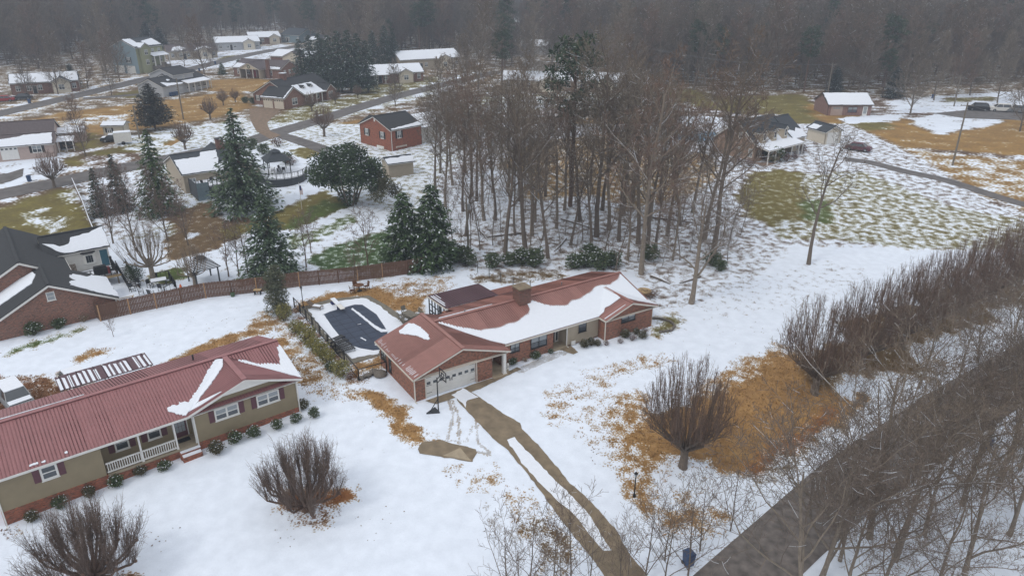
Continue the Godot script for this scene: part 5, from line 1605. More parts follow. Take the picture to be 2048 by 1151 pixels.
func build_woods() -> void:
	# the wood on the slope behind the house: base of each trunk, height
	var spots := [Vector3(-10.14, 0.68, -105.18), 16.0, Vector3(-6.37, 1.02, -110.25), 17.0, Vector3(-5.49, 0.88, -108.23), 15.0, Vector3(-4.04, 0.39, -99.98), 18.0, Vector3(-0.93, 0, -86.35), 19.0, Vector3(1.84, 0, -87.07), 21.0, Vector3(2.73, 0.14, -94.1), 20.0, Vector3(1.28, 0.87, -108), 17.0, Vector3(4.62, -0, -85.64), 15.0, Vector3(6.26, 0.24, -96.8), 16.0, Vector3(11.64, 0.12, -93.53), 24.0, Vector3(10.38, 0.01, -88.51), 14.0, Vector3(13.69, 0.22, -96.22), 20.0, Vector3(16.46, 0.5, -102.03), 21.0, Vector3(16.92, 0.05, -90.9), 20.0, Vector3(15.58, -0, -80.28), 22.0, Vector3(17.16, 0, -86.35), 21.0, Vector3(21.4, 0.13, -93.91), 17.0, Vector3(26.24, 0.09, -92.58), 21.0, Vector3(26.5, 0.01, -88.51), 23.0, Vector3(14.48, 0.08, -92.21), 16.0, Vector3(7.87, 0.62, -104.12), 16.0, Vector3(-2.44, 0.39, -99.98), 14.0, Vector3(9.93, 0.39, -99.98), 17.0, Vector3(20.11, 0.39, -99.98), 18.0, Vector3(24.05, 0.29, -97.98), 17.0, Vector3(-12.4, 1.21, -113.02), 14.0, Vector3(-9.75, 1.39, -115.42), 15.0, Vector3(-0.69, 1.21, -113.02), 16.0, Vector3(23.12, 0.9, -108.45), 16.0, Vector3(22.76, 1.75, -120.49), 14.0, Vector3(18.49, 1.75, -120.49), 12.0, Vector3(18.77, 0.01, -88.51), 13.0, Vector3(20.33, -0, -84.94), 11.0, Vector3(0.45, 0.14, -94.1), 12.0, Vector3(7.77, 0.04, -90.35), 12.0, Vector3(14.64, -0, -84.94), 12.0, Vector3(-6.45, 0.14, -94.1), 12.0, Vector3(-12.37, 1.85, -121.82), 13.0, Vector3(-8.06, 1.85, -121.82), 14.0, Vector3(-2.07, 2.04, -124.57), 14.0, Vector3(27.26, 1.53, -117.4), 15.0, Vector3(-3.08, 1.13, -111.85), 15.0, Vector3(5.26, 1.02, -110.25), 16.0, Vector3(18.76, 0.87, -108), 17.0, Vector3(27.03, 0.57, -103.27), 18.0, Vector3(13.66, 0.62, -104.12), 19.0, Vector3(-7.39, 0.59, -103.69), 14.0, Vector3(3.37, 0.37, -99.58), 15.0, Vector3(9.95, 1.75, -120.49), 14.0, Vector3(12.88, 1.39, -115.42), 15.0, Vector3(2.22, 1.57, -117.91), 14.0]
	for i in range(0, spots.size(), 2):
		var k := (i / 2) % 6
		var hh: float = spots[i + 1]
		plant("woodland_tree", woods[k], M.bark if k % 3 else M.bark_pale, spots[i], R.randf() * TAU, hh / (19.0 + k % 3), "tall %s barked bare tree with snow dusted limbs in the wood behind the brick house" % ("dark" if k % 3 else "pale"), "tree", "bare trees of the wood behind the brick house")
	# undergrowth: thin saplings
	var sap := wood_tree(150, {"h": 5.0, "r": 0.05, "clear": 0.2, "n": [9, 6, 4], "ang": [45, 45, 45], "ratio": [0.42, 0.45, 0.5], "up": 0.15, "gnarl": 0.2, "twig": 0.009, "tone": Color(0.17, 0.125, 0.098), "snow": 0.15})
	for p in [Vector3(-7.9, 0.04, -90.35), Vector3(-4.16, 0.01, -88.51), Vector3(-2.57, 0.04, -90.35), Vector3(0.41, -0, -84.07), Vector3(3.26, -0, -84.94), Vector3(6.27, 0.01, -87.61), Vector3(8, -0, -84.94), Vector3(9.6, 0.08, -92.21), Vector3(12.22, 0.01, -88.51), Vector3(12.61, -0, -81.56), Vector3(16.33, 0.14, -94.1), Vector3(19.09, 0.14, -94.1), Vector3(18.74, -0, -83.22), Vector3(22.15, 0.08, -92.21), Vector3(23.35, 0.01, -88.51), Vector3(23.49, -0, -84.94), Vector3(28.26, 0.08, -92.21), Vector3(27.28, -0, -84.94), Vector3(-1.65, 0.21, -96.02), Vector3(4.17, 0.08, -92.21), Vector3(-6.54, -0, -84.94), Vector3(-5.71, 0.39, -99.98), Vector3(31.51, 0.14, -94.1), Vector3(24.83, 0.39, -99.98), Vector3(12.11, 0.39, -99.98), Vector3(5.66, 0.5, -102.03), Vector3(-10.97, 0.29, -97.98), Vector3(-9.34, 0.39, -99.98), Vector3(-8.46, 0.9, -108.45), Vector3(-3.72, 0.75, -106.25), Vector3(-0.26, 0.62, -104.12), Vector3(1.98, 0.56, -103.07), Vector3(4.02, 0.9, -108.45), Vector3(7.52, 0.9, -108.45), Vector3(9.78, 0.82, -107.34), Vector3(15.71, 0.9, -108.45), Vector3(17.5, 0.5, -102.03), Vector3(20.6, 0.82, -107.34), Vector3(23.07, 0.62, -104.12), Vector3(25.46, 0.9, -108.45), Vector3(29.23, 0.75, -106.25), Vector3(29.77, 0.29, -97.98), Vector3(29.61, 0.08, -92.21), Vector3(20.48, 0.29, -97.98), Vector3(15.47, 0.29, -97.98), Vector3(10.55, 0.17, -95.06), Vector3(7.35, 0.14, -94.1), Vector3(2.43, 0.04, -90.35), Vector3(-1.21, 0.01, -88.51), Vector3(-4.38, 0.14, -94.1), Vector3(-5.47, 0.01, -88.51), Vector3(20.41, 0.01, -88.51), Vector3(21.28, -0, -84.94), Vector3(24.66, 0.01, -88.51), Vector3(15.9, -0, -84.94), Vector3(12.11, -0, -84.94)]:
		plant("sapling", sap, M.bark, p, R.randf() * TAU, R.randf_range(0.7, 1.9), "thin bare sapling in the undergrowth of the wood", "tree", "saplings in the wood")
	for q in [[Vector3(-0.93, 0.14, -94.1), 0.3, 6.0], [Vector3(6.43, 0.04, -90.35), 1.2, 5.0], [Vector3(9.76, 0.29, -97.98), 2.4, 7.0], [Vector3(17.46, 0.25, -97), 0.8, 5.5], [Vector3(23.01, 0.39, -99.98), 2.8, 6.5], [Vector3(-4.04, 0.14, -94.1), 1.9, 4.5], [Vector3(21.06, -0, -78.42), 0.6, 3.5], [Vector3(17.52, -0, -78.42), 2.2, 3.0]]:
		var lg := thing("fallen_log", "snow capped fallen log on the wooded slope", "log", q[0], q[1], "fallen logs in the wood")
		var lm := Mesher.new()
		var half: float = q[2] * 0.5
		var ay: float = land(q[0].x + cos(q[1]) * half, q[0].z - sin(q[1]) * half) - q[0].y
		var by: float = land(q[0].x - cos(q[1]) * half, q[0].z + sin(q[1]) * half) - q[0].y
		lm.tube(PackedVector3Array([Vector3(half, ay + 0.12, 0), Vector3(0, 0.14, 0.1), Vector3(-half, by + 0.1, 0)]), PackedFloat32Array([0.16, 0.13, 0.07]), 7, true)
		part("log", lm, M.bark, lg)
		lm = Mesher.new()
		lm.tube(PackedVector3Array([Vector3(half, ay + 0.2, 0), Vector3(0, 0.21, 0.1), Vector3(-half, by + 0.15, 0)]), PackedFloat32Array([0.11, 0.09, 0.04]), 5)
		part("snow", lm, M.snow, lg)
	# great pine standing above the wood
	var pine := [pines[0][0], pines[0][1], pines[0][2]]
	plant("pine_tree", pine, M.bark_warm, Vector3(8.89, 0.72, -105.82), 0.4, 1.2, "tall pine with a green crown rising above the bare wood", "tree")
	var lp := wood_tree(163, {"h": 11.5, "r": 0.3, "clear": 0.22, "n": [9, 8, 6, 5], "ang": [42, 48, 46, 45], "ratio": [0.62, 0.5, 0.45, 0.5], "up": 0.1, "gnarl": 0.24, "twig": 0.012, "tone": Color(0.185, 0.15, 0.12), "snow": 0.3, "taper": 0.35})
	plant("bare_tree", lp, M.bark_pale, Vector3(19.69, -0, -71.9), 2.1, 1.0, "low forked bare tree on the snow beside the brick wing", "tree")
	var lone := wood_tree(171, {"h": 15.0, "r": 0.24, "clear": 0.42, "n": [10, 7, 5, 5], "ang": [50, 46, 46, 45], "ratio": [0.36, 0.48, 0.45, 0.5], "up": 0.16, "gnarl": 0.28, "twig": 0.012, "tone": Color(0.16, 0.128, 0.1), "snow": 0.1})
	plant("bare_tree", lone, M.bark, Vector3(37.01, -0, -83.56), 0.6, 1.0, "single slender dark tree standing alone on the snowy slope", "tree")

func build_pears() -> void:
	var tone := Color(0.185, 0.122, 0.09)
	var big := pear_meshes(401, 9.4, 8.3, 1.6, 92, 15, tone, 0.0078)
	plant("pear_tree", big, M.bark, Vector3(12.74, -0.58, -44.01), 0.3, 1.0, "bare upright pear tree on golden grass in front of the brick house", "tree")
	var row := pear_meshes(402, 9.4, 8.6, 1.5, 88, 13, tone, 0.008)
	plant("pear_tree", row, M.bark, Vector3(26.43, -0.45, -54.13), 1.0, 1.0, "first bare pear tree of the row along the asphalt road", "tree", "pear trees in a row along the road")
	var nth := ["second", "third", "fourth", "fifth", "sixth", "seventh", "eighth"]
	var at := [Vector3(32.56, -0.49, -58.66), Vector3(38.34, -0.56, -62.74), Vector3(43.53, -0.6, -66.53), Vector3(48.73, -0.66, -70.24), Vector3(54.16, -0.74, -74.06), Vector3(59.88, -0.8, -78.17), Vector3(65.99, -0.88, -82.43)]
	for i in 7:
		plant("pear_tree", row, M.bark, at[i], 2.0 + i * 1.1, 0.98, "%s bare reddish pear tree in the row along the road, counted from the golden grass" % nth[i], "tree", "pear trees in a row along the road")
	var pol := pollard_meshes(403, 5.6, 6.8, 0.6, 26, 1000, 2.7, Color(0.165, 0.118, 0.094), 0.0075)
	plant("pollard_pear_tree", pol, M.bark_warm, Vector3(-14.1, -0.54, -39.24), 0.0, 1.0, "low pollarded pear tree over a mulch ring in the neighbour's snowy lawn", "tree")
	var pol2 := pollard_meshes(404, 5.8, 7.2, 0.6, 26, 1050, 2.8, Color(0.165, 0.118, 0.094), 0.0075)
	plant("pollard_pear_tree", pol2, M.bark_warm, Vector3(-25.43, -0.84, -33.22), 0.9, 1.0, "low pollarded pear tree before the left end of the tan house", "tree")
	# further round bare trees by the streets
	var rd := pear_meshes(405, 6.5, 6.0, 1.6, 46, 6, Color(0.19, 0.125, 0.095), 0.018)
	for q in [[Vector3(-38.28, 3, -146.98), 0.2, 1.0, "round reddish bare tree on tan grass beside the orange brick house"], [Vector3(-33.99, -0, -76.19), 1.0, 0.0, ""], [Vector3(-48.17, 3.12, -175.8), 1.1, 0.72, "small dark bare tree before the porch of the dark roofed brick house"], [Vector3(-44.69, 3.22, -185.48), 2.2, 0.62, "small bare tree near the right gable of the dark roofed brick house"], [Vector3(-40.75, 3.33, -194.45), 3.2, 0.55, "smallest bare tree past the dark roofed brick house, nearest the dark evergreens"], [Vector3(-68.71, 3.05, -165.68), 0.7, 0.8, "bare vase shaped tree left of the curving brown driveway"], [Vector3(-72.48, 3.2, -184.04), 2.0, 0.62, "bare vase shaped tree in the tan field before the white house"], [Vector3(-70.99, 3.25, -188.39), 2.9, 0.56, "smaller bare vase shaped tree in the tan field, nearest the garage"], [Vector3(-74.78, 1.32, -114.45), 2.0, 0.95, "bare dark tree beside the street at the open olive field"], [Vector3(-62.2, 2.72, -136.24), 4.0, 0.85, "bare bush like tree behind the snowy roof with the dark gable"]]:
		if q[2] > 0.0:
			plant("round_bare_tree", rd, M.bark, q[0], q[1], q[2], q[3], "tree")

func build_evergreens() -> void:
	var g1 := Color(0.03, 0.062, 0.018)
	var g2 := Color(0.085, 0.13, 0.045)
	var c1 := conifer_meshes(501, 13.0, 3.6, 0.45, g1, g2, 0.06)
	var c2 := conifer_meshes(502, 12.0, 4.2, 0.2, Color(0.034, 0.068, 0.032), Color(0.1, 0.145, 0.075), 0.07, 1.0, 0.04, 0.9)
	var c3 := conifer_meshes(503, 9.5, 3.2, 0.25, g1, Color(0.055, 0.095, 0.03), 0.12, 1.6, 0.02, 0.62)
	var c4 := conifer_meshes(504, 9.0, 2.2, 0.35, Color(0.035, 0.05, 0.03), Color(0.075, 0.085, 0.055), 0.05)
	var nm := ["trunk", "crown", "snow"]
	plant("spruce_tree", c1, M.bark, Vector3(-52.35, 0.56, -103.07), 0.3, 0.98, "tall green spruce beside the grey roofed house with the blue deck", "tree")
	plant("spruce_tree", c4, M.bark, Vector3(-58.76, 0.62, -104.12), 1.2, 0.95, "narrow dark spruce in the middle of three beyond the low wall", "tree")
	plant("spruce_tree", c4, M.bark, Vector3(-60.78, 0.5, -102.03), 2.3, 0.8, "smaller narrow spruce at the end of the low wall", "tree")
	plant("cedar_tree", c2, M.bark_warm, Vector3(-40.3, 0.64, -104.54), 1.9, 1.25, "tall open crowned cedar at the stairs of the blue deck", "tree")
	plant("spruce_tree", c2, M.bark, Vector3(-28.64, -0, -79.65), 0.8, 0.92, "broad blue green spruce behind the brown fence with snow on its boughs", "tree")
	plant("cypress_tree", c3, M.bark, Vector3(-13.14, -0, -83.22), 0.5, 1.0, "left one of two snow flecked cypresses at the end of the brown fence", "tree")
	plant("cypress_tree", c3, M.bark, Vector3(-9.79, -0, -83.22), 2.4, 1.1, "right and taller one of two snow flecked cypresses at the end of the brown fence", "tree")
	plant("cedar_tree", conifer_meshes(507, 9.5, 4.6, -0.1, Color(0.026, 0.03, 0.022), Color(0.06, 0.058, 0.042), 0.02, 1.0, 0.1, 0.7), M.bark_warm, Vector3(-76.04, 3, -154.25), 0.0, 1.0, "wide dark cedar in the tan field before the white house", "tree")
	# dark screen of tall evergreens
	var ley := conifer_meshes(508, 15.0, 3.6, 0.25, Color(0.02, 0.042, 0.026), Color(0.055, 0.088, 0.056), 0.06, 1.0, 0.10, 0.55)
	for q in [[Vector3(-59.52, 3.6, -211), 0.9], [Vector3(-56.23, 3.57, -209.24), 0.98], [Vector3(-53.13, 3.54, -207.51), 1.02], [Vector3(-50.07, 3.51, -205.8), 1.0], [Vector3(-47.24, 3.49, -204.96), 1.08], [Vector3(-44.44, 3.48, -204.12), 1.1], [Vector3(-41.79, 3.47, -203.28), 1.05], [Vector3(-39.74, 3.48, -204.12), 0.92]]:
		plant("leyland_cypress", ley, M.bark, q[0], R.randf() * TAU, q[1], "dark snow dusted cypress in the tall screen past the dark roofed brick house", "tree", "screen of tall dark cypresses")
	for q in [[Vector3(-45.19, 4.29, -244.95), 0.85], [Vector3(-41.61, 4.34, -247.23), 0.95], [Vector3(-39.31, 4.4, -249.55), 0.8]]:
		plant("leyland_cypress", ley, M.bark, q[0], R.randf() * TAU, q[1], "bluish evergreen in the far clump behind the snowy porch roof", "tree", "far clump of bluish evergreens")
	# great magnolia mass
	var r := RandomNumberGenerator.new()
	r.seed = 61
	var me := Mesher.new()
	me.colored = true
	var sn := Mesher.new()
	var w := Mesher.new()
	for k in 7:
		var a := TAU * k / 7
		w.tube(PackedVector3Array([Vector3(cos(a) * 0.6, -0.3, sin(a) * 0.6), Vector3(cos(a) * 2.0, 3, sin(a) * 2.0), Vector3(cos(a) * 3.0, 7, sin(a) * 2.6)]), PackedFloat32Array([0.16, 0.12, 0.05]), 5)
	for k in 46:
		var d := Vector3(r.randfn(), absf(r.randfn()) * 0.9 - 0.35, r.randfn()).normalized()
		var c := Vector3(0, 4.2, 0) + Vector3(d.x * 4.9, d.y * 4.6, d.z * 4.2) * r.randf_range(0.5, 0.98)
		leaf_cloud(me, sn, r, c, Vector3(1.5, 1.2, 1.5), 300, 0.42, 0.2, Color(0.02, 0.042, 0.016), Color(0.06, 0.1, 0.036), 0.16)
	plant("magnolia_tree", [w.mesh(), me.mesh(), sn.mesh()], M.bark, Vector3(-24.87, 0.78, -106.69), 0.0, 1.08, "great rounded evergreen magnolia flecked with snow below the orange brick house", "tree")
	me = Mesher.new()
	me.colored = true
	sn = Mesher.new()
	for k in 20:
		var d := Vector3(r.randfn(), absf(r.randfn()) * 0.8 - 0.2, r.randfn()).normalized()
		leaf_cloud(me, sn, r, Vector3(0, 2.6, 0) + Vector3(d.x * 2.4, d.y * 2.8, d.z * 2.2) * r.randf_range(0.4, 0.95), Vector3(1.0, 1.0, 1.0), 170, 0.36, 0.12, Color(0.055, 0.058, 0.026), Color(0.11, 0.1, 0.05), 0.02)
	plant("holly_bush", [null, me.mesh(), null], M.bark, Vector3(-19.15, 0.64, -104.54), 0.0, 1.0, "tall olive green evergreen bush leaning against the magnolia", "bush")
	# columnar evergreen by the pool
	me = Mesher.new()
	me.colored = true
	sn = Mesher.new()
	for k in 16:
		var a := 2.4 * k
		leaf_cloud(me, sn, r, Vector3(cos(a) * 0.55, 0.5 + k * 0.28, sin(a) * 0.55), Vector3(0.95, 0.7, 0.95) * (1.0 - 0.025 * k), 420, 0.19, 0.09, Color(0.06, 0.078, 0.045), Color(0.15, 0.155, 0.095), 0.03)
	plant("columnar_evergreen", [null, me.mesh(), sn.mesh()], M.bark, Vector3(-24.79, -0, -69.1), 0.0, 1.06, "olive green columnar evergreen where the hedge meets the brown fence", "tree")

func build_shrubs() -> void:
	var dk := Color(0.026, 0.048, 0.018)
	var mid := Color(0.095, 0.125, 0.05)
	var bA := bush_meshes(601, Vector3(0.62, 0.5, 0.62), 900, 0.13, dk, mid, 0.09)
	var bB := bush_meshes(602, Vector3(0.6, 0.55, 0.6), 900, 0.14, Color(0.03, 0.04, 0.016), Color(0.13, 0.105, 0.05), 0.09)
	var bG := bush_meshes(603, Vector3(0.62, 0.6, 0.62), 800, 0.12, Color(0.1, 0.11, 0.028), Color(0.28, 0.24, 0.06), 0.02)
	var bY := bush_meshes(604, Vector3(0.62, 0.62, 0.62), 800, 0.12, Color(0.1, 0.1, 0.03), Color(0.32, 0.29, 0.1), 0.03)
	var bR := bush_meshes(605, Vector3(0.55, 0.42, 0.55), 500, 0.09, Color(0.06, 0.03, 0.022), Color(0.16, 0.07, 0.05), 0.25)
	var bT := bush_meshes(606, Vector3(0.45, 0.3, 0.45), 300, 0.09, Color(0.14, 0.1, 0.06), Color(0.3, 0.22, 0.14), 0.2)
	var nm := ["stems", "leaves", "snow"]
	# foundation shrubs of the tan house
	var fs := [Vector3(-32.19, -0.59, -38.21), Vector3(-31.09, -0.53, -39.48), Vector3(-29.64, -0.47, -40.51), Vector3(-28.21, -0.42, -41.52), Vector3(-27.05, -0.36, -42.79), Vector3(-25.57, -0.33, -43.33)]
	for i in fs.size():
		plant("foundation_shrub", bA if i % 2 else bB, M.bark, fs[i], i * 1.3, 0.92, "round green shrub with a little snow along the brick base left of the steps", "shrub", "shrubs left of the tan house steps", nm)
	var fs2 := [Vector3(-21.42, -0.18, -46.46), Vector3(-20.26, -0.14, -47.2), Vector3(-18.69, -0.09, -48.15), Vector3(-17.43, -0.05, -49.06), Vector3(-16.12, -0.02, -49.66)]
	for i in fs2.size():
		plant("foundation_shrub", bA, M.bark, fs2[i], i * 2.1, [1.05, 1.0, 1.0, 0.85, 1.0][i], "round green shrub with a little snow under the tan house double windows", "shrub", "shrubs under the tan house double windows", nm)
	plant("foundation_shrub", bB, M.bark, Vector3(-22.37, -0.24, -45.15), 0.4, 1.25, "largest reddish green shrub next to the grey planter by the steps", "shrub", "", nm)
	plant("foundation_shrub", bB, M.bark, Vector3(-17.38, -0, -51.04), 0.4, 1.0, "dark shrub tucked round the right corner of the tan house", "shrub", "", nm)
	# hedge by the pool fence
	var hg := [[Vector3(-23.78, -0, -67.65), bY, 1.6], [Vector3(-21.77, -0, -64.89), bG, 1.5], [Vector3(-20.1, -0, -62.73), bG, 1.75], [Vector3(-19, -0, -61.08), bG, 1.55], [Vector3(-17.89, -0, -59.5), bG, 1.65], [Vector3(-17.02, -0, -58.36), bG, 1.5], [Vector3(-16.56, -0, -60.48), bY, 0.0], [Vector3(-17.66, -0, -58.93), bG, 0.0], [Vector3(-16.44, -0, -57.08), bA, 1.0]]
	for q in hg:
		if q[2] > 0.0:
			plant("hedge_shrub", q[1], M.bark, q[0], R.randf() * TAU, q[2], "rounded golden green shrub in the row beside the black pool fence", "shrub", "row of shrubs beside the pool fence", nm)
	plant("hedge_shrub", bY, M.bark, Vector3(-15.34, -0, -56.19), 1.0, 1.7, "yellow variegated shrub at the garage end of the pool fence row", "shrub", "", nm)
	plant("hedge_shrub", bR, M.bark, Vector3(-14.44, -0, -55.75), 1.0, 0.9, "reddish bare shrub next to the yellow variegated shrub", "shrub", "", nm)
	# along the brick house
	for q in [[Vector3(0.07, -0, -58.36), bA, 0.85, "dark shrub at the white column of the brick house"], [Vector3(2.23, -0, -59.5), bA, 0.95, "full green shrub under the large double window"], [Vector3(3.69, -0, -60.48), bA, 0.62, "small green shrub left of the front door step"], [Vector3(1.28, -0, -58.93), bT, 0.8, "low tan shrub left of the large double window"]]:
		plant("foundation_shrub", q[1], M.bark, q[0], R.randf() * TAU, q[2], q[3], "shrub", "", nm)
	for p in [Vector3(7, -0, -61.69), Vector3(8.35, -0, -62.1), Vector3(9.18, -0, -62.1), Vector3(10.65, -0, -62.52), Vector3(11.87, -0, -63.15), Vector3(12.93, -0, -63.58), Vector3(11.27, -0, -63.79), Vector3(12.47, -0, -64.45), Vector3(13.45, -0, -64.89), Vector3(7.72, -0, -62.1)]:
		plant("flowerbed_shrub", bR if R.randf() < 0.6 else bB, M.bark, p, R.randf() * TAU, R.randf_range(0.65, 0.95), "small reddish shrub dusted with snow in the bed before the brick wing", "shrub", "shrubs in the bed before the brick wing", nm)
	# brick house on the left, its shrubs
	plant("evergreen_shrub", bA, M.bark, Vector3(-47.94, -0, -64.45), 0.0, 1.75, "large round green shrub against the brown brick gable wall", "shrub", "", nm)
	plant("evergreen_shrub", bA, M.bark, Vector3(-46.27, -0, -65.9), 1.0, 1.35, "dark green shrub against the brown brick gable wall, nearer the fence", "shrub", "", nm)
	plant("dry_shrub", bT, M.bark, Vector3(-44.64, -0, -67.41), 1.0, 1.7, "pale dry shrub where the brick wall meets the brown fence", "shrub", "", nm)
	plant("evergreen_shrub", bush_meshes(610, Vector3(1.5, 1.3, 1.5), 2600, 0.14, Color(0.016, 0.034, 0.012), Color(0.05, 0.075, 0.03), 0.02), M.bark, Vector3(-44.08, -0, -77.51), 1.0, 1.0, "big clipped round evergreen beside the snowy deck stairs", "shrub", "", nm)
	# evergreen shrubs at the foot of the wood
	for p in [Vector3(-2.37, -0, -82.39), Vector3(-0.22, -0, -83.22), Vector3(1.34, -0, -83.56), Vector3(2.76, -0, -82.88), Vector3(7.79, -0, -82.39), Vector3(9.2, -0, -82.88), Vector3(10.82, -0, -81.89), Vector3(12.48, -0, -82.88), Vector3(9.9, -0, -84.94), Vector3(-5.19, -0, -83.22), Vector3(17.48, -0, -84.94), Vector3(25.44, -0, -81.56), Vector3(24.95, -0, -83.22), Vector3(-7.81, -0, -84.94), Vector3(-9.62, -0, -84.07), Vector3(-6.17, -0, -84.07)]:
		plant("laurel_shrub", bA, M.bark, p, R.randf() * TAU, R.randf_range(1.6, 2.8), "dark evergreen laurel at the foot of the bare wood", "shrub", "laurels at the foot of the wood", nm)
	# clipped mounds by the summer house
	for q in [[Vector3(-49.68, 2.75, -136.97), 2.0], [Vector3(-46.19, 2.55, -132.8), 2.3], [Vector3(-43.29, 2.33, -128.98), 2.4], [Vector3(-40.43, 2.21, -127.17), 2.2]]:
		plant("clipped_mound", bA, M.bark, q[0], R.randf() * TAU, q[1], "rounded clipped evergreen mound above the round deck", "shrub", "clipped mounds above the round deck", nm)
	plant("clipped_mound", bR, M.bark, Vector3(-39.12, 2.13, -126), 0.0, 2.2, "rounded reddish mound next to the clipped evergreens above the round deck", "shrub", "", nm)
	plant("clipped_mound", bR, M.bark, Vector3(-45.14, 2.81, -138.45), 0.0, 2.6, "broad brown mound beside the driveway above the round deck", "shrub", "", nm)
	# by the house with dormers
	plant("evergreen_shrub", bA, M.bark, Vector3(47.17, 2.29, -128.37), 0.0, 3.2, "large dark evergreen before the porch of the house with dormers", "shrub", "", nm)
	for p in [Vector3(49.52, 2.29, -128.37), Vector3(51.57, 2.36, -129.59), Vector3(54.24, 2.58, -133.46), Vector3(42.15, 2.1, -125.42), Vector3(39.65, 2.13, -126)]:
		plant("porch_shrub", bR, M.bark, p, R.randf() * TAU, R.randf_range(1.6, 2.4), "brown shrub along the porch of the house with dormers", "shrub", "shrubs along the porch with dormers above", nm)
	# far house shrubs
	for p in [Vector3(-68.18, 3.24, -187.66), Vector3(-66.02, 3.24, -186.93), Vector3(-56.76, 3.19, -182.63), Vector3(-55.81, 3.22, -185.48), Vector3(-54.32, 3.25, -188.39), Vector3(-48.68, 3.33, -194.45)]:
		plant("foundation_shrub", bA, M.bark, p, R.randf() * TAU, R.randf_range(1.4, 2.0), "dark shrub at the wall of the dark roofed brick house", "shrub", "shrubs of the dark roofed brick house", nm)
	plant("clipped_mound", conifer_meshes(611, 4.5, 1.8, 0.3, dk, mid, 0.02, 1.2, 0.02, 0.5), M.bark, Vector3(-87.62, 4.19, -240.5), 0.0, 1.0, "round topped dark evergreen before the house with the wreath", "tree")
	plant("clipped_mound", conifer_meshes(612, 3.6, 1.4, 0.3, dk, mid, 0.02, 1.2, 0.02, 0.6), M.bark, Vector3(-92.62, 4.15, -238.32), 0.0, 1.0, "small cone shaped evergreen on the snow left of the house with the wreath", "tree")

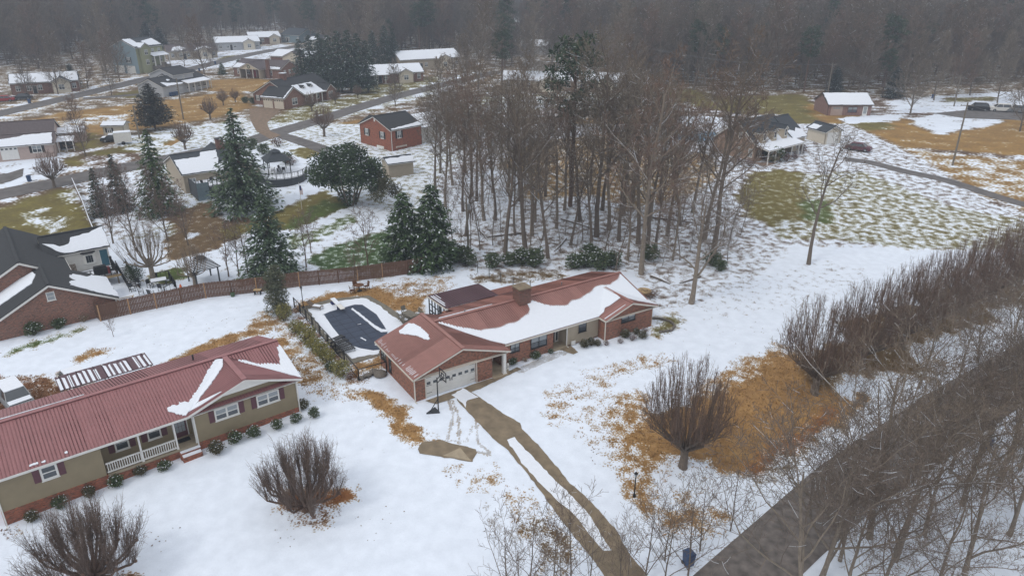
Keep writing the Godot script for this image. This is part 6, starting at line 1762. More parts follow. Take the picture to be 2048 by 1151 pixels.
# scrub of thin roadside trees nearest the viewer, and the far woods
func build_far_woods() -> void:
	var rr := RandomNumberGenerator.new()
	rr.seed = 777
	# roadside trees
	var rs := []
	for i in 3:
		rs.append(wood_tree(700 + i, {"h": 9.0 + i, "r": 0.14 + 0.02 * i, "clear": 0.14, "n": [11, 9, 7, 4], "ang": [46, 46, 46, 48], "ratio": [0.72, 0.46, 0.42, 0.5], "up": 0.12, "gnarl": 0.26, "twig": 0.0095, "tone": [Color(0.19, 0.145, 0.112), Color(0.17, 0.135, 0.11), Color(0.21, 0.165, 0.125)][i], "snow": 0.12, "taper": 0.4}))
	var scrub := wood_tree(710, {"h": 5.0, "r": 0.05, "clear": 0.1, "n": [9, 6, 5], "ang": [35, 42, 45], "ratio": [0.6, 0.45, 0.5], "up": 0.12, "gnarl": 0.16, "twig": 0.008, "tone": Color(0.165, 0.122, 0.096), "snow": 0.05, "taper": 0.4})
	var spots := [[1790, 1120], [1925, 1010], [2040, 940], [1690, 1190], [1840, 1030], [1990, 960], [1880, 1130], [2010, 1060], [1600, 1210], [1740, 1200], [2080, 1010], [1960, 1140], [2060, 880], [1820, 1210], [2120, 930]]
	for q in [Vector2(24.37, -35.13), Vector2(31.64, -40.31), Vector2(38.2, -44.21), Vector2(19.83, -31.93), Vector2(27.45, -37.36), Vector2(35.08, -42.19), Vector2(28.1, -33.88), Vector2(33.1, -37.36), Vector2(16.62, -30.48), Vector2(21.74, -31.56), Vector2(42.22, -47.35), Vector2(24.7, -31.56), Vector2(38.14, -40.31), Vector2(20.87, -35.13), Vector2(23.69, -37.12), Vector2(28.58, -40.84), Vector2(32.78, -43.91), Vector2(37.67, -47.35), Vector2(36.72, -41.37), Vector2(18.95, -33.48)]:
		plant("roadside_tree", rs[rr.randi() % 3], M.bark_pale, on_land(q.x, q.y), rr.randf() * TAU, rr.randf_range(0.85, 1.2), "bare twiggy tree on the bank beyond the asphalt road", "tree", "bare trees beyond the asphalt road")
	for q in [Vector2(36.65, -56.02), Vector2(41.36, -57.79), Vector2(44.74, -60.6), Vector2(52.18, -66.59)]:
		plant("verge_tree", rs[rr.randi() % 3], M.bark_pale, on_land(q.x, q.y), rr.randf() * TAU, rr.randf_range(0.62, 0.8), "bare young tree on the snowy verge between pear row and road", "tree", "young trees on the verge")
	for q in [Vector2(-0.4, -32.26), Vector2(1.11, -33.04), Vector2(2.46, -32.69), Vector2(3.57, -33.28), Vector2(4.69, -32.31), Vector2(6.6, -33.08), Vector2(8.19, -33.48), Vector2(9.38, -33.28), Vector2(10.9, -33.88), Vector2(9.75, -35.13), Vector2(12.18, -36), Vector2(6.69, -31.56), Vector2(2.8, -30.83), Vector2(0.48, -31.01), Vector2(14.63, -37.83)]:
		plant("scrub_tree", scrub, M.bark, on_land(q.x, q.y), rr.randf() * TAU, rr.randf_range(0.8, 1.25), "thin bare scrub tree at the foot of the driveway", "tree", "scrub trees at the foot of the driveway")
	# far woods
	var zones := [V2([28.93, -200.81, 39.42, -211, 54.39, -202.45, 80.3, -205.8, 98.75, -197.59, 108.43, -209.24, 153.22, -222.05, 197.02, -211.89, 331.01, -366.02, 373.32, -562.17, 77.43, -562.17]), V2([-92.89, -332.62, -42.52, -261.74, -36.46, -283.66, -14.45, -259.22, -3.89, -247.23, 35.82, -247.23, 78.89, -562.17, -154.32, -562.17]), V2([-225.6, -236.18, -175.48, -256.74, -149.49, -247.23, -124.8, -236.18, -138.88, -269.57, -145.17, -316.79, -137.42, -345.86, -99.02, -355.52, -154.32, -562.17, -414.79, -569.87]), V2([-60.78, -236.18, -55.97, -259.22, -45.59, -259.22, -49.18, -225.94])]
	var thin_zone: PackedVector2Array = V2([-16.94, -202.45, -3.4, -214.58, 31.61, -216.41, 37.35, -199.19, 22.97, -191.38, -3, -187.66])
	var all := []
	var z := -150.0
	while z > -1500.0:
		var step := 6.2 if z > -330.0 else (8.5 if z > -600.0 else 14.0)
		var reach := -z * 0.86 + 40.0
		var x := -reach
		while x < reach:
			var p := Vector2(x + rr.randf_range(-0.48, 0.48) * step, z + rr.randf_range(-0.48, 0.48) * step)
			x += step
			var inside := p.y < -560.0
			for zone in zones:
				if inside: break
				inside = Geometry2D.is_point_in_polygon(p, zone)
			if not inside and Geometry2D.is_point_in_polygon(p, thin_zone) and rr.randf() < 0.25: inside = true
			if not inside: continue
			var keep := true
			for c in clearings:
				if p.distance_to(Vector2(c.x, c.y)) < c.z:
					keep = false
					break
			if keep: all.append(p)
		z -= step
	all.sort_custom(func(a, b): return a.length_squared() < b.length_squared())
	var xf := []
	for k in far_woods.size() + pines.size(): xf.append([])
	for i in all.size():
		var p: Vector2 = all[i]
		var evergreen := rr.randf() < (0.07 if p.x > -60 else 0.16)
		var k := rr.randi() % 6
		var s := rr.randf_range(0.6, 1.3)
		var turn := rr.randf() * TAU
		if i < 280:
			if evergreen: plant("forest_pine", pines[k % 3], M.bark_warm, on_land(p.x, p.y), turn, s * 0.85, "dark green pine among the bare trees of the far wood", "tree", "pines of the far wood")
			else: plant("forest_tree", far_woods[k], M.bark if k % 2 else M.bark_pale, on_land(p.x, p.y), turn, s, "bare grey brown tree at the edge of the far wood", "tree", "bare trees at the edge of the far wood")
		else:
			var t := Transform3D(Basis(Vector3.UP, turn).scaled(Vector3.ONE * (s * (0.85 if evergreen else 1.0))), on_land(p.x, p.y))
			xf[6 + k % 3 if evergreen else k].append(t)
	var mass := thing("far_woodland", "grey brown mass of bare woodland covering the far hills", "woodland")
	mass.set_meta("kind", "stuff")
	for k in xf.size():
		var ms: Array = far_woods[k] if k < 6 else pines[k - 6]
		for j in 2:
			var mm := MultiMesh.new()
			mm.transform_format = MultiMesh.TRANSFORM_3D
			mm.mesh = ms[j]
			mm.instance_count = xf[k].size()
			for i in xf[k].size(): mm.set_instance_transform(i, xf[k][i])
			var mi := MultiMeshInstance3D.new()
			mi.multimesh = mm
			mi.material_override = M.leaf if j == 1 else M.bark
			mi.name = "trunks" if j == 0 else "crowns"
			mi.set_meta("kind", "stuff")
			mass.add_child(mi, true)
	print("far trees ", all.size())

# open places among the far trees: x, z, radius
var clearings := [Vector3(-134.76, -272.28, 26), Vector3(-128.54, -294.4, 20), Vector3(-123.19, -316.79, 18), Vector3(-121.48, -345.86, 16), Vector3(-112.37, -345.86, 14), Vector3(-85.51, -316.79, 14), Vector3(-35.42, -236.18, 22), Vector3(-29.36, -269.57, 20), Vector3(-2.71, -302.6, 14), Vector3(10.26, -429.79, 34), Vector3(1.83, -429.79, 30), Vector3(9.8, -286.65, 18), Vector3(47.49, -516.18, 26), Vector3(-137.91, -211.89, 24), Vector3(9.78, -187.66, 20), Vector3(-242.23, -600.9, 60), Vector3(-274.48, -612.66, 60), Vector3(-218.92, -600.9, 60), Vector3(118.95, -397.66, 12), Vector3(86.28, -353.03, 14), Vector3(-145.79, -265.6, 12), Vector3(-166.24, -286.65, 10)]

# dry grass standing in the thawed patches, and leaves blown over the snow
func build_ground_cover() -> void:
	var rr := RandomNumberGenerator.new()
	rr.seed = 4242
	var me := Mesher.new()
	me.colored = true
	for k in 7:
		var a := rr.randf() * TAU
		var o := Vector3(cos(a), 0, sin(a)) * rr.randf_range(0.0, 0.07)
		var tip := o + Vector3(cos(a + 0.5) * 0.09, rr.randf_range(0.06, 0.14), sin(a + 0.5) * 0.09)
		var s := Vector3(-sin(a), 0, cos(a)) * 0.016
		var q := rr.randf_range(0.75, 1.2)
		me.cur = Color(q, q, q)
		me.tri(o - s, tip, o + s)
	var tuft := me.mesh()
	var at := []
	var tint := PackedColorArray()
	for area in bare_areas():
		if not (area[0] in [GOLD, BROWN, SOIL, OLIVE, MULCH]) or area[1] > 215: continue
		var poly: PackedVector2Array = area[2]
		var lo := poly[0]
		var hi := poly[0]
		for q in poly:
			lo = lo.min(q)
			hi = hi.max(q)
		if lo.y < -95.0: continue
		lo = lo.max(Vector2(-62, -95))
		hi = hi.min(Vector2(60, -24))
		var dens: float = lerpf(26.0, 5.0, area[1] / 215.0)
		var n := mini(9000, int((hi.x - lo.x) * (hi.y - lo.y) * dens))
		var base: Color = area[0].srgb_to_linear()
		for i in n:
			var q := Vector2(rr.randf_range(lo.x, hi.x), rr.randf_range(lo.y, hi.y))
			if not Geometry2D.is_point_in_polygon(q, poly): continue
			at.append(Transform3D(Basis(Vector3.UP, rr.randf() * TAU).scaled(Vector3.ONE * rr.randf_range(0.6, 1.3)), on_land(q.x, q.y)))
			var k := rr.randf_range(0.75, 1.25)
			tint.push_back(Color(base.r * k, base.g * k, base.b * k * 0.95))
	scatter("dry_grass", "tufts of dry straw coloured grass in the thawed patches", "grass", tuft, at, tint)
	me = Mesher.new()
	me.colored = true
	me.cur = Color(1, 1, 1)
	me.quad(Vector3(-0.05, 0.012, 0), Vector3(0, 0.03, 0.035), Vector3(0.055, 0.015, 0), Vector3(0, 0.02, -0.035))
	at = []
	tint = PackedColorArray()
	var beds: Array = [V2([-19.61, -42.15, -9.51, -42.15, -4.02, -36.44, -10.02, -33.99, -16.88, -36.01]), V2([-5.32, -43.78, 2.84, -43.78, 5.13, -36.75, -2.06, -36.44]), V2([3.11, -59.12, 16.16, -61.08, 10.98, -47.96, 6.37, -42.15]), V2([-16.64, -53.8, -5.23, -52.2, -6.24, -45.5, -9.51, -42.15]), V2([-41.79, -65.33, -26.8, -72.7, -23.86, -66.47, -36.65, -59.12]), V2([15.41, -70.1, 31.69, -78.42, 41.15, -78.42, 25.77, -61.08, 15.89, -62.1]), V2([7.5, -45.5, 17.3, -44.73, 12.4, -36.9, 6.61, -38.1]), V2([-10.84, -78.42, -1.44, -81.56, -1.34, -75.47, -9.21, -74.06]), V2([-32.63, -36.44, -25.63, -41.11, -19.95, -35.59, -25.32, -33.6])]
	for poly in beds:
		var lo: Vector2 = poly[0]
		var hi: Vector2 = poly[0]
		for q in poly:
			lo = lo.min(q)
			hi = hi.max(q)
		for i in int((hi.x - lo.x) * (hi.y - lo.y) * 1.6):
			var q := Vector2(rr.randf_range(lo.x, hi.x), rr.randf_range(lo.y, hi.y))
			if not Geometry2D.is_point_in_polygon(q, poly): continue
			if noise_a.get_noise_2d(q.x * 14.0, q.y * 14.0) < 0.16: continue
			at.append(Transform3D(Basis(Vector3.UP, rr.randf() * TAU).scaled(Vector3.ONE * rr.randf_range(0.5, 1.5)), on_land(q.x, q.y)))
			var k := rr.randf_range(0.5, 1.3)
			tint.push_back(Color(0.17 * k, 0.11 * k, 0.065 * k))
	scatter("fallen_leaves", "brown leaves blown over the snowy lawns", "leaves", me.mesh(), at, tint)

func scatter(called: String, label: String, category: String, mesh: Mesh, at: Array, tint: PackedColorArray) -> void:
	var mm := MultiMesh.new()
	mm.transform_format = MultiMesh.TRANSFORM_3D
	mm.use_colors = true
	mm.mesh = mesh
	mm.instance_count = at.size()
	for i in at.size():
		mm.set_instance_transform(i, at[i])
		mm.set_instance_color(i, tint[i])
	var mi := MultiMeshInstance3D.new()
	mi.multimesh = mm
	mi.material_override = M.leaf
	mi.name = called
	add_child(mi)
	tag(mi, label, category, "", "stuff")
	print(called, " ", at.size())

# ---------------------------------------------------------------- other houses
const YX := Vector3.RIGHT
const YZ := Vector3.BACK

func whole() -> Array:
	return [[Vector2(0.01, 0.0), Vector2(0.99, 0.0), Vector2(0.99, 0.97), Vector2(0.01, 0.97)]]

func lower(a: float, b: float) -> Array:
	return [[Vector2(0.01, 0.0), Vector2(0.99, 0.0), Vector2(0.99, b), Vector2(0.7, (a + b) * 0.5 + 0.08), Vector2(0.45, (a + b) * 0.5 - 0.06), Vector2(0.2, a + 0.03), Vector2(0.01, a)]]

func spot(x: float, y: float, w: float, hh: float) -> Array:
	return [Vector2(x, y), Vector2(x + w * 0.6, y - hh * 0.1), Vector2(x + w, y + hh * 0.4), Vector2(x + w * 0.7, y + hh), Vector2(x + w * 0.2, y + hh * 0.8)]

func house_at(called: String, label: String, x: float, z: float, yaw: float, category := "house") -> Node3D:
	return thing(called, label, category, on_land(x, z), deg_to_rad(yaw))

func front_windows(h: Node3D, z: float, y: float, xs: Array, w: float, hh: float, style := "double", sh: Material = null, frame: Material = null) -> void:
	for x in xs: window_at(Vector3(x, y, z), YX, YZ, w, hh, h, style, frame, sh, M.glass, 0.08)

func side_windows(h: Node3D, x: float, y: float, zs: Array, w: float, hh: float, right := true, sh: Material = null) -> void:
	for z in zs: window_at(Vector3(x, y, z), -YZ if right else YZ, YX if right else -YX, w, hh, h, "double", null, sh, M.glass, 0.08)

func posts(h: Node3D, xs: Array, z: float, y0: float, y1: float, w := 0.16) -> void:
	for x in xs:
		var me := Mesher.new()
		me.box(x - w / 2, x + w / 2, y0, y1, z - w / 2, z + w / 2)
		part("porch_post", me, M.white, h)

func steps_down(called: String, parent: Node3D, top: Vector3, run: Vector3, wide: Vector3, n: int, mat: Material, snowy := true) -> void:
	var side := Mesher.new()
	side.bar(top, top + run, 0.06, 0.25)
	side.bar(top + wide, top + run + wide, 0.06, 0.25)
	part("stringer", side, mat, parent)
	for i in n:
		var p := top + run * ((i + 0.5) / n)
		var f := Vector3(run.x, 0, run.z) / n
		var me := Mesher.new()
		me.block(p - f * 0.45 - Vector3(0, 0.05, 0), f * 0.9, wide, Vector3(0, 0.05, 0))
		var s := part(called, me, mat, parent)
		if snowy:
			me = Mesher.new()
			me.block(p - f * 0.4, f * 0.6, wide * 0.96, Vector3(0, 0.04, 0))
			part("snow", me, M.snow, s)

func rail(parent: Node3D, pts: Array, high: float, mat: Material, gap := 0.6, bars := true) -> void:
	for i in pts.size() - 1:
		var a: Vector3 = pts[i]
		var b: Vector3 = pts[i + 1]
		var me := Mesher.new()
		me.bar(a + Vector3.UP * high, b + Vector3.UP * high, 0.07, 0.06)
		me.bar(a + Vector3.UP * 0.15, b + Vector3.UP * 0.15, 0.05, 0.06)
		var n := maxi(1, int(a.distance_to(b) / gap))
		if bars:
			for k in n * 3:
				var p := a.lerp(b, (k + 0.5) / (n * 3.0))
				me.box(p.x - 0.012, p.x + 0.012, p.y + 0.15, p.y + high, p.z - 0.012, p.z + 0.012)
		var r := part("railing", me, mat, parent)
		for k in n + 1:
			var p := a.lerp(b, float(k) / n)
			me = Mesher.new()
			me.box(p.x - 0.045, p.x + 0.045, p.y, p.y + high + 0.05, p.z - 0.045, p.z + 0.045)
			part("post", me, mat, r)

func build_brick_left() -> void:
	var h := thing("brown_brick_house", "brown brick gabled house with black roof and white sided addition behind the fence", "house", Vector3(-50.45, 0, -63.07), deg_to_rad(37.5))
	# front gable
	flat_wall(Vector3(0, -1.5, 0), YX, YZ, V2([-1.0, 0, 10.55, 0, 10.55, 3.25, 5.05, 6.1, -1.0, 3.0]), M.brick_brown, h)
	flat_wall(Vector3(10.55, -1.5, 0), -YZ, YX, V2([0, 0, 6.7, 0, 6.7, 3.25, 0, 3.25]), M.brick_brown, h)
	var so := [Vector3(10.95, 1.8, 0.35), Vector3(0, 0, -7.3), Vector3(-5.9, 3.05, 0), Vector3(-1.4, 1.46, -6.95), Vector3(0, 0, 7.3), Vector3(6.45, 3.39, 0)]
	slope_sheet("roof", so[0], so[1], so[2], M.roof_dark, h)
	slope_sheet("roof", so[3], so[4], so[5], M.roof_dark, h)
	snow_on(so[0], so[1], so[2], ragged(pts2([0.25, 0.02, 7.0, 0.02, 6.6, 1.6, 5.5, 2.3, 5.6, 3.6, 4.2, 4.2, 3.4, 3.6, 2.6, 4.3, 1.3, 4.4, 0.5, 2.4, 0.25, 0.02]), 0.3, 0.1), h)
	snow_on(so[3], so[4], so[5], ragged(pts2([0.4, 1.0, 4.2, 2.0, 4.3, 6.0, 2.8, 6.6, 1.4, 6.4, 0.6, 4.0, 0.4, 1.0]), 0.3, 0.08), h)
	for q in [[so[0], so[2]], [so[3] + so[4], so[5]]]:
		var me := Mesher.new()
		me.bar(q[0] - Vector3(0, 0.2, 0.02), q[0] + q[1] - Vector3(0, 0.2, 0.02), 0.06, 0.2)
		part("fascia", me, M.white, h)
	window_at(Vector3(5.04, 3.0, 0), YX, YZ, 0.75, 0.92, h, "single", M.white, null, M.glass_blind, 0.07)
	downspout(h, Vector3(10.6, 1.7, 0.08), Vector3(10.6, -1.0, 0.08), M.white)
	# higher gable behind
	flat_wall(Vector3(0, 0, -6.0), YX, YZ, V2([-1.5, 1.0, 7.5, 1.0, 7.5, 3.3, 3.3, 5.6, -1.5, 3.0]), M.brick_brown, h)
	flat_wall(Vector3(7.5, -1.5, -6.0), -YZ, YX, V2([0, 0, 14, 0, 14, 4.8, 0, 4.8]), M.siding_white, h)
	slope_sheet("roof", Vector3(7.85, 3.25, -5.65), Vector3(0, 0, -14.6), Vector3(-4.55, 2.5, 0), M.roof_dark, h)
	slope_sheet("roof", Vector3(-1.6, 3.05, -20.25), Vector3(0, 0, 14.6), Vector3(4.9, 2.7, 0), M.roof_dark, h)
	for q in [[Vector3(7.85, 3.1, -5.62), Vector3(3.3, 5.6, -5.62)], [Vector3(-1.6, 2.9, -5.62), Vector3(3.3, 5.6, -5.62)], [Vector3(7.88, 3.12, -5.65), Vector3(7.88, 3.12, -13.5)]]:
		var me := Mesher.new()
		me.bar(q[0], q[1], 0.06, 0.2)
		part("fascia", me, M.white, h)
	var rc := Mesher.new()
	rc.bar(Vector3(3.3, 5.78, -5.65), Vector3(3.3, 5.78, -20.2), 0.35, 0.06)
	rc.bar(Vector3(5.05, 4.88, 0.35), Vector3(5.05, 4.88, -6.6), 0.3, 0.05)
	part("ridge_cap", rc, M.roof_dark, h)
	# white addition with a bay window
	gable_block(h, {"x0": 6.15, "x1": 12.4, "z0": -16.75, "z1": -12.1, "y0": 1.2, "eave": 2.6, "rise": 0.68, "over": 0.3, "rake": 0.25, "wall": M.siding_white, "roof": M.roof_dark, "lap": 0.14, "dig": 2.6, "snow0": [[Vector2(0.05, 0.62), Vector2(0.3, 0.02), Vector2(0.99, 0.02), Vector2(0.99, 0.97), Vector2(0.93, 0.95), Vector2(0.75, 0.78), Vector2(0.6, 0.74), Vector2(0.46, 0.68), Vector2(0.4, 0.42), Vector2(0.28, 0.36), Vector2(0.2, 0.5)]]})
	var hx := Node3D.new()
	hx.transform = h.transform * Transform3D(Basis.IDENTITY, Vector3(-0.35, 0.8, 1.65))
	var shift := Vector3(-0.35, 0.8, 1.65)
	var bw := Mesher.new()
	bw.slab(V2([9.9, 13.75, 10.2, 13.3, 11.0, 13.3, 11.3, 13.75]), Vector3(0, 1.25, 0), YX, -YZ, 1.25)
	var bay := part("bay_window", bw, M.white, h)
	bay.position = shift
	for q in [[10.25, 10.48], [10.5, 10.72], [10.74, 10.95]]:
		var g := Mesher.new()
		g.box(q[0], q[1], 1.45, 2.3, -13.29, -13.27)
		part("pane", g, M.glass, bay)
	var bc := Mesher.new()
	bc.slab(V2([9.8, 13.75, 10.15, 13.2, 11.05, 13.2, 11.4, 13.75]), Vector3(0, 2.5, 0), YX, -YZ, 0.08)
	bc.quad(Vector3(10.15, 2.58, -13.2), Vector3(10.4, 2.85, -13.74), Vector3(10.8, 2.85, -13.74), Vector3(11.05, 2.58, -13.2))
	bc.tri(Vector3(9.8, 2.58, -13.75), Vector3(10.4, 2.85, -13.74), Vector3(10.15, 2.58, -13.2))
	bc.tri(Vector3(11.05, 2.58, -13.2), Vector3(10.8, 2.85, -13.74), Vector3(11.4, 2.58, -13.75))
	part("bay_roof", bc, M.roof_dark, bay)
	door_at(Vector3(11.85, 1.35, -12.1), YX, YZ, 0.8, 2.0, h, M.teal, M.white)
	# deck and its stairs
	var dk := thing("deck", "raised snowy wooden deck with stairs behind the brown brick house", "deck", hx.position, h.rotation.y)
	for k in 22:
		var me := Mesher.new()
		me.box(8.0 + k * 0.22, 8.2 + k * 0.22, 0.38, 0.42, -13.7, -10.4)
		part("board", me, M.wood_grey, dk)
	var sn := Mesher.new()
	sn.slab(ragged(pts2([8.1, 10.6, 12.7, 10.6, 12.7, 13.6, 8.1, 13.6, 8.1, 10.6]), 0.4, 0.08), Vector3(0, 0.425, 0), YX, -YZ, 0.05)
	part("snow", sn, M.snow, dk)
	for x in [8.4, 10.6, 12.7]:
		for z in [-13.4, -10.5]:
			var me := Mesher.new()
			me.box(x - 0.07, x + 0.07, -2.4, 0.38, z - 0.07, z + 0.07)
			part("post", me, M.wood_grey, dk)
	rail(dk, [Vector3(8.05, 0.42, -10.45), Vector3(12.8, 0.42, -10.45)], 0.95, M.black)
	rail(dk, [Vector3(12.8, 0.42, -10.45), Vector3(12.8, 0.42, -12.9)], 0.95, M.black)
	var fb := Mesher.new()
	fb.box(10.8, 13.1, 0.1, 0.36, -10.42, -10.36)
	part("beam", fb, M.wood_pale, dk)
	steps_down("step", dk, Vector3(13.1, 0.4, -12.6), Vector3(0.2, -1.35, 5.2), Vector3(0.95, 0, 0), 13, M.wood_grey)
	rail(dk, [Vector3(13.05, 0.4, -12.4), Vector3(13.25, -0.95, -7.4)], 0.9, M.black)
	rail(dk, [Vector3(14.1, 0.4, -12.4), Vector3(14.3, -0.95, -7.4)], 0.9, M.black)
	# things on the deck: reclining wood chair, grill with red cover, bench
	var t := thing("wooden_chair", "brown wooden recliner against the white addition", "chair", hx.transform * Vector3(8.75, 0.47, -12.6), h.rotation.y)
	var me := Mesher.new()
	me.block(Vector3(-0.3, 0.35, -0.3), Vector3(0.6, 0, 0), Vector3(0, 0.05, 0), Vector3(0, 0.05, 0.65))
	part("seat", me, M.wood_grey, t)
	for k in 5:
		me = Mesher.new()
		me.block(Vector3(-0.3 + k * 0.125, 0.38, -0.3), Vector3(0.1, 0, 0), Vector3(0, 0.8, -0.35), Vector3(0, 0.02, 0.04))
		part("back_slat", me, M.wood_grey, t)
	for q in [Vector2(-0.3, -0.3), Vector2(0.25, -0.3), Vector2(-0.3, 0.3), Vector2(0.25, 0.3)]:
		me = Mesher.new()
		me.box(q.x, q.x + 0.05, 0, 0.55, q.y, q.y + 0.05)
		part("leg", me, M.wood_grey, t)
	t = thing("grill", "covered dark grill with red flap on the snowy deck", "grill", hx.transform * Vector3(11.2, 0.47, -11.2), h.rotation.y)
	me = Mesher.new()
	me.box(-0.7, 0.7, 0.0, 0.75, -0.3, 0.3)
	me.slab(V2([-0.7, 0.75, 0.7, 0.75, 0.6, 1.05, -0.6, 1.05]), Vector3(0, 0, -0.28), YX, Vector3.UP, 0.56)
	part("cover", me, M.black, t)
	me = Mesher.new()
	me.box(0.71, 0.95, 0.0, 0.7, -0.28, 0.28)
	part("flap", me, M.red, t)
	me = Mesher.new()
	me.rod(Vector3(0, 0, 0), Vector3(0, 1.7, 0), 0.06, 0.15, 8)
	t = thing("furled_umbrella", "dark furled patio umbrella at the head of the deck stairs", "umbrella", hx.transform * Vector3(12.55, 0.47, -11.9), h.rotation.y)
	part("canopy", me, M.black, t)
	me = Mesher.new()
	me.box(-0.25, 0.25, 0, 0.12, -0.25, 0.25)
	part("base", me, M.black, t)
	hx.free()

func gable_box(h: Node3D, x0: float, x1: float, zf: float, zb: float, eave: float, rise: float, wall: Material, roof: Material, more := {}) -> void:
	var d := {"x0": x0, "x1": x1, "z0": zb, "z1": zf, "eave": eave, "rise": rise, "wall": wall, "roof": roof, "dig": 2.5}
	d.merge(more, true)
	gable_block(h, d)

func build_far_houses() -> void:
	var h: Node3D
	var me: Mesher
	# orange brick house
	h = house_at("orange_brick_house", "orange brick house with dark roof, black shutters and a white side wing", -22.63, -134.78, 47.0)
	gable_box(h, 0, 7.4, 0, -9.7, 4.0, 0.40, M.brick_orange, M.roof_dark, {"over": 0.3, "snow0": [[Vector2(0.05, 0.0), Vector2(0.99, 0.0), Vector2(0.95, 0.24), Vector2(0.7, 0.16), Vector2(0.4, 0.12), Vector2(0.05, 0.06)]]})
	side_windows(h, -0.02, 2.05, [-7.5, -2.65], 0.95, 1.3, false, M.black)
	front_windows(h, 0.02, 2.25, [1.9], 0.9, 1.35, "double", M.black)
	me = Mesher.new()
	me.box(-0.04, -0.01, -1.2, 0.6, -4.6, -2.4)
	part("garage_door", me, M.white, h)
	me = Mesher.new()
	me.box(-0.05, -0.01, 5.0, 5.5, -5.0, -4.6)
	part("gable_vent", me, M.white, h)
	for k in 9:
		me = Mesher.new()
		me.box(1.0 + k * 0.3, 1.2 + k * 0.3, 0.5, 0.8, 0.01, 0.05)
		part("foundation_vent", me, M.trim, h)
	downspout(h, Vector3(0.02, 3.9, 0.08), Vector3(0.02, -0.2, 0.08), M.white)
	gable_box(h, 7.4, 16.0, -0.8, -9.5, 3.2, 0.42, M.siding_white, M.roof_grey, {"lap": 0.18, "snow0": whole(), "snow1": whole()})
	gable_box(h, 3.0, 7.0, -8.0, -13.0, 3.6, 0.42, M.siding_white, M.roof_dark, {"ridge": "z"})
	# house with the blue grey deck
	h = house_at("deck_house", "beige house with slate roof, snow and a blue grey deck beside the tall spruce", -52.03, -110.94, 37.5)
	gable_box(h, 0.3, 9.0, -0.35, -11.3, 3.2, 0.36, M.siding_beige, M.roof_slate, {"lap": 0.18, "snow0": [[Vector2(0.02, 0.0), Vector2(0.6, 0.0), Vector2(0.72, 0.45), Vector2(0.78, 0.95), Vector2(0.5, 0.92), Vector2(0.46, 0.72), Vector2(0.02, 0.7)]]})
	gable_box(h, 5.6, 11.6, 2.3, -12.5, 3.1, 0.62, M.siding_beige, M.roof_slate, {"lap": 0.18, "ridge": "z", "snow1": [[Vector2(0.62, 0.0), Vector2(0.98, 0.0), Vector2(0.98, 0.2), Vector2(0.8, 0.5)]]})
	chimney_at(h, 7.6, 8.7, -6.5, -5.5, 3.5, 7.0, M.brick_dark, M.black)
	front_windows(h, -0.33, 1.2, [1.6], 1.0, 1.2)
	var dk := thing("deck", "blue grey wooden deck with snowy stairs on the beige house", "deck", h.position, h.rotation.y)
	me = Mesher.new()
	me.box(0.9, 6.6, 1.7, 1.8, -0.4, 4.3)
	part("platform", me, M.charcoal, dk)
	me = Mesher.new()
	me.slab(ragged(pts2([1.0, -4.2, 6.5, -4.2, 6.5, 0.3, 1.0, 0.3, 1.0, -4.2]), 0.5, 0.1), Vector3(0, 1.81, 0), YX, -YZ, 0.05)
	part("snow", me, M.snow, dk)
	for k in 10:
		me = Mesher.new()
		me.box(0.9 + k * 0.18, 1.07 + k * 0.18, -0.6, 2.6, 4.3, 4.33)
		part("board", me, M.teal if k < 0 else M.siding_blue, dk)
	for k in 20:
		me = Mesher.new()
		me.box(0.87, 0.9, -0.6, 2.6, 4.3 - (k + 1) * 0.22, 4.3 - k * 0.22 - 0.01)
		part("board", me, M.charcoal, dk)
	rail(dk, [Vector3(2.7, 1.8, 4.3), Vector3(6.6, 1.8, 4.3)], 0.95, M.charcoal)
	for x in [2.9, 4.6, 6.4]:
		me = Mesher.new()
		me.box(x - 0.08, x + 0.08, -0.8, 1.7, 4.1, 4.26)
		part("post", me, M.charcoal, dk)
	me = Mesher.new()
	me.box(2.9, 6.5, 1.72, 1.8, 4.3, 6.4)
	part("landing", me, M.charcoal, dk)
	steps_down("step", dk, Vector3(6.4, 1.75, 5.6), Vector3(-3.2, -1.9, 0.4), Vector3(0, 0, 1.0), 11, M.charcoal)
	rail(dk, [Vector3(6.4, 1.75, 6.65), Vector3(3.2, -0.1, 7.05)], 0.9, M.charcoal)
	for q in [[1.5, 2.6], [2.2, 3.3], [3.6, 2.0], [4.6, 1.2]]:
		var t := thing("patio_chair", "dark patio chair dusted with snow on the blue grey deck", "chair", h.transform * Vector3(q[0], 1.86, q[1]), h.rotation.y + q[0], "chairs on the blue grey deck")
		chair_parts(t, M.black)
	# round deck with its pavilion
	h = thing("round_deck", "round snowy deck ringed by a dark railing above the green bank", "deck", on_land(-38.9, -118.6), 0.0)
	me = Mesher.new()
	var ring := []
	for k in 22: ring.append(Vector3(cos(TAU * k / 22) * 4.3, 1.0, sin(TAU * k / 22) * 4.3))
	me.lathe(Vector3(0, 0, 0), [Vector2(4.3, -1.4), Vector2(4.3, 0.96), Vector2(0.0, 0.96)], 22)
	part("platform", me, M.charcoal, h)
	me = Mesher.new()
	me.lathe(Vector3(0, 0, 0), [Vector2(4.1, 0.965), Vector2(4.1, 1.0), Vector2(0.0, 1.0)], 22)
	part("snow", me, M.snow, h)
	for k in 15: rail(h, [ring[(k + 21) % 22], ring[(k + 22) % 22]], 0.95, M.charcoal, 1.3)
	pavilion(thing("pavilion", "grey hip roofed pavilion with a raised vent on the round deck", "pavilion", on_land(-39.6, -119.4, 1.0), 0.5), 2.1, 2.2, M.roof_slate, M.charcoal, false)
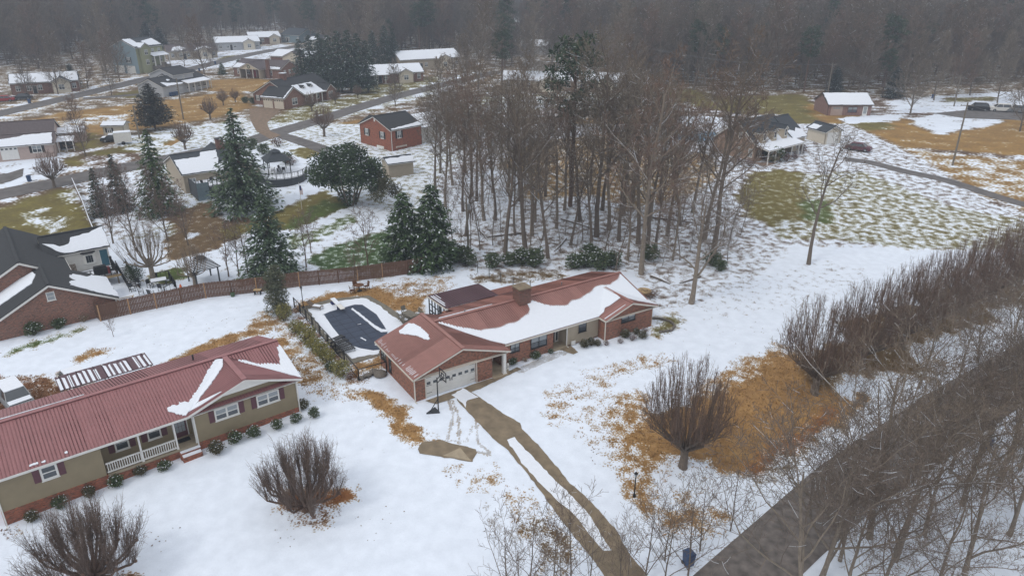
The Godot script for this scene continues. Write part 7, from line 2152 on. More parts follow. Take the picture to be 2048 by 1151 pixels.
	for q in [[-39.0, -118.4], [-40.2, -118.8], [-39.4, -120.2], [-38.6, -119.4]]:
		var t := thing("patio_chair", "black chair under the pavilion on the round deck", "chair", on_land(q[0], q[1]), q[0] * 3.0, "chairs under the pavilion")
		t.position.y = land(-38.9, -118.6) + 1.0
		chair_parts(t, M.black)
	# small shed below the orange brick house
	h = house_at("garden_shed", "small beige shed with a snowy roof beside the magnolia", -19.6, -121.5, 30.0, "shed")
	gable_box(h, -2.2, 2.2, 1.6, -1.6, 2.3, 0.4, M.siding_beige, M.roof_slate, {"lap": 0.2, "snow0": lower(0.75, 0.8), "dig": 1.0})
	# dark roofed brick house with two garage doors
	h = house_at("two_garage_brick_house", "brick house with dark roof, snowy porch roof, chimney and two cream garage doors", -61.24, -181.19, -24.5)
	gable_box(h, -0.2, 6.8, 0.2, -6.6, 2.7, 0.62, M.brick_brown, M.roof_dark, {"snow0": [[Vector2(0.93, 0.0), Vector2(0.99, 0.0), Vector2(0.99, 0.97), Vector2(0.94, 0.9)], [Vector2(0.0, 0.0), Vector2(0.9, 0.0), Vector2(0.9, 0.05), Vector2(0.0, 0.07)]]})
	for x in [1.5, 4.9]: garage_door(Vector3(x, 0.02, 0.22), YX, YZ, 2.9, 2.25, h, M.cream, 4)
	gable_box(h, -6.0, 6.4, -3.0, -19.5, 2.7, 0.52, M.brick_brown, M.roof_dark, {"ridge": "z", "snow0": [[Vector2(0.24, 0.0), Vector2(0.7, 0.0), Vector2(0.7, 0.55), Vector2(0.24, 0.55)]], "snow1": [spot(0.9, 0.55, 0.08, 0.3)]})
	front_windows(h, -2.98, 1.0, [-4.6, -2.4], 0.95, 1.3, "double", M.black)
	gable_box(h, 3.0, 7.6, -14.6, -18.4, 2.7, 0.75, M.brick_brown, M.roof_dark, {})
	me = Mesher.new()
	me.box(6.4, 8.2, 2.55, 2.68, -14.4, -6.8)
	part("porch_roof", me, M.white, h)
	me = Mesher.new()
	me.box(6.4, 8.2, 2.69, 2.76, -14.3, -6.9)
	part("snow", me, M.snow, h)
	for z in [-8.0, -10.2, -12.4]:
		me = Mesher.new()
		me.box(8.0, 8.15, 0, 2.55, z - 0.08, z + 0.08)
		part("porch_post", me, M.white, h)
	side_windows(h, 6.42, 0.8, [-8.4, -12.6], 1.3, 1.5)
	door_at(Vector3(6.42, 0.1, -10.4), -YZ, YX, 0.95, 2.1, h, M.white, M.white)
	side_windows(h, 7.62, 0.7, [-16.5], 1.8, 1.6)
	side_windows(h, 6.82, 0.7, [-3.3], 1.9, 1.6)
	for z in [-9.2, -12.2]:
		gable_box(h, 2.6, 5.0, z + 0.6, z - 0.6, 3.9, 0.7, M.siding_white, M.roof_dark, {"over": 0.12, "rake": 0.12, "dig": 0.5})
		me = Mesher.new()
		me.box(5.01, 5.04, 3.75, 4.15, z - 0.2, z + 0.2)
		part("dormer_window", me, M.glass, h)
	chimney_at(h, -0.4, 1.0, -8.0, -7.0, 4.0, 7.4, M.brick_dark, M.snow)
	# house with the wreath
	h = house_at("wreath_house", "brown roofed brick house with a cream portico gable bearing a wreath", -80.0, -232.0, -20.0)
	gable_box(h, -8.0, 9.5, 0, -9.5, 2.8, 0.42, M.brick_brown, M.roof_brown, {"snow0": [[Vector2(0.02, 0.0), Vector2(0.3, 0.0), Vector2(0.28, 0.4), Vector2(0.02, 0.5)], [Vector2(0.72, 0.0), Vector2(0.99, 0.0), Vector2(0.97, 0.2), Vector2(0.75, 0.25)]]})
	gable_box(h, -3.8, 3.8, 2.6, -4.0, 2.8, 0.48, M.siding_beige, M.roof_brown, {"ridge": "z", "gable": M.cream, "skip": [0]})
	flat_wall(Vector3(-3.8, 2.7, 2.58), YX, YZ, V2([0, 0, 7.6, 0, 3.8, 1.8]), M.cream, h)
	me = Mesher.new()
	for k in 12:
		var a := TAU * k / 12
		var b := TAU * (k + 1) / 12
		me.bar(Vector3(cos(a) * 0.42, 3.45 + sin(a) * 0.42, 2.66), Vector3(cos(b) * 0.42, 3.45 + sin(b) * 0.42, 2.66), 0.16, 0.14)
	tag(part("wreath", me, M.green_paint, self), "dark round wreath hanging on the cream portico gable", "wreath")
	get_node("wreath").transform = h.transform
	posts(h, [-3.6, -1.2, 1.2, 3.6], 2.5, 0, 2.75)
	front_windows(h, 0.02, 0.9, [-6.0, -2.4, 2.6, 6.0], 1.2, 1.4)
	door_at(Vector3(0, 0.1, 0.02), YX, YZ, 1.0, 2.1, h, M.red, M.white)
	side_windows(h, 9.52, 1.1, [-2.2, -4.6, -7.2], 0.9, 1.2)
	chimney_at(h, 5.0, 6.0, 0.1, 0.8, 0.0, 5.6, M.brick_dark, M.stone)
	h = house_at("red_brick_house", "red brick house with snowy and cream gables behind the house with the wreath", -76.0, -258.0, -22.0)
	gable_box(h, -8.5, 8.5, 0, -9.0, 3.0, 0.40, M.brick_brown, M.roof_brown, {"snow0": whole()})
	gable_box(h, -2.5, 6.5, 1.5, -6.0, 3.0, 0.42, M.brick_brown, M.roof_brown, {"ridge": "z", "gable": M.cream})
	front_windows(h, 1.53, 1.0, [0, 3.6], 1.2, 1.4)
	# white house with the dormer storey
	h = house_at("white_house", "white sided house with black roof and raised upper storey in the tan field", -92.5, -196.5, 70.0)
	gable_box(h, -0.4, 6.6, 0, -8.6, 2.7, 0.42, M.siding_grey, M.roof_dark, {"lap": 0.2, "snow0": [[Vector2(0.2, 0.0), Vector2(0.99, 0.0), Vector2(0.99, 0.12), Vector2(0.5, 0.25), Vector2(0.2, 0.45)], spot(0.55, 0.5, 0.16, 0.16)]})
	gable_box(h, 6.0, 17.5, -0.6, -11.0, 2.7, 0.42, M.siding_grey, M.roof_dark, {"lap": 0.2})
	gable_box(h, 6.2, 13.5, -2.2, -10.5, 4.9, 0.36, M.siding_grey, M.roof_dark, {"lap": 0.2})
	me = Mesher.new()
	me.block(Vector3(7.8, 2.5, 1.0), Vector3(9.0, 0, 0), Vector3(0, 0.6, -2.4), Vector3(0, 0.12, 0.02))
	part("porch_roof", me, M.white, h)
	me = Mesher.new()
	me.block(Vector3(7.85, 2.63, 0.98), Vector3(8.9, 0, 0), Vector3(0, 0.58, -2.3), Vector3(0, 0.07, 0.01))
	part("snow", me, M.snow, h)
	posts(h, [8.0, 10.2, 12.5, 14.8, 16.6], 0.9, 0, 2.5)
	front_windows(h, -0.58, 0.9, [9.2, 11.4, 13.6, 15.6], 1.2, 1.3)
	front_windows(h, -2.18, 3.6, [9.8], 0.6, 0.8)
	front_windows(h, 0.02, 1.0, [4.6], 0.9, 1.1)
	chimney_at(h, 12.5, 13.4, -11.6, -10.8, 0, 7.2, M.stone, M.stone)
	for k in 4:
		bin_at(h.transform * Vector3(1.4 + k * 0.8, 0, 0.6), h.rotation.y, "blue wheeled bin at the wall of the white house", "bins at the white house")
	# two storey house, blue end and green front
	h = house_at("green_house", "tall two storey house with blue end wall, green front and garage doors below", -119.5, -239.5, 72.0)
	gable_box(h, 0, 11.5, 0, -10.0, 8.0, 0.46, M.siding_green, M.roof_slate, {"lap": 0.22, "gable": M.siding_blue, "snow0": [[Vector2(0.02, 0.1), Vector2(0.3, 0.1), Vector2(0.3, 0.95), Vector2(0.02, 0.95)], [Vector2(0.45, 0.1), Vector2(0.98, 0.1), Vector2(0.98, 0.8), Vector2(0.5, 0.6)]]})
	gable_box(h, 1.2, 5.0, 1.0, -5.0, 8.0, 0.6, M.siding_green, M.roof_slate, {"lap": 0.22, "ridge": "z", "snow1": whole()})
	me = Mesher.new()
	me.block(Vector3(4.6, 5.0, 2.4), Vector3(7.0, 0, 0), Vector3(0, 0.9, -2.4), Vector3(0, 0.14, 0.02))
	part("porch_roof", me, M.snow, h)
	posts(h, [5.0, 7.2, 9.4, 11.4], 2.2, 2.0, 5.1, 0.25)
	me = Mesher.new()
	me.box(4.6, 11.6, 0, 2.0, 0, 2.4)
	part("porch_base", me, M.stone, h)
	front_windows(h, 1.02, 5.6, [3.1], 1.4, 1.6)
	front_windows(h, 1.02, 2.6, [3.1], 1.4, 1.6)
	front_windows(h, 0.02, 5.8, [7.0, 9.8], 1.1, 1.4)
	front_windows(h, 0.02, 2.8, [6.4, 10.0], 1.1, 1.6)
	side_windows(h, -0.02, 3.4, [-3.6], 1.3, 1.6, false, M.black)
	for z in [-7.6, -3.2]: garage_door(Vector3(-0.03, 0.05, z), YZ, -YX, 3.4, 2.3, h, M.white, 0)
	# tan house with garage, far left
	h = house_at("tan_garage_house", "pinkish tan house with brown roof, snowy front slope and white garage door", -92.0, -128.0, 23.7)
	gable_box(h, -9.0, 8.6, 0, -7.0, 2.7, 0.38, M.siding_pink, M.roof_brown, {"lap": 0.0, "snow0": [[Vector2(0.02, 0.0), Vector2(0.98, 0.0), Vector2(0.97, 0.9), Vector2(0.72, 0.85), Vector2(0.66, 0.7), Vector2(0.4, 0.55), Vector2(0.02, 0.5)]]})
	gable_box(h, -4.5, 8.0, -5.0, -15.0, 3.0, 0.46, M.siding_pink, M.roof_brown, {"snow1": [spot(0.1, 0.2, 0.2, 0.1)]})
	gable_box(h, 7.6, 12.6, -10.5, -14.5, 2.5, 0.35, M.siding_pink, M.roof_brown, {"snow0": whole()})
	garage_door(Vector3(1.6, 0.3, 0.02), YX, YZ, 2.7, 2.2, h, M.white, 4)
	front_windows(h, 0.02, 1.2, [5.9], 1.5, 1.3, "double", M.black)
	me = Mesher.new()
	me.block(Vector3(8.7, 2.3, -2.6), Vector3(2.9, 0, 0), Vector3(0, 0.45, -3.0), Vector3(0, 0.1, 0.02))
	part("porch_roof", me, M.snow, h)
	posts(h, [8.9, 10.2, 11.4], -2.8, 0, 2.3)
	me = Mesher.new()
	me.box(8.8, 11.3, 0, 2.2, -5.4, -5.2)
	part("porch_back", me, M.charcoal, h)
	h = house_at("tan_shed", "small cream shed with black shutters behind the white trailer", -80.5, -146.0, 8.0, "shed")
	gable_box(h, -2.0, 2.0, 0, -3.0, 2.4, 0.3, M.cream, M.roof_grey, {"snow0": whole(), "snow1": whole()})
	front_windows(h, 0.02, 1.0, [-0.8], 0.8, 0.9, "double", M.black)
	var t := thing("cargo_trailer", "small white box trailer parked on the snow by the cream shed", "trailer", on_land(-76.0, -140.5), deg_to_rad(25))
	me = Mesher.new()
	me.box(-1.5, 1.5, 0.45, 2.3, -1.0, 1.0)
	part("body", me, M.white, t)
	me = Mesher.new()
	me.box(-1.5, 1.5, 2.31, 2.4, -1.0, 1.0)
	part("snow", me, M.snow, t)
	for z in [-1.02, 1.02]:
		me = Mesher.new()
		me.rod(Vector3(0, 0.33, z - 0.1), Vector3(0, 0.33, z + 0.1), 0.33, 0.33, 14)
		part("wheel", me, M.tyre, t)
	me = Mesher.new()
	me.bar(Vector3(1.5, 0.5, 0), Vector3(2.6, 0.45, 0), 0.1)
	me.bar(Vector3(2.5, 0.5, 0), Vector3(2.5, 0.0, 0), 0.08)
	part("hitch", me, M.iron, t)
	# house with three dormers
	h = house_at("dormer_house", "tan brick house with three dormers and a snowy porch roof on the slope", 45.18, -125.46, 39.6)
	var sd := [Vector2(2.9, 0.6), Vector2(12.0, 1.0)]
	flat_wall(Vector3(0.4, -2.0, -2.9), -YZ, -YX, V2([0, 0, 9.1, 0, 9.1, 5.2, 4.2, 8.95, 0, 5.25]), M.brick_tan, h)
	flat_wall(Vector3(11.3, -2.0, -2.9), -YZ, YX, V2([0, 0, 9.1, 0, 9.1, 5.2, 4.2, 8.95, 0, 5.25]), M.brick_tan, h)
	flat_wall(Vector3(0.4, -2.0, -2.9), YX, YZ, V2([0, 0, 10.9, 0, 10.9, 5.25, 0, 5.25]), M.brick_tan, h)
	slope_sheet("roof", Vector3(0.05, 3.36, -2.9), Vector3(11.6, 0, 0), Vector3(0, 3.7, -4.2), M.roof_slate, h)
	slope_sheet("roof", Vector3(11.65, 3.1, -12.3), Vector3(-11.6, 0, 0), Vector3(0, 3.96, 5.2), M.roof_slate, h)
	slope_sheet("porch_roof", Vector3(0.0, 2.7, 0.0), Vector3(11.7, 0, 0), Vector3(0, 0.66, -2.9), M.roof_slate, h)
	snow_on(Vector3(0.0, 2.7, 0.0), Vector3(11.7, 0, 0), Vector3(0, 0.66, -2.9), V2([0.05, 0, 11.65, 0, 11.65, 2.97, 0.05, 2.97]), h)
	snow_on(Vector3(0.05, 3.36, -2.9), Vector3(11.6, 0, 0), Vector3(0, 3.7, -4.2), ragged(pts2([0.8, 0.0, 11.5, 0.0, 11.4, 1.0, 10.0, 1.9, 7.4, 1.6, 4.2, 1.5, 2.0, 1.6, 0.8, 0.0]), 0.4, 0.06), h)
	for q in [[Vector3(0.0, 2.58, 0.0), Vector3(11.7, 2.58, 0.0)], [Vector3(0.02, 2.58, 0.0), Vector3(0.02, 3.24, -2.9)], [Vector3(0.02, 3.24, -2.9), Vector3(0.02, 6.94, -7.1)], [Vector3(0.02, 6.94, -7.1), Vector3(0.02, 3.0, -12.3)]]:
		me = Mesher.new()
		me.bar(q[0], q[1], 0.06, 0.18)
		part("fascia", me, M.white, h)
	posts(h, [0.2, 2.6, 5.2, 7.8, 10.2, 11.5], -0.15, -0.4, 2.6)
	me = Mesher.new()
	me.box(0.0, 11.7, -1.5, 0.15, -2.9, 0.0)
	part("porch_floor", me, M.brick_tan, h)
	for x in [2.2, 5.6, 9.1]:
		gable_box(h, x - 0.65, x + 0.65, -2.6, -6.6, 5.2, 0.85, M.siding_beige, M.roof_slate, {"ridge": "z", "over": 0.14, "rake": 0.2, "lap": 0.16, "dig": -3.2, "snow1": [spot(0.02, 0.3, 0.12, 0.6)]})
		window_at(Vector3(x, 3.85, -2.58), YX, YZ, 0.75, 1.25, h, "single", M.white, null, M.glass, 0.08)
	side_windows(h, 0.38, 3.9, [-6.3, -8.2], 0.8, 1.2, false)
	side_windows(h, 0.38, 0.9, [-3.9, -6.3], 0.85, 1.5, false)
	front_windows(h, -2.88, 0.9, [1.7, 4.0, 7.0, 9.6], 1.2, 1.4, "double", M.black)
	door_at(Vector3(5.6, 0.2, -2.88), YX, YZ, 1.0, 2.0, h, M.black, M.white)
	gable_box(h, 11.2, 15.5, -2.2, -10.8, 3.2, 0.75, M.siding_beige, M.roof_slate, {"lap": 0.2, "snow0": lower(0.35, 0.3)})
	front_windows(h, -2.18, 1.0, [13.4], 1.2, 1.3)
	h = house_at("small_garage", "small white fronted garage beyond the house with dormers", 62.6, -140.4, 20.0, "garage")
	gable_box(h, -1.9, 1.9, 0, -5.0, 2.5, 0.5, M.cream, M.roof_slate, {"ridge": "z", "snow1": [[Vector2(0.1, 0.05), Vector2(0.5, 0.05), Vector2(0.5, 0.6), Vector2(0.1, 0.6)]]})
	garage_door(Vector3(0, 0.05, 0.02), YX, YZ, 2.9, 2.2, h, M.white, 0)
	# pink board shed
	h = house_at("pink_board_barn", "weathered pinkish board shed with a snow covered roof and white door", 73.4, -170.5, 0.0, "shed")
	gable_box(h, 0.3, 10.4, 0, -8.0, 2.6, 0.48, M.planks_pink, M.roof_dark, {"over": 0.5, "trim": M.wood_grey, "snow0": whole(), "dig": 0.4})
	for k in 20:
		me = Mesher.new()
		me.box(0.24, 0.27, 0.0, 2.6 + 0.48 * minf(k * 0.4 + 0.2, 7.8 - k * 0.4), -k * 0.4 - 0.39, -k * 0.4 - 0.03)
		part("plank", me, M.planks_pink, h)
	for k in 14:
		if k > 0 and k < 5: continue
		me = Mesher.new()
		me.box(0.35 + k * 0.72, 0.37 + k * 0.72 + 0.66, 0.0, 2.55, 0.02, 0.045)
		part("plank", me, M.planks_pink, h)
	front_windows(h, 0.05, 0.7, [6.0], 2.2, 1.3, "double", null, M.shutter)
	door_at(Vector3(8.95, 0.0, 0.05), YX, YZ, 0.95, 2.0, h, M.white, M.white, 2)
	me = Mesher.new()
	me.box(1.0, 3.7, 0, 2.15, 0.05, 0.1)
	var gd := part("garage_door", me, M.siding_pink, h)
	for k in 3:
		me = Mesher.new()
		me.box(1.5 + k * 0.55, 1.95 + k * 0.55, 1.5, 1.85, 0.102, 0.115)
		part("pane", me, M.glass_blind, gd)
	# the swimming pool by the dormer house
	var pl := patch("swimming_pool", V2([32.39, -145.09, 38.03, -152.11, 42.49, -151.05, 41.96, -145.09, 37.1, -141.61]), M.pool_blue, 0.05, "bright blue pool cover in the snow left of the house with dormers", "pool")
	pl.set_meta("kind", "thing")
	# farther houses in a row, and those among the trees
	var rows := [
		["grey_brick_house", "grey brown brick house with arched white windows among bare trees", -128.0, -203.0, 28.0, 16.0, 9.0, 3.0, M.brick_brown, M.roof_slate, 3],
		["cream_house", "cream house with snowy roof under the large bare tree by the upper street", -117.0, -276.0, 30.0, 17.0, 9.0, 3.0, M.siding_beige, M.roof_brown, 2],
		["grey_house", "grey house with a white snowy roof along the upper street", -110.0, -304.0, 28.0, 17.0, 9.0, 3.0, M.siding_grey, M.roof_grey, 3],
		["brick_cottage", "small brick cottage with a snowy roof at the bend of the upper street", -106.0, -326.0, 28.0, 13.0, 9.0, 2.8, M.brick_brown, M.roof_grey, 3],
		["pale_blue_house", "pale blue gabled house at the end of the upper street", -97.0, -332.0, -30.0, 11.0, 11.0, 3.2, M.siding_blue, M.roof_slate, 1],
		["white_cottage", "white cottage with a broken snow cover above the dark cypress screen", -78.0, -312.0, 10.0, 13.0, 8.0, 3.0, M.siding_white, M.roof_slate, 2],
		["porch_house", "long snow roofed brick house with a columned porch past the cypress screen", -36.0, -221.0, 22.0, 20.0, 9.5, 2.8, M.brick_brown, M.roof_grey, 3],
		["cream_gable_house", "cream gabled house with snowy roofs above the long porch house", -27.0, -250.0, 30.0, 22.0, 11.0, 3.4, M.siding_beige, M.roof_grey, 3],
		["woodland_house", "low pale house half hidden by bare trees under the tall pine", 6.0, -207.0, -8.0, 18.0, 9.0, 2.8, M.siding_beige, M.roof_grey, 3],
		["woodland_house", "small grey house with a steep snowy gable deep among bare trees", 8.0, -290.0, -20.0, 11.0, 9.0, 3.0, M.siding_grey, M.roof_grey, 3],
		["white_barn", "long white building glimpsed through the far bare trees", 8.0, -400.0, 4.0, 34.0, 12.0, 4.0, M.siding_white, M.roof_grey, 3],
		["hill_house", "reddish gabled house by the snowy gap in the far wood", 30.0, -362.0, 8.0, 12.0, 10.0, 4.0, M.brick_brown, M.roof_grey, 3],
		["brick_bungalow", "brick bungalow with a snowy roof hidden behind the central wood", 22.0, -205.0, -15.0, 16.0, 9.0, 2.8, M.brick_tan, M.roof_grey, 3],
	]
	for q in rows:
		h = house_at(q[0], q[1], q[2], q[3], q[4])
		var L: float = q[5]
		gable_box(h, -L / 2, L / 2, 0, -q[6], q[7], 0.42, q[8], q[9], {"snow0": whole() if q[10] == 3 else ([spot(0.1, 0.1, 0.3, 0.6), spot(0.55, 0.05, 0.35, 0.5)] if q[10] == 2 else []), "snow1": whole() if q[10] == 3 else []})
		if L > 12.5:
			gable_box(h, L * 0.1, L * 0.1 + 4.6, 1.6, -q[6] * 0.5, q[7], 0.5, q[8], q[9], {"ridge": "z", "snow1": whole(), "gable": M.cream})
			front_windows(h, 1.63, 0.9, [L * 0.1 + 2.3], 1.4, 1.4)
		front_windows(h, 0.02, 0.9, [-L * 0.4, -L * 0.24, -L * 0.08, L * 0.43], 1.1, 1.4)
		door_at(Vector3(-L * 0.16, 0.05, 0.02), YX, YZ, 0.95, 2.05, h, M.black, M.white)
		side_windows(h, L / 2 + 0.02, 1.0, [-q[6] * 0.3, -q[6] * 0.7], 1.0, 1.3)
	h = get_node("porch_house")
	posts(h, [-9.5, -7.0, -4.5, -2.0], 1.9, 0, 2.6)
	me = Mesher.new()
	me.block(Vector3(-10, 2.6, 2.2), Vector3(9.2, 0, 0), Vector3(0, 0.35, -2.2), Vector3(0, 0.12, 0.01))
	part("porch_roof", me, M.snow, h)

# ---------------------------------------------------------------- garden things, street things, vehicles
func chair_parts(t: Node3D, mat: Material, snowy := true) -> void:
	var me := Mesher.new()
	me.box(-0.25, 0.25, 0.4, 0.44, -0.25, 0.25)
	var s := part("seat", me, mat, t)
	if snowy:
		me = Mesher.new()
		me.box(-0.22, 0.22, 0.442, 0.48, -0.2, 0.23)
		part("snow", me, M.snow, s)
	me = Mesher.new()
	me.block(Vector3(-0.25, 0.44, -0.25), Vector3(0.5, 0, 0), Vector3(0, 0.52, -0.1), Vector3(0, 0.01, 0.035))
	part("backrest", me, mat, t)
	for q in [Vector2(-0.25, -0.25), Vector2(0.21, -0.25), Vector2(-0.25, 0.21), Vector2(0.21, 0.21)]:
		me = Mesher.new()
		me.box(q.x, q.x + 0.04, 0, 0.62 if q.y > 0 else 0.42, q.y, q.y + 0.04)
		part("leg", me, mat, t)
	for x in [-0.27, 0.22]:
		me = Mesher.new()
		me.box(x, x + 0.05, 0.62, 0.65, -0.25, 0.26)
		part("armrest", me, mat, t)

func table_parts(t: Node3D, w: float, d: float, high: float, mat: Material, snow := true) -> void:
	var me := Mesher.new()
	me.box(-w / 2, w / 2, high - 0.05, high, -d / 2, d / 2)
	var top := part("tabletop", me, mat, t)
	if snow:
		me = Mesher.new()
		me.box(-w / 2 + 0.02, w / 2 - 0.02, high + 0.002, high + 0.05, -d / 2 + 0.02, d / 2 - 0.02)
		part("snow", me, M.snow, top)
	for q in [Vector2(-1, -1), Vector2(1, -1), Vector2(-1, 1), Vector2(1, 1)]:
		me = Mesher.new()
		var x: float = q.x * (w / 2 - 0.08)
		var z: float = q.y * (d / 2 - 0.08)
		me.box(x - 0.03, x + 0.03, 0, high - 0.05, z - 0.03, z + 0.03)
		part("leg", me, mat, t)

func lounger_parts(t: Node3D, mat: Material, snowy: bool) -> void:
	var me := Mesher.new()
	me.box(-0.32, -0.27, 0.28, 0.34, -0.9, 0.95)
	me.box(0.27, 0.32, 0.28, 0.34, -0.9, 0.95)
	part("frame", me, mat, t)
	for k in 7:
		me = Mesher.new()
		me.box(-0.3, 0.3, 0.33, 0.36, -0.25 + k * 0.17, -0.12 + k * 0.17)
		part("slat", me, mat, t)
	me = Mesher.new()
	me.block(Vector3(-0.3, 0.34, -0.27), Vector3(0.6, 0, 0), Vector3(0, 0.45, -0.5), Vector3(0, 0.03, 0.03))
	part("backrest", me, mat, t)
	if snowy:
		me = Mesher.new()
		me.box(-0.24, 0.24, 0.365, 0.41, -0.1, 0.8)
		part("snow", me, M.snow, t)
	for q in [Vector2(-0.31, -0.8), Vector2(0.27, -0.8), Vector2(-0.31, 0.85), Vector2(0.27, 0.85)]:
		me = Mesher.new()
		me.box(q.x, q.x + 0.04, 0, 0.28, q.y, q.y + 0.04)
		part("leg", me, mat, t)

func pavilion(t: Node3D, r: float, high: float, roof: Material, posts_mat: Material, striped: bool) -> void:
	for q in [Vector2(-1, -1), Vector2(1, -1), Vector2(-1, 1), Vector2(1, 1)]:
		var me := Mesher.new()
		var x: float = q.x * (r - 0.3)
		var z: float = q.y * (r - 0.3)
		me.box(x - 0.07, x + 0.07, 0, high + 0.05, z - 0.07, z + 0.07)
		part("post", me, posts_mat, t)
	var c := [Vector3(-r, high, r), Vector3(r, high, r), Vector3(r, high, -r), Vector3(-r, high, -r)]
	var k := 0.28
	var top := high + r * 0.55
	for i in 4:
		var me := Mesher.new()
		var a: Vector3 = c[i]
		var b: Vector3 = c[(i + 1) % 4]
		var a2 := Vector3(a.x * k, top, a.z * k)
		var b2 := Vector3(b.x * k, top, b.z * k)
		me.quad(a, a2, b2, b)
		me.quad(a - Vector3(0, 0.06, 0), b - Vector3(0, 0.06, 0), b2 - Vector3(0, 0.06, 0), a2 - Vector3(0, 0.06, 0))
		me.quad(a, b, b - Vector3(0, 0.06, 0), a - Vector3(0, 0.06, 0))
		var p := part("roof", me, roof, t)
		if striped:
			for j in 7:
				var s := Mesher.new()
				var f := (j + 0.2) / 7.0
				var f2 := (j + 0.68) / 7.0
				var up := Vector3(0, 0.02, 0)
				var l := func(u: float, vv: float) -> Vector3: return (a.lerp(a2, vv)).lerp(b.lerp(b2, vv), u) + up
				s.quad(l.call(0.04, f), l.call(0.04, f2), l.call(0.96, f2), l.call(0.96, f))
				part("snow", s, M.snow, p)
	var cap := Mesher.new()
	var kk := k + 0.1
	for i in 4:
		var a: Vector3 = c[i]
		var b: Vector3 = c[(i + 1) % 4]
		cap.tri(Vector3(a.x * kk, top + 0.1, a.z * kk), Vector3(0, top + r * 0.28, 0), Vector3(b.x * kk, top + 0.1, b.z * kk))
	part("vent_roof", cap, roof, t)

func bin_at(at: Vector3, turn: float, label: String, group := "", mat: Material = null) -> void:
	var t := thing("wheeled_bin", label, "bin", at, turn, group)
	var me := Mesher.new()
	for i in 4:
		var a := [Vector2(-0.24, -0.26), Vector2(0.24, -0.26), Vector2(0.24, 0.26), Vector2(-0.24, 0.26)]
		var p: Vector2 = a[i]
		var q: Vector2 = a[(i + 1) % 4]
		me.quad(Vector3(p.x, 0.06, p.y), Vector3(q.x, 0.06, q.y), Vector3(q.x * 1.2, 0.95, q.y * 1.2), Vector3(p.x * 1.2, 0.95, p.y * 1.2))
	part("body", me, M.blue_bin if mat == null else mat, t)
	me = Mesher.new()
	me.slab(V2([-0.31, 0.95, 0.31, 0.95, 0.31, 0.99, 0.1, 1.06, -0.31, 1.03]), Vector3(0, 0, -0.33), YX, Vector3.UP, 0.66)
	part("lid", me, M.blue_bin if mat == null else mat, t)
	for x in [-0.27, 0.27]:
		me = Mesher.new()
		me.rod(Vector3(x - 0.03, 0.11, -0.24), Vector3(x + 0.03, 0.11, -0.24), 0.11, 0.11, 10)
		part("wheel", me, M.tyre, t)

func lamp_post(at: Vector3, high: float, label: String) -> void:
	var t := thing("lamp_post", label, "lamp post", at)
	var me := Mesher.new()
	me.lathe(Vector3(0, -0.1, 0), [Vector2(0.12, 0), Vector2(0.12, 0.2), Vector2(0.05, 0.4), Vector2(0.04, high - 0.35), Vector2(0.06, high - 0.33), Vector2(0.0, high - 0.3)], 10)
	part("post", me, M.iron, t)
	me = Mesher.new()
	me.lathe(Vector3(0, high - 0.42, 0), [Vector2(0.07, 0), Vector2(0.13, 0.3), Vector2(0.0, 0.3)], 6)
	part("lantern", me, M.glass_blind, t)
	me = Mesher.new()
	me.lathe(Vector3(0, high - 0.12, 0), [Vector2(0.16, 0), Vector2(0.05, 0.13), Vector2(0.0, 0.2)], 6)
	part("cap", me, M.iron, t)

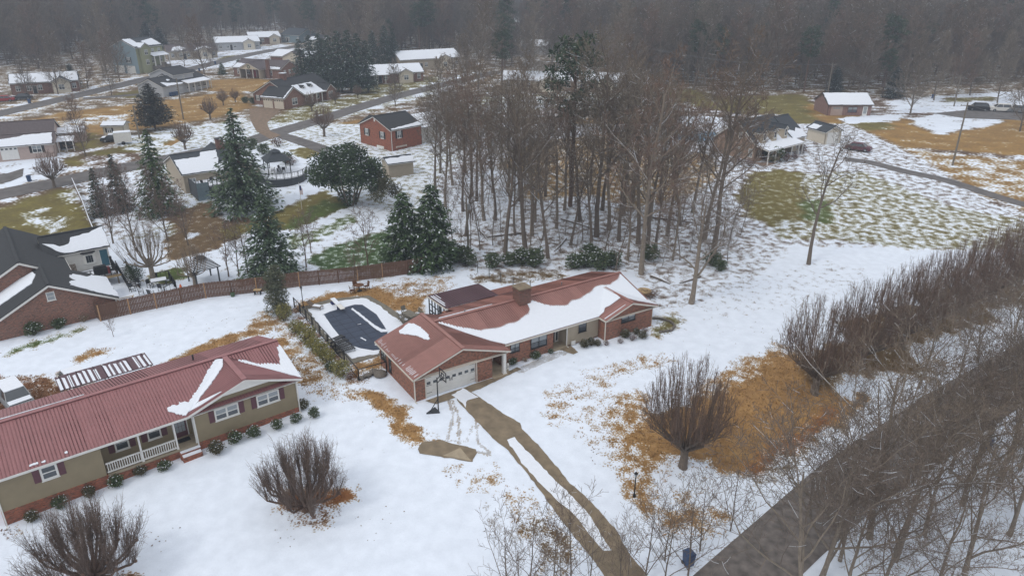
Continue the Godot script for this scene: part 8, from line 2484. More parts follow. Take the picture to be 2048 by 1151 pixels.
# a car from its side profile; the cabin narrows upwards
func car_at(label: String, at: Vector3, turn: float, paint: Material, kind := "sedan", snowy := false) -> void:
	var t := thing("parked_car", label, "car", at, turn)
	var tall := kind != "sedan"
	var L := 2.3 if not tall else 2.35
	var W := 0.9
	var belt := 0.92 if not tall else 1.1
	var top := 1.43 if not tall else 1.78
	var body := Mesher.new()
	var prof := V2([-L, 0.35, -L + 0.05, 0.72, -L + 0.25, belt - 0.06, -1.2, belt, 1.35, belt, L - 0.5, belt - 0.04, L - 0.05, belt - 0.12, L, 0.6, L - 0.03, 0.32, -L + 0.1, 0.25])
	body.slab(prof, Vector3(0, 0, -W), YX, Vector3.UP, W * 2)
	part("body", body, paint, t)
	var a := -0.75 if not tall else -0.7
	var cab := [Vector2(-1.35, belt), Vector2(a, top), Vector2(1.0 if not tall else 1.75, top), Vector2(1.75 if not tall else 2.15, belt)]
	var pillars := Mesher.new()
	var glass := []
	for s in [-1, 1]:
		var wq := W - 0.03
		var wt := W - 0.2
		var me := Mesher.new()
		me.quad(Vector3(cab[0].x + 0.12, belt, s * wq), Vector3(cab[1].x + 0.08, top - 0.06, s * (wt + 0.02)), Vector3(cab[2].x - 0.08, top - 0.06, s * (wt + 0.02)), Vector3(cab[3].x - 0.15, belt, s * wq))
		part("side_window", me, M.glass, t)
		pillars.bar(Vector3(cab[0].x, belt, s * wq), Vector3(cab[1].x, top, s * wt), 0.07)
		pillars.bar(Vector3(cab[3].x, belt, s * wq), Vector3(cab[2].x, top, s * wt), 0.1)
		pillars.bar(Vector3(0.2, belt, s * wq), Vector3(0.2, top, s * wt), 0.08)
	var rf := Mesher.new()
	rf.slab(V2([cab[1].x - 0.03, -W + 0.18, cab[2].x + 0.03, -W + 0.18, cab[2].x + 0.03, W - 0.18, cab[1].x - 0.03, W - 0.18]), Vector3(0, top - 0.03, 0), YX, -YZ, 0.06)
	part("roof", rf, M.snow if snowy else paint, t)
	part("pillars", pillars, paint, t)
	for q in [[cab[0], cab[1], "windscreen"], [cab[3], cab[2], "rear_window"]]:
		var me := Mesher.new()
		me.quad(Vector3(q[0].x, belt, -W + 0.06), Vector3(q[0].x, belt, W - 0.06), Vector3(q[1].x, top - 0.02, W - 0.2), Vector3(q[1].x, top - 0.02, -W + 0.2))
		part(q[2], me, M.snow if snowy and q[2] == "rear_window" else M.glass, t)
	if snowy:
		var me := Mesher.new()
		me.box(-L + 0.3, -1.35, belt + 0.005, belt + 0.06, -W + 0.08, W - 0.08)
		part("snow", me, M.snow, t)
	for x in [-1.4, 1.4]:
		for s in [-1, 1]:
			var me := Mesher.new()
			me.rod(Vector3(x, 0.33, s * (W - 0.2)), Vector3(x, 0.33, s * (W + 0.02)), 0.33, 0.33, 16)
			var wl := part("wheel", me, M.tyre, t)
			me = Mesher.new()
			me.rod(Vector3(x, 0.33, s * (W + 0.021)), Vector3(x, 0.33, s * (W + 0.035)), 0.2, 0.2, 12)
			part("rim", me, M.galv, wl)
	for s in [-1, 1]:
		var me := Mesher.new()
		me.box(-L - 0.01, -L + 0.06, 0.6, 0.74, s * 0.62 - 0.16, s * 0.62 + 0.16)
		part("headlight", me, M.glass_blind, t)
		me = Mesher.new()
		me.box(L - 0.08, L + 0.01, 0.62, 0.8, s * 0.66 - 0.12, s * 0.66 + 0.12)
		part("tail_light", me, M.red, t)

func utility_pole(at: Vector3, high: float, label: String, arm := true, lean := 0.0, can := false) -> Vector3:
	var t := thing("utility_pole", label, "utility pole", at)
	t.rotation.z = lean
	var me := Mesher.new()
	me.tube(PackedVector3Array([Vector3(0, -0.5, 0), Vector3(0, high * 0.5, 0), Vector3(0, high, 0)]), PackedFloat32Array([0.17, 0.15, 0.11]), 9, true)
	part("post", me, M.pole, t)
	if arm:
		me = Mesher.new()
		me.box(-1.1, 1.1, high - 0.6, high - 0.48, -0.06, 0.06)
		part("crossarm", me, M.pole, t)
		for x in [-1.0, 0.0, 1.0]:
			me = Mesher.new()
			me.lathe(Vector3(x, high - 0.48, 0), [Vector2(0.05, 0), Vector2(0.06, 0.1), Vector2(0.0, 0.18)], 8)
			part("insulator", me, M.galv, t)
	if can:
		me = Mesher.new()
		me.lathe(Vector3(0.3, high - 1.4, 0.1), [Vector2(0.0, 0), Vector2(0.2, 0), Vector2(0.2, 0.7), Vector2(0.0, 0.75)], 12)
		part("transformer", me, M.galv, t)
	return at + Vector3(0, high - 0.35, 0)

func wire(a: Vector3, b: Vector3, sag: float, label: String) -> void:
	var me := Mesher.new()
	var pts := PackedVector3Array()
	var rad := PackedFloat32Array()
	for i in 17:
		var t := i / 16.0
		pts.push_back(a.lerp(b, t) - Vector3(0, sag * 4.0 * t * (1.0 - t), 0))
		rad.push_back(0.016)
	me.tube(pts, rad, 4)
	tag(part("power_line", me, M.galv, self), label, "power line", "power lines above the slope")

func build_fences() -> void:
	# brown board fence
	var fp: PackedVector2Array = V2([-44.3, -68.9, -42.9, -67.5, -40.6, -69.2, -34.2, -73.4, -29.0, -74.9, -24.6, -76.6, -18.2, -78.3, -12.7, -80.3, -10.6, -81.4])
	var f := thing("board_fence", "long weathered brown board fence between the patio and the snowy yard", "fence", Vector3.ZERO)
	for i in fp.size() - 1:
		var L := fp[i].distance_to(fp[i + 1])
		var n := maxi(1, int(round(L / 2.4)))
		for k in n:
			var a2 := fp[i].lerp(fp[i + 1], float(k) / n)
			var b2 := fp[i].lerp(fp[i + 1], float(k + 1) / n)
			var a := on_land(a2.x, a2.y)
			var b := on_land(b2.x, b2.y)
			var d := (b - a).normalized()
			var s := d.cross(Vector3.UP).normalized()
			var me := Mesher.new()
			var m := int(a.distance_to(b) / 0.145)
			for q in m:
				var p := a.lerp(b, (q + 0.04) / m)
				var hh := 1.8 + R.randf_range(-0.02, 0.03)
				var off := s * (0.02 if q % 2 else 0.045)
				me.block(p + off + Vector3(0, 0.04, 0), (b - a) * (0.9 / m), s * 0.02, Vector3(0, hh, 0))
			part("fence_panel", me, M.fence, f)
			me = Mesher.new()
			for y in [0.35, 1.05, 1.6]: me.bar(a + Vector3(0, y, 0), b + Vector3(0, y, 0), 0.04, 0.09)
			part("rail", me, M.fence_pale if (k + i) % 3 == 0 else M.fence, f)
			me = Mesher.new()
			me.bar(a - Vector3(0, 0.3, 0) + s * 0.1, a + Vector3(0, 1.84, 0) + s * 0.1, 0.09)
			part("post", me, M.fence_pale if R.randf() < 0.35 else M.fence, f)
	# black iron fence by the pool, in the axes of the brick house
	var X := Transform3D(Basis(Vector3.UP, 0.565), Vector3(-7.273, 0.024, -52.527))
	var line := [Vector3(-4.0, 0, -24.2), Vector3(-3.85, 0, -18.5), Vector3(-3.8, 0, -14.0), Vector3(-3.75, 0, -9.5), Vector3(-3.8, 0, -5.8), Vector3(-1.15, 0, -5.8)]
	f = thing("iron_fence", "black iron fence along the shrubs on the garage side of the pool", "fence", X.origin, 0.565)
	for i in line.size() - 1:
		rail(f, [line[i], line[i + 1]], 1.15, M.iron, 1.9, true)
	# wire mesh fence behind the house
	f = thing("chain_link_fence", "grey chain link fence on the snow behind the chimney", "fence", Vector3.ZERO)
	var cf := [Vector3(-5.79, -0, -82.88), Vector3(-4.15, -0, -80.76), Vector3(-2.71, -0, -79.18), Vector3(-1.32, -0, -77.81), Vector3(0.14, -0, -76.62), Vector3(2.08, -0, -75.18)]
	for i in cf.size():
		var me := Mesher.new()
		me.rod(cf[i] - Vector3(0, 0.2, 0), cf[i] + Vector3(0, 1.25, 0), 0.035)
		part("post", me, M.charcoal, f)
		if i + 1 < cf.size():
			me = Mesher.new()
			me.rod(cf[i] + Vector3(0, 1.22, 0), cf[i + 1] + Vector3(0, 1.22, 0), 0.025)
			part("rail", me, M.galv, f)
			me = Mesher.new()
			var L: float = cf[i].distance_to(cf[i + 1])
			var n := int(L / 0.22)
			for k in n:
				var p: Vector3 = cf[i].lerp(cf[i + 1], float(k) / n)
				var q: Vector3 = cf[i].lerp(cf[i + 1], clampf((k + 3.0) / n, 0, 1))
				me.bar(p, q + Vector3(0, 1.2, 0), 0.006)
				me.bar(q, p + Vector3(0, 1.2, 0), 0.006)
			part("wire_mesh", me, M.galv, f)
	# low dark wall at the edge of the open field
	f = thing("boundary_fence", "low dark fence running up the edge of the olive field", "fence", Vector3.ZERO)
	var bf := [Vector3(-56.61, 0.09, -92.58), Vector3(-60.95, 0.34, -98.98), Vector3(-65.46, 0.72, -105.82), Vector3(-70.16, 1.18, -112.55), Vector3(-72.81, 1.46, -116.4)]
	for i in bf.size() - 1:
		for k in 3:
			var a: Vector3 = bf[i].lerp(bf[i + 1], k / 3.0)
			var b: Vector3 = bf[i].lerp(bf[i + 1], (k + 1) / 3.0)
			a.y = land(a.x, a.z)
			b.y = land(b.x, b.z)
			var me := Mesher.new()
			me.bar(a + Vector3(0, 0.45, 0), b + Vector3(0, 0.45, 0), 0.08, 0.9)
			part("panel", me, M.wood_grey, f)
			me = Mesher.new()
			me.bar(a + Vector3(0, 0.92, 0), b + Vector3(0, 0.92, 0), 0.12, 0.05)
			part("snow", me, M.snow, f)

func build_pool() -> void:
	var yaw := 0.565
	var O := Vector3(-7.273, 0.024, -52.527)
	var T := Transform3D(Basis(Vector3.UP, yaw), O)
	var dk := thing("pool_deck", "snow covered concrete deck round the covered pool", "pool deck", O, yaw)
	dk.set_meta("kind", "structure")
	var me := Mesher.new()
	me.slab(V2([-3.6, 9.0, -0.2, 9.2, 4.6, 12.6, 5.6, 12.2, 6.4, 14.0, 6.2, 16.0, 4.9, 16.4, 4.6, 19.5, 4.0, 22.8, 0.2, 24.2, -3.7, 23.8]), Vector3(0, -0.2, 0), YX, -YZ, 0.24)
	part("slab", me, M.deck_grey, dk)
	me = Mesher.new()
	me.slab(ragged(pts2([-2.9, 9.9, -0.6, 9.5, 0.6, 10.4, 2.6, 12.0, 4.3, 13.6, 4.2, 15.4, 4.0, 17.0, 3.9, 19.5, 3.3, 22.4, 0.2, 23.2, -3.0, 22.9, -3.3, 16.0, -2.9, 9.9]), 0.3, 0.1), Vector3(0, 0.045, 0), YX, -YZ, 0.04)
	part("snow", me, M.snow, dk)
	# the cover
	var cv := thing("pool_cover", "navy blue mesh cover stretched over the swimming pool with snow along its step", "pool cover", O + Vector3(0, 0.09, 0), yaw)
	me = Mesher.new()
	me.slab(V2([-1.95, 20.6, -1.2, 20.9, 1.7, 21.2, 2.4, 20.7, 2.75, 17.6, 2.35, 14.6, 2.1, 13.2, 1.2, 11.2, 0.2, 10.0, -0.6, 10.3, -1.5, 11.4, -2.1, 12.6, -2.3, 14.0, -2.2, 17.2]), Vector3.ZERO, YX, -YZ, 0.025)
	part("sheet", me, M.cover, cv)
	for k in 9:
		me = Mesher.new()
		var w := 11.6 + k * 1.12
		me.box(-2.1 if w > 12.5 else -1.2, 2.2 if w > 13.0 else 1.3, 0.026, 0.034, -w - 0.035, -w + 0.035)
		part("seam", me, M.cover_seam, cv)
	for x in [-1.2, 0.1, 1.2]:
		me = Mesher.new()
		me.box(x - 0.035, x + 0.035, 0.027, 0.036, -20.7, -11.4)
		part("seam", me, M.cover_seam, cv)
	for q in [[1.15, 20.4, 1.35, 18.6, 1.45, 16.8, 1.6, 15.2, 1.85, 14.0, 2.25, 13.5, 2.1, 13.1, 1.5, 13.4, 1.3, 14.6, 1.2, 16.6, 1.05, 18.4, 0.95, 20.2, 1.15, 20.4], [-0.7, 13.4, -0.55, 13.3, -0.4, 12.5, -0.55, 12.5, -0.7, 13.4], [0.1, 16.3, 0.5, 16.35, 0.5, 16.2, 0.1, 16.3], [-0.1, 11.2, 0.3, 11.3, 0.5, 10.9, 0.1, 10.7, -0.1, 11.2]]:
		me = Mesher.new()
		me.slab(ragged(pts2(q), 0.2, 0.035), Vector3(0, 0.038, 0), YX, -YZ, 0.03)
		part("snow", me, M.snow, cv)
	# diving board
	var t := thing("diving_board", "white diving board on a dark blue stand at the end of the pool", "diving board", T * Vector3(-0.1, 0.09, -21.4), yaw)
	me = Mesher.new()
	me.box(-0.25, 0.25, 0.45, 0.52, -1.7, 1.6)
	part("board", me, M.white, t)
	me = Mesher.new()
	me.box(-0.22, 0.22, -0.05, 0.45, 0.3, 0.42)
	me.box(-0.3, 0.3, -0.05, 0.2, -1.6, -1.0)
	me.box(-0.08, 0.08, 0.2, 0.45, -1.4, -1.2)
	part("stand", me, M.flag_blue, t)
	me = Mesher.new()
	me.box(-0.24, 0.24, 0.522, 0.56, -1.6, 0.3)
	part("snow", me, M.snow, t)
	# furniture by the pool
	for k in 4:
		t = thing("lounge_chair", "black lounge chair lined up against the pool fence", "lounge chair", T * Vector3(-3.0, 0.09, -11.4 - k * 0.85), yaw + PI / 2 + 0.1 * k, "black lounge chairs by the pool fence")
		lounger_parts(t, M.black, false)
	t = thing("lounge_chair", "brown slatted lounge chair holding snow beside the pool lamp post", "lounge chair", T * Vector3(-2.3, 0.09, -22.6), yaw + 0.7)
	lounger_parts(t, M.wood_grey, true)
	t = thing("patio_table", "brown round iron table at the far end of the pool", "table", T * Vector3(3.6, 0.04, -24.6), yaw)
	me = Mesher.new()
	me.lathe(Vector3.ZERO, [Vector2(0.0, 0.7), Vector2(0.55, 0.7), Vector2(0.55, 0.74), Vector2(0.0, 0.74)], 16)
	part("tabletop", me, M.mulch, t)
	me = Mesher.new()
	me.rod(Vector3.ZERO, Vector3(0, 0.7, 0), 0.05)
	me.lathe(Vector3.ZERO, [Vector2(0.3, 0), Vector2(0.28, 0.04), Vector2(0.0, 0.06)], 12)
	part("stem", me, M.iron, t)
	for q in [[2.7, -24.4, 1.4], [4.5, -24.7, -1.5], [3.5, -25.5, 0.0]]:
		t = thing("patio_chair", "brown iron chair at the round table by the pool", "chair", T * Vector3(q[0], 0.0, q[1]), yaw + q[2], "iron chairs at the round table")
		t.position.y = 0.0
		chair_parts(t, M.mulch, false)
	t = thing("patio_table", "grey oblong table beside the screened porch", "table", T * Vector3(5.3, 0.04, -14.6), yaw + 0.2)
	table_parts(t, 1.0, 1.7, 0.72, M.deck_grey, false)
	for q in [[4.4, -14.9, 1.5], [4.5, -14.1, 1.7], [6.2, -14.8, -1.5], [6.1, -14.0, -1.6], [5.3, -16.0, 0.1], [4.2, -13.2, 2.4]]:
		t = thing("patio_chair", "grey chair round the oblong table beside the screened porch", "chair", T * Vector3(q[0], 0.04, q[1]), yaw + q[2], "grey chairs round the oblong table")
		if q[1] < -15.5 or q[1] > -13.5: t.position.y = land(t.position.x, t.position.z) + 0.05
		chair_parts(t, M.deck_grey)
	lamp_post(T * Vector3(-3.2, 0.0, -23.6), 2.5, "black lantern post at the far corner of the pool fence")
	lamp_post(Vector3(8.63, -0.7, -40.78), 2.1, "black lantern post on the speckled lawn beside the driveway")
	# pot, box, rocks
	me = Mesher.new()
	me.lathe(Vector3.ZERO, [Vector2(0.0, 0), Vector2(0.2, 0), Vector2(0.26, 0.42), Vector2(0.22, 0.42), Vector2(0.0, 0.36)], 12)
	t = thing("flower_pot", "mossy green pot at the foot of the brown fence", "pot", Vector3(-31.35, -0, -73.78))
	part("body", me, M.green_paint, t)
	t = thing("yellow_box", "pale yellow topped stand near the columnar evergreen", "box", Vector3(-28.72, -0, -74.34))
	me = Mesher.new()
	me.box(-0.4, 0.4, 0.55, 0.62, -0.25, 0.25)
	part("top", me, M.wood_pale, t)
	for x in [-0.35, 0.31]:
		me = Mesher.new()
		me.box(x, x + 0.04, 0, 0.55, -0.2, 0.2)
		part("leg", me, M.iron, t)
	for q in [[Vector3(-12.47, -0, -56.72), 0.5], [Vector3(-11.86, -0, -56.36), 0.62], [Vector3(-12.96, -0, -56.19), 0.42], [Vector3(-13.46, -0, -55.75), 0.36]]:
		me = Mesher.new()
		var pr := []
		for k in 6: pr.append(Vector2(sin(PI * k / 5.0) * q[1] * R.randf_range(0.85, 1.1), 0.5 * q[1] - cos(PI * k / 5.0) * q[1] * 0.5))
		me.lathe(Vector3(0, -0.1, 0), pr, 9)
		t = thing("garden_rock", "rounded grey rock by the gate of the iron fence", "rock", q[0], 0.0, "rocks by the gate")
		part("stone", me, M.stone, t)
	# yard by the chimney end: stump ring, brush
	t = thing("brush_pile", "pile of cut brush on the snow past the brick wing", "brush pile", Vector3(15.29, -0, -73.78))
	me = Mesher.new()
	for k in 60:
		var a := R.randf() * TAU
		var p := Vector3(R.randf_range(-0.8, 0.8), R.randf_range(0.05, 0.5), R.randf_range(-0.8, 0.8))
		me.bar(p - Vector3(cos(a), 0.1, sin(a)) * 0.6, p + Vector3(cos(a), 0.1, sin(a)) * 0.6, 0.03)
	var bp := part("branches", me, M.bark_warm, t)
	bp.set_meta("kind", "stuff")
	me = Mesher.new()
	me.lathe(Vector3.ZERO, [Vector2(0.85, -0.1), Vector2(0.8, 0.4), Vector2(0.0, 0.42)], 14)
	t = thing("tree_stump", "wide flat tree stump beside the pile of cut brush", "stump", Vector3(14.99, -0, -74.62))
	part("stump", me, M.wood_pale, t)

func build_props() -> void:
	var me: Mesher
	var t: Node3D
	# basketball hoop
	t = thing("basketball_hoop", "black freestanding basketball hoop before the white garage door", "basketball hoop", Vector3(-6.1, 0.0, -50.7), 0.565)
	me = Mesher.new()
	me.rod(Vector3(0, 0, 0), Vector3(0, 3.1, 0), 0.055, 0.05, 10)
	part("pole", me, M.black, t)
	me = Mesher.new()
	me.slab(V2([-0.9, 0, 0.1, -0.45, 0.1, 0.45]), Vector3(-0.2, 0.0, 0), YX, -YZ, 0.14)
	part("base", me, M.charcoal, t)
	me = Mesher.new()
	me.bar(Vector3(-0.8, 0.1, 0), Vector3(0, 1.1, 0), 0.05)
	part("strut", me, M.black, t)
	me = Mesher.new()
	me.bar(Vector3(0, 2.6, 0), Vector3(0.5, 3.0, 0), 0.05)
	me.bar(Vector3(0, 2.95, 0), Vector3(0.5, 3.35, 0), 0.05)
	part("arm", me, M.black, t)
	me = Mesher.new()
	for q in [[-0.6, 0.6, 2.75, 2.83], [-0.6, 0.6, 3.55, 3.63], [-0.6, -0.52, 2.83, 3.55], [0.52, 0.6, 2.83, 3.55], [-0.25, 0.25, 2.95, 3.0], [-0.25, 0.25, 3.3, 3.35], [-0.25, -0.2, 3.0, 3.3], [0.2, 0.25, 3.0, 3.3]]:
		me.box(0.5, 0.55, q[2], q[3], q[0], q[1])
	part("backboard", me, M.black, t)
	me = Mesher.new()
	for k in 12:
		var a := TAU * k / 12
		var b := TAU * (k + 1) / 12
		me.bar(Vector3(0.8 + cos(a) * 0.23, 2.95, sin(a) * 0.23), Vector3(0.8 + cos(b) * 0.23, 2.95, sin(b) * 0.23), 0.02)
	part("rim", me, M.black, t)
	# planters by the steps of the tan house
	for q in [[Vector3(-25.2, -0.25, -45.03), "grey stone planter capped with snow left of the porch steps"], [Vector3(-23.7, -0.18, -46.34), "grey stone planter capped with snow right of the porch steps"]]:
		t = thing("stone_planter", q[1], "planter", q[0])
		me = Mesher.new()
		me.lathe(Vector3.ZERO, [Vector2(0.0, 0), Vector2(0.26, 0), Vector2(0.34, 0.4), Vector2(0.36, 0.48), Vector2(0.0, 0.48)], 16)
		part("pot", me, M.pot, t)
		me = Mesher.new()
		me.lathe(Vector3.ZERO, [Vector2(0.33, 0.482), Vector2(0.3, 0.54), Vector2(0.0, 0.57)], 16)
		part("snow", me, M.snow, t)
	me = Mesher.new()
	me.box(-0.25, 0.25, 0.06, 0.5, -0.03, 0.03)
	me.rod(Vector3(0, -0.1, 0), Vector3(0, 0.1, 0), 0.03)
	t = thing("yard_sign", "small white square sign on the snow before the beige boards", "sign", Vector3(5.96, -0, -62.1), 0.5)
	part("panel", me, M.white, t)
	# garden statue by the column
	t = thing("garden_lantern", "white round topped garden ornament beside the white column", "ornament", Vector3(-0.39, -0, -57.44))
	me = Mesher.new()
	me.lathe(Vector3.ZERO, [Vector2(0.16, 0), Vector2(0.18, 0.12), Vector2(0.07, 0.25), Vector2(0.14, 0.42), Vector2(0.12, 0.6), Vector2(0.0, 0.72)], 12)
	part("body", me, M.white, t)
	# cars
	car_at("silver car under snow behind the tan house, at the open side of the drive", Vector3(-41.6, -0.0, -51.6), 2.4, M.galv, "suv", true)
	car_at("white car under snow half hidden by the striped awning", Vector3(-38.2, -0.0, -54.6), 2.4, M.white, "sedan", true)
	car_at("dark maroon sedan parked on the snowy drive below the house with dormers", Vector3(65.6, 2.68, -135.53), 2.5, M.shutter)
	car_at("black sport utility car in the far parking area", Vector3(112.83, 3.13, -177.14), -0.3, M.black, "suv")
	car_at("white sport utility car beside the black one in the far parking area", Vector3(117.45, 3.12, -175.8), -0.3, M.white, "suv")
	car_at("pale car capped with snow at the end of the far parking area", Vector3(120.93, 3.11, -174.49), -0.4, M.galv, "suv", true)
	car_at("red car before the grey brick house by the upper street", Vector3(-131.2, 3.27, -189.88), 0.4, M.red)
	car_at("dark car at the end of the grey brick house drive", Vector3(-128.43, 3.31, -192.9), 0.4, M.charcoal)
	car_at("small car under snow beside the cream shed", on_land(-79.0, -142.6), 0.3, M.charcoal, "sedan", true)
	# bins
	bin_at(Vector3(-80.62, 1.53, -117.4), 0.3, "blue wheeled bin at the kerb of the tan house drive")
	bin_at(Vector3(37.23, -1.1, -46.83), 0.6, "blue wheeled bin beyond the asphalt road among bare trees")
	bin_at(Vector3(11.13, -1.1, -34.79), 0.4, "blue wheeled bin at the foot of the driveway by the road")
	bin_at(Vector3(-103.63, 4.68, -261.74), 0.3, "blue wheeled bin on the verge of the upper street, uphill one")
	bin_at(Vector3(-102.59, 4.29, -244.95), 0.3, "blue wheeled bin on the verge of the upper street, downhill one")
	bin_at(Vector3(111.29, 3.33, -194.45), 0.1, "blue wheeled bin under the far trees behind the board shed")
	bin_at(Vector3(-122.94, 3.24, -186.93), 0.1, "blue wheeled bin on the snow near the red car")
	# poles and wires
	var a := utility_pole(Vector3(78.29, 2.13, -126), 11.0, "tall wooden utility pole in the field below the house with dormers")
	var b := utility_pole(Vector3(-5.57, 0, -86.71), 7.6, "grey utility pole with transformer at the cypress end of the wood", false, 0.02, true)
	var c := utility_pole(Vector3(110.21, 3.19, -182.63), 7.5, "wooden utility pole by the far parking area")
	utility_pole(Vector3(-74.85, 3.05, -165.68), 9.0, "wooden utility pole behind the wide dark cedar", false)
	utility_pole(Vector3(-75.1, 2.98, -145.09), 6.5, "short wooden pole in the snow by the white trailer", false)
	var d := utility_pole(Vector3(85.31, 3.4, -199.19), 8.5, "wooden utility pole behind the pinkish board shed")
	var e: Vector3 = Vector3(37.35, 3.4, -199.19) + Vector3(0, 12.0, 0)
	for k in [-1.0, 0.0, 1.0]:
		wire(a + Vector3(k, 0, 0), d + Vector3(k, 0, 0), 1.2, "thin grey power line strung above the olive field")
		wire(d + Vector3(k, 0, 0), e + Vector3(k, 0, 0), 1.5, "thin grey power line strung above the olive field")
	wire(a, c, 1.0, "thin grey power line strung above the olive field")
	wire(a, Vector3(99.94, -0.68, -108.28) + Vector3(0, 10, 0), 1.0, "thin grey power line strung above the olive field")
	# flag
	t = thing("flagpole", "white flagpole with a hanging red and white striped flag on the green bank", "flagpole", Vector3(-31.77, 0.64, -104.54))
	me = Mesher.new()
	me.rod(Vector3(0, -0.2, 0), Vector3(0, 4.2, 0), 0.04, 0.03)
	part("pole", me, M.white, t)
	for k in 7:
		me = Mesher.new()
		var x := 0.04 + k * 0.055
		me.box(x, x + 0.055, 2.3, 3.7 - k * 0.07, -0.02 + 0.06 * (k % 2), 0.0 + 0.06 * (k % 2))
		part("stripe", me, M.flag_red if k % 2 == 0 else M.white, t)
	me = Mesher.new()
	me.box(0.04, 0.3, 3.0, 3.72, 0.065, 0.085)
	part("canton", me, M.flag_blue, t)
	# patio behind the fence
	var P0 := Transform3D(Basis(Vector3.UP, deg_to_rad(37.5)), Vector3(-50.45, 0, -63.07))
	t = thing("patio_table", "patio table topped with snow inside the black rail", "table", Vector3(-41.01, -0, -76.92), 0.5)
	table_parts(t, 1.7, 1.1, 0.74, M.black)
	for q in [[Vector3(-41.78, -0, -76.33), 1.2], [Vector3(-40.22, -0, -77.51), -1.4], [Vector3(-40.12, -0, -75.47), 3.0], [Vector3(-42.01, -0, -78.11), 0.2]]:
		t = thing("patio_chair", "black chair at the snowy patio table", "chair", q[0], q[1], "chairs at the snowy patio table")
		chair_parts(t, M.black)
	for q in [[Vector3(-43.31, -0, -76.62), 0.6], [Vector3(-41.88, -0, -74.34), 2.2], [Vector3(-43.3, -0, -75.18), 1.0], [Vector3(-40.5, -0, -73.78), 2.8]]:
		t = thing("patio_armchair", "dark armchair with snow near the foot of the deck stairs", "chair", q[0], q[1], "armchairs near the deck stairs")
		chair_parts(t, M.charcoal)
	t = thing("patio_rail", "black iron rail round the patio corner", "railing", Vector3.ZERO)
	rail(t, [Vector3(-40.77, -0, -79.03), Vector3(-38.53, -0, -75.75)], 1.0, M.iron, 0.9)
	rail(t, [Vector3(-38.53, -0, -75.75), Vector3(-39.05, -0, -74.06)], 1.0, M.iron, 0.9)
	rail(t, [Vector3(-40.77, -0, -79.03), Vector3(-42.25, -0, -78.11)], 1.0, M.iron, 0.9)
	t = thing("wooden_bench", "pale wooden bench with snow by the corner of the brick gable", "bench", Vector3(-42.88, -0, -72.7), 0.65)
	me = Mesher.new()
	me.box(-0.9, 0.9, 0.4, 0.46, -0.25, 0.25)
	var st := part("seat", me, M.wood_pale, t)
	me = Mesher.new()
	me.box(-0.85, 0.85, 0.462, 0.5, -0.22, 0.2)
	part("snow", me, M.snow, st)
	for x in [-0.8, 0.72]:
		me = Mesher.new()
		me.box(x, x + 0.08, 0, 0.4, -0.2, 0.2)
		part("leg", me, M.wood_pale, t)
	t = thing("garden_gnome", "small orange and white garden figure by the patio rail", "ornament", Vector3(-37.72, -0, -75.18))
	me = Mesher.new()
	me.lathe(Vector3.ZERO, [Vector2(0.2, 0), Vector2(0.22, 0.35), Vector2(0.14, 0.5), Vector2(0.0, 0.52)], 10)
	part("body", me, M.white, t)
	me = Mesher.new()
	me.lathe(Vector3(0, 0.5, 0), [Vector2(0.16, 0), Vector2(0.12, 0.2), Vector2(0.0, 0.5)], 10)
	part("hat", me, M.orange, t)
	pavilion(thing("garden_pavilion", "small pavilion with snow striped roof behind the brown fence", "pavilion", Vector3(-36.24, -0, -78.11), 0.75), 1.6, 2.0, M.roof_slate, M.charcoal, true)
	# open trees behind the patio
	var ps := pollard_meshes(801, 9.0, 6.5, 2.4, 18, 110, 3.4, Color(0.22, 0.17, 0.125), 0.014)
	plant("crape_tree", ps, M.bark_pale, Vector3(-42.25, -0, -78.11), 0.4, 1.0, "tall pale branched bare tree above the snowy patio table", "tree")
	plant("crape_tree", ps, M.bark_pale, Vector3(-36.7, -0, -76.62), 2.0, 0.72, "smaller pale branched bare tree at the garden pavilion", "tree")
	var wt := wood_tree(820, {"h": 9.0, "r": 0.12, "clear": 0.12, "n": [16, 8, 6, 4], "ang": [38, 42, 45, 45], "ratio": [0.5, 0.46, 0.45, 0.5], "up": 0.15, "gnarl": 0.15, "twig": 0.011, "tone": Color(0.17, 0.118, 0.098), "snow": 0.05})
	plant("bare_thicket_tree", wt, M.bark, Vector3(-53.61, 0.06, -91.09), 0.5, 0.95, "dense dark twigged tree behind the white addition, nearest the low fence", "tree")
	plant("bare_thicket_tree", wt, M.bark, Vector3(-50.37, 0.04, -90.35), 1.5, 1.05, "dense dark twigged tree behind the white addition, in the middle of three", "tree")
	plant("bare_thicket_tree", wt, M.bark, Vector3(-46.71, 0.08, -92.21), 2.5, 1.0, "reddish twigged tree on the bank below the tall green spruce", "tree")
	plant("bare_thicket_tree", wt, M.bark, Vector3(-43.17, 0.04, -90.35), 3.5, 0.85, "smaller reddish twigged tree on the brown bank", "tree")
	var sm := wood_tree(821, {"h": 6.0, "r": 0.09, "clear": 0.25, "n": [10, 7, 5, 4], "ang": [42, 45, 45, 45], "ratio": [0.5, 0.46, 0.45, 0.5], "up": 0.1, "gnarl": 0.2, "twig": 0.01, "tone": Color(0.175, 0.125, 0.1), "snow": 0.05})
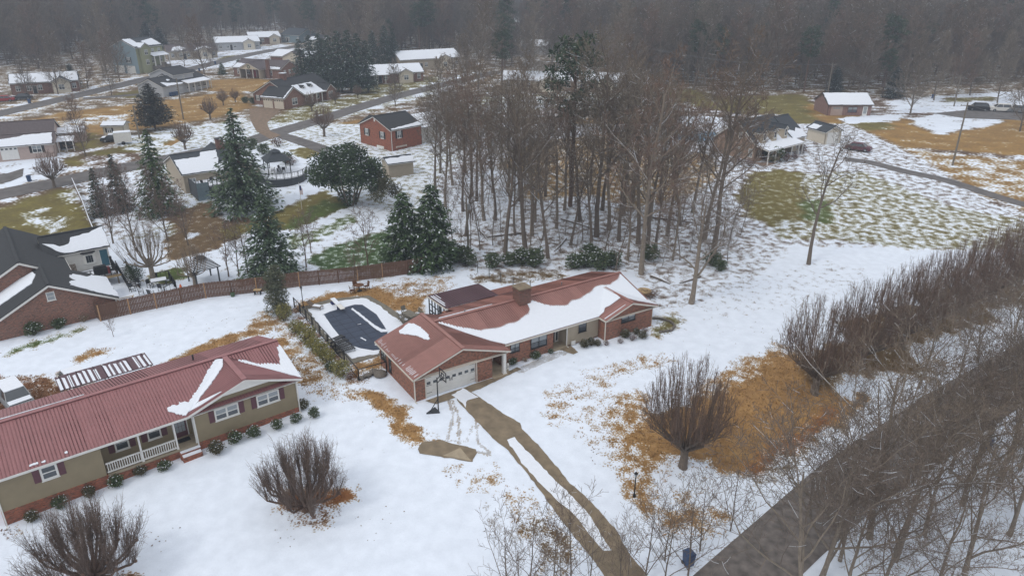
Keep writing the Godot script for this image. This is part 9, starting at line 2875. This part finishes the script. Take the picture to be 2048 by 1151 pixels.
	for q in [[Vector3(-25.39, -0, -82.55), 0.2, 1.0, "bare reddish small tree just behind the broad blue green spruce"], [Vector3(-26.07, 0.01, -87.61), 1.0, 0.85, "bare small tree on the snowy bank above the fence"], [Vector3(-17.62, -0, -82.22), 2.0, 1.15, "slender pale bare tree behind the straight part of the fence"], [Vector3(-18.16, -0, -77.21), 3.0, 0.75, "small bare tree in front of the brown fence near the pool"], [Vector3(-33.97, -0, -79.65), 4.0, 1.0, "brown leaved small tree behind the fence by the pavilion"], [Vector3(-32.78, -0, -79.65), 5.0, 1.0, "cluster of thin upright stems behind the fence by the pavilion"], [Vector3(-32.01, -0, -80.76), 0.6, 1.0, "thin bare tree between the stems and the broad spruce"], [Vector3(-39.79, -0, -64.01), 1.6, 0.32, "tiny bare sapling alone in the snowy side yard"]]:
		plant("small_bare_tree", sm, M.bark_warm, q[0], q[1], q[2], q[3], "tree")
	# yard trees farther off
	for q in [[Vector3(-118.43, 3.84, -223.98), 0.75, "dark bare tree before the blue end wall of the green house"], [Vector3(-98.38, 4.15, -238.32), 1.0, "large bare tree on the verge of the upper street"], [Vector3(-112.39, 4.56, -256.74), 0.62, "bare tree before the cream house on the upper street"], [Vector3(-109.52, 5, -275.04), 0.6, "bare tree beside the grey house on the upper street"], [Vector3(-127.93, 3.33, -194.45), 0.6, "bare tree at the corner of the grey brick house"], [Vector3(-123.67, 3.43, -200.81), 0.75, "reddish bare tree beside the grey brick house"], [Vector3(-120.97, 3.6, -211), 0.7, "pale bare tree between the grey brick house and the green house"], [Vector3(-108.28, 3.4, -199.19), 0.5, "small dark bare tree beside the grey drive of the white house"], [Vector3(-78.71, 2.48, -131.49), 0.55, "pale trunked bare tree before the porch of the tan house"], [Vector3(-29.1, 3.19, -182.63), 0.6, "bare tree by the street above the orange brick house"], [Vector3(-13.4, 2.68, -135.53), 0.8, "bare tree on the snow behind the white wing"], [Vector3(-10.53, 2.84, -139.22), 0.75, "bare tree past the white wing, nearer the wood"], [Vector3(93.18, 3.08, -170.63), 0.95, "broad bare tree with a low fork past the board shed"], [Vector3(109.92, 3.29, -191.38), 0.8, "bare tree among those behind the far blue bin"], [Vector3(119.13, 3.38, -197.59), 0.85, "bare tree left of the far pole by the cars"], [Vector3(123.82, 3.4, -199.19), 0.8, "bare tree behind the black sport utility car"], [Vector3(124.15, 3.24, -187.66), 0.8, "bare tree behind the white sport utility car"], [Vector3(106.94, 3, -152.11), 0.75, "bare tree at the near end of the far parking area"]]:
		plant("yard_tree", far_woods[int(q[1] * 100) % 6], M.bark, q[0], q[1] * 9.0, q[1], q[2], "tree")
	for q in [[Vector3(101.1, 3.35, -195.22), 1.0, "round dark evergreen behind the pinkish board shed"], [Vector3(88.4, 3.45, -202.45), 0.9, "dark cedar beside the pole behind the board shed"], [Vector3(-127.09, 3.66, -214.58), 0.8, "dark green conifer behind the grey brick house"], [Vector3(-137.69, 5.28, -286.65), 1.5, "tall dark evergreen behind the green house"], [Vector3(-131.62, 5.21, -283.66), 1.3, "second tall dark evergreen behind the green house"]]:
		plant("dark_evergreen", conifer_cache(), M.bark, q[0], q[1] * 5.0, q[1], q[2], "tree")

var cached_conifer := []
func conifer_cache() -> Array:
	if cached_conifer.is_empty():
		cached_conifer = conifer_meshes(830, 8.0, 2.8, 0.2, Color(0.016, 0.026, 0.022), Color(0.045, 0.06, 0.045), 0.06, 0.9, 0.05, 0.6)
	return cached_conifer

func _ready() -> void:
	R.seed = 20260
	# camera
	var cam := Camera3D.new()
	cam.name = "camera"
	cam.fov = 43.57
	cam.position = Vector3(0, 33, 0)
	cam.rotation_degrees = Vector3(-23.42, 0, 0)
	cam.far = 6000.0
	add_child(cam)
	cam.current = true
	# overcast sky and a weak, wide sun behind the cloud
	var env := Environment.new()
	var sky := Sky.new()
	var sm := ProceduralSkyMaterial.new()
	sm.sky_top_color = Color(0.97, 0.98, 1.0)
	sm.sky_horizon_color = Color(0.80, 0.815, 0.83)
	sm.ground_horizon_color = Color(0.80, 0.82, 0.84)
	sm.ground_bottom_color = Color(0.6, 0.61, 0.63)
	sm.sky_curve = 0.35
	sm.energy_multiplier = 1.0
	sky.sky_material = sm
	env.background_mode = Environment.BG_SKY
	env.sky = sky
	env.tonemap_mode = Environment.TONE_MAPPER_LINEAR
	env.tonemap_exposure = 1.1
	env.sdfgi_enabled = true
	env.ssao_enabled = true
	env.ssil_enabled = true
	env.fog_enabled = true
	env.fog_density = 0.0008
	env.fog_light_color = Color(0.80, 0.85, 0.92)
	var we := WorldEnvironment.new()
	we.name = "world"
	we.environment = env
	add_child(we)
	var sun := DirectionalLight3D.new()
	sun.name = "sun"
	sun.light_energy = 0.3
	sun.light_angular_distance = 14.0
	sun.light_color = Color(1.0, 0.98, 0.95)
	sun.shadow_enabled = true
	sun.rotation_degrees = Vector3(-50, -50, 0)
	add_child(sun)
	make_materials()
	build_ground()
	build_paving()
	build_main_house()
	build_left_house()
	make_tree_kinds()
	build_woods()
	build_pears()
	build_evergreens()
	build_shrubs()
	build_far_woods()
	build_brick_left()
	build_far_houses()
	build_fences()
	build_pool()
	build_props()
	noise_a = FastNoiseLite.new()
	noise_a.seed = 9
	noise_a.frequency = 0.02
	build_ground_cover()
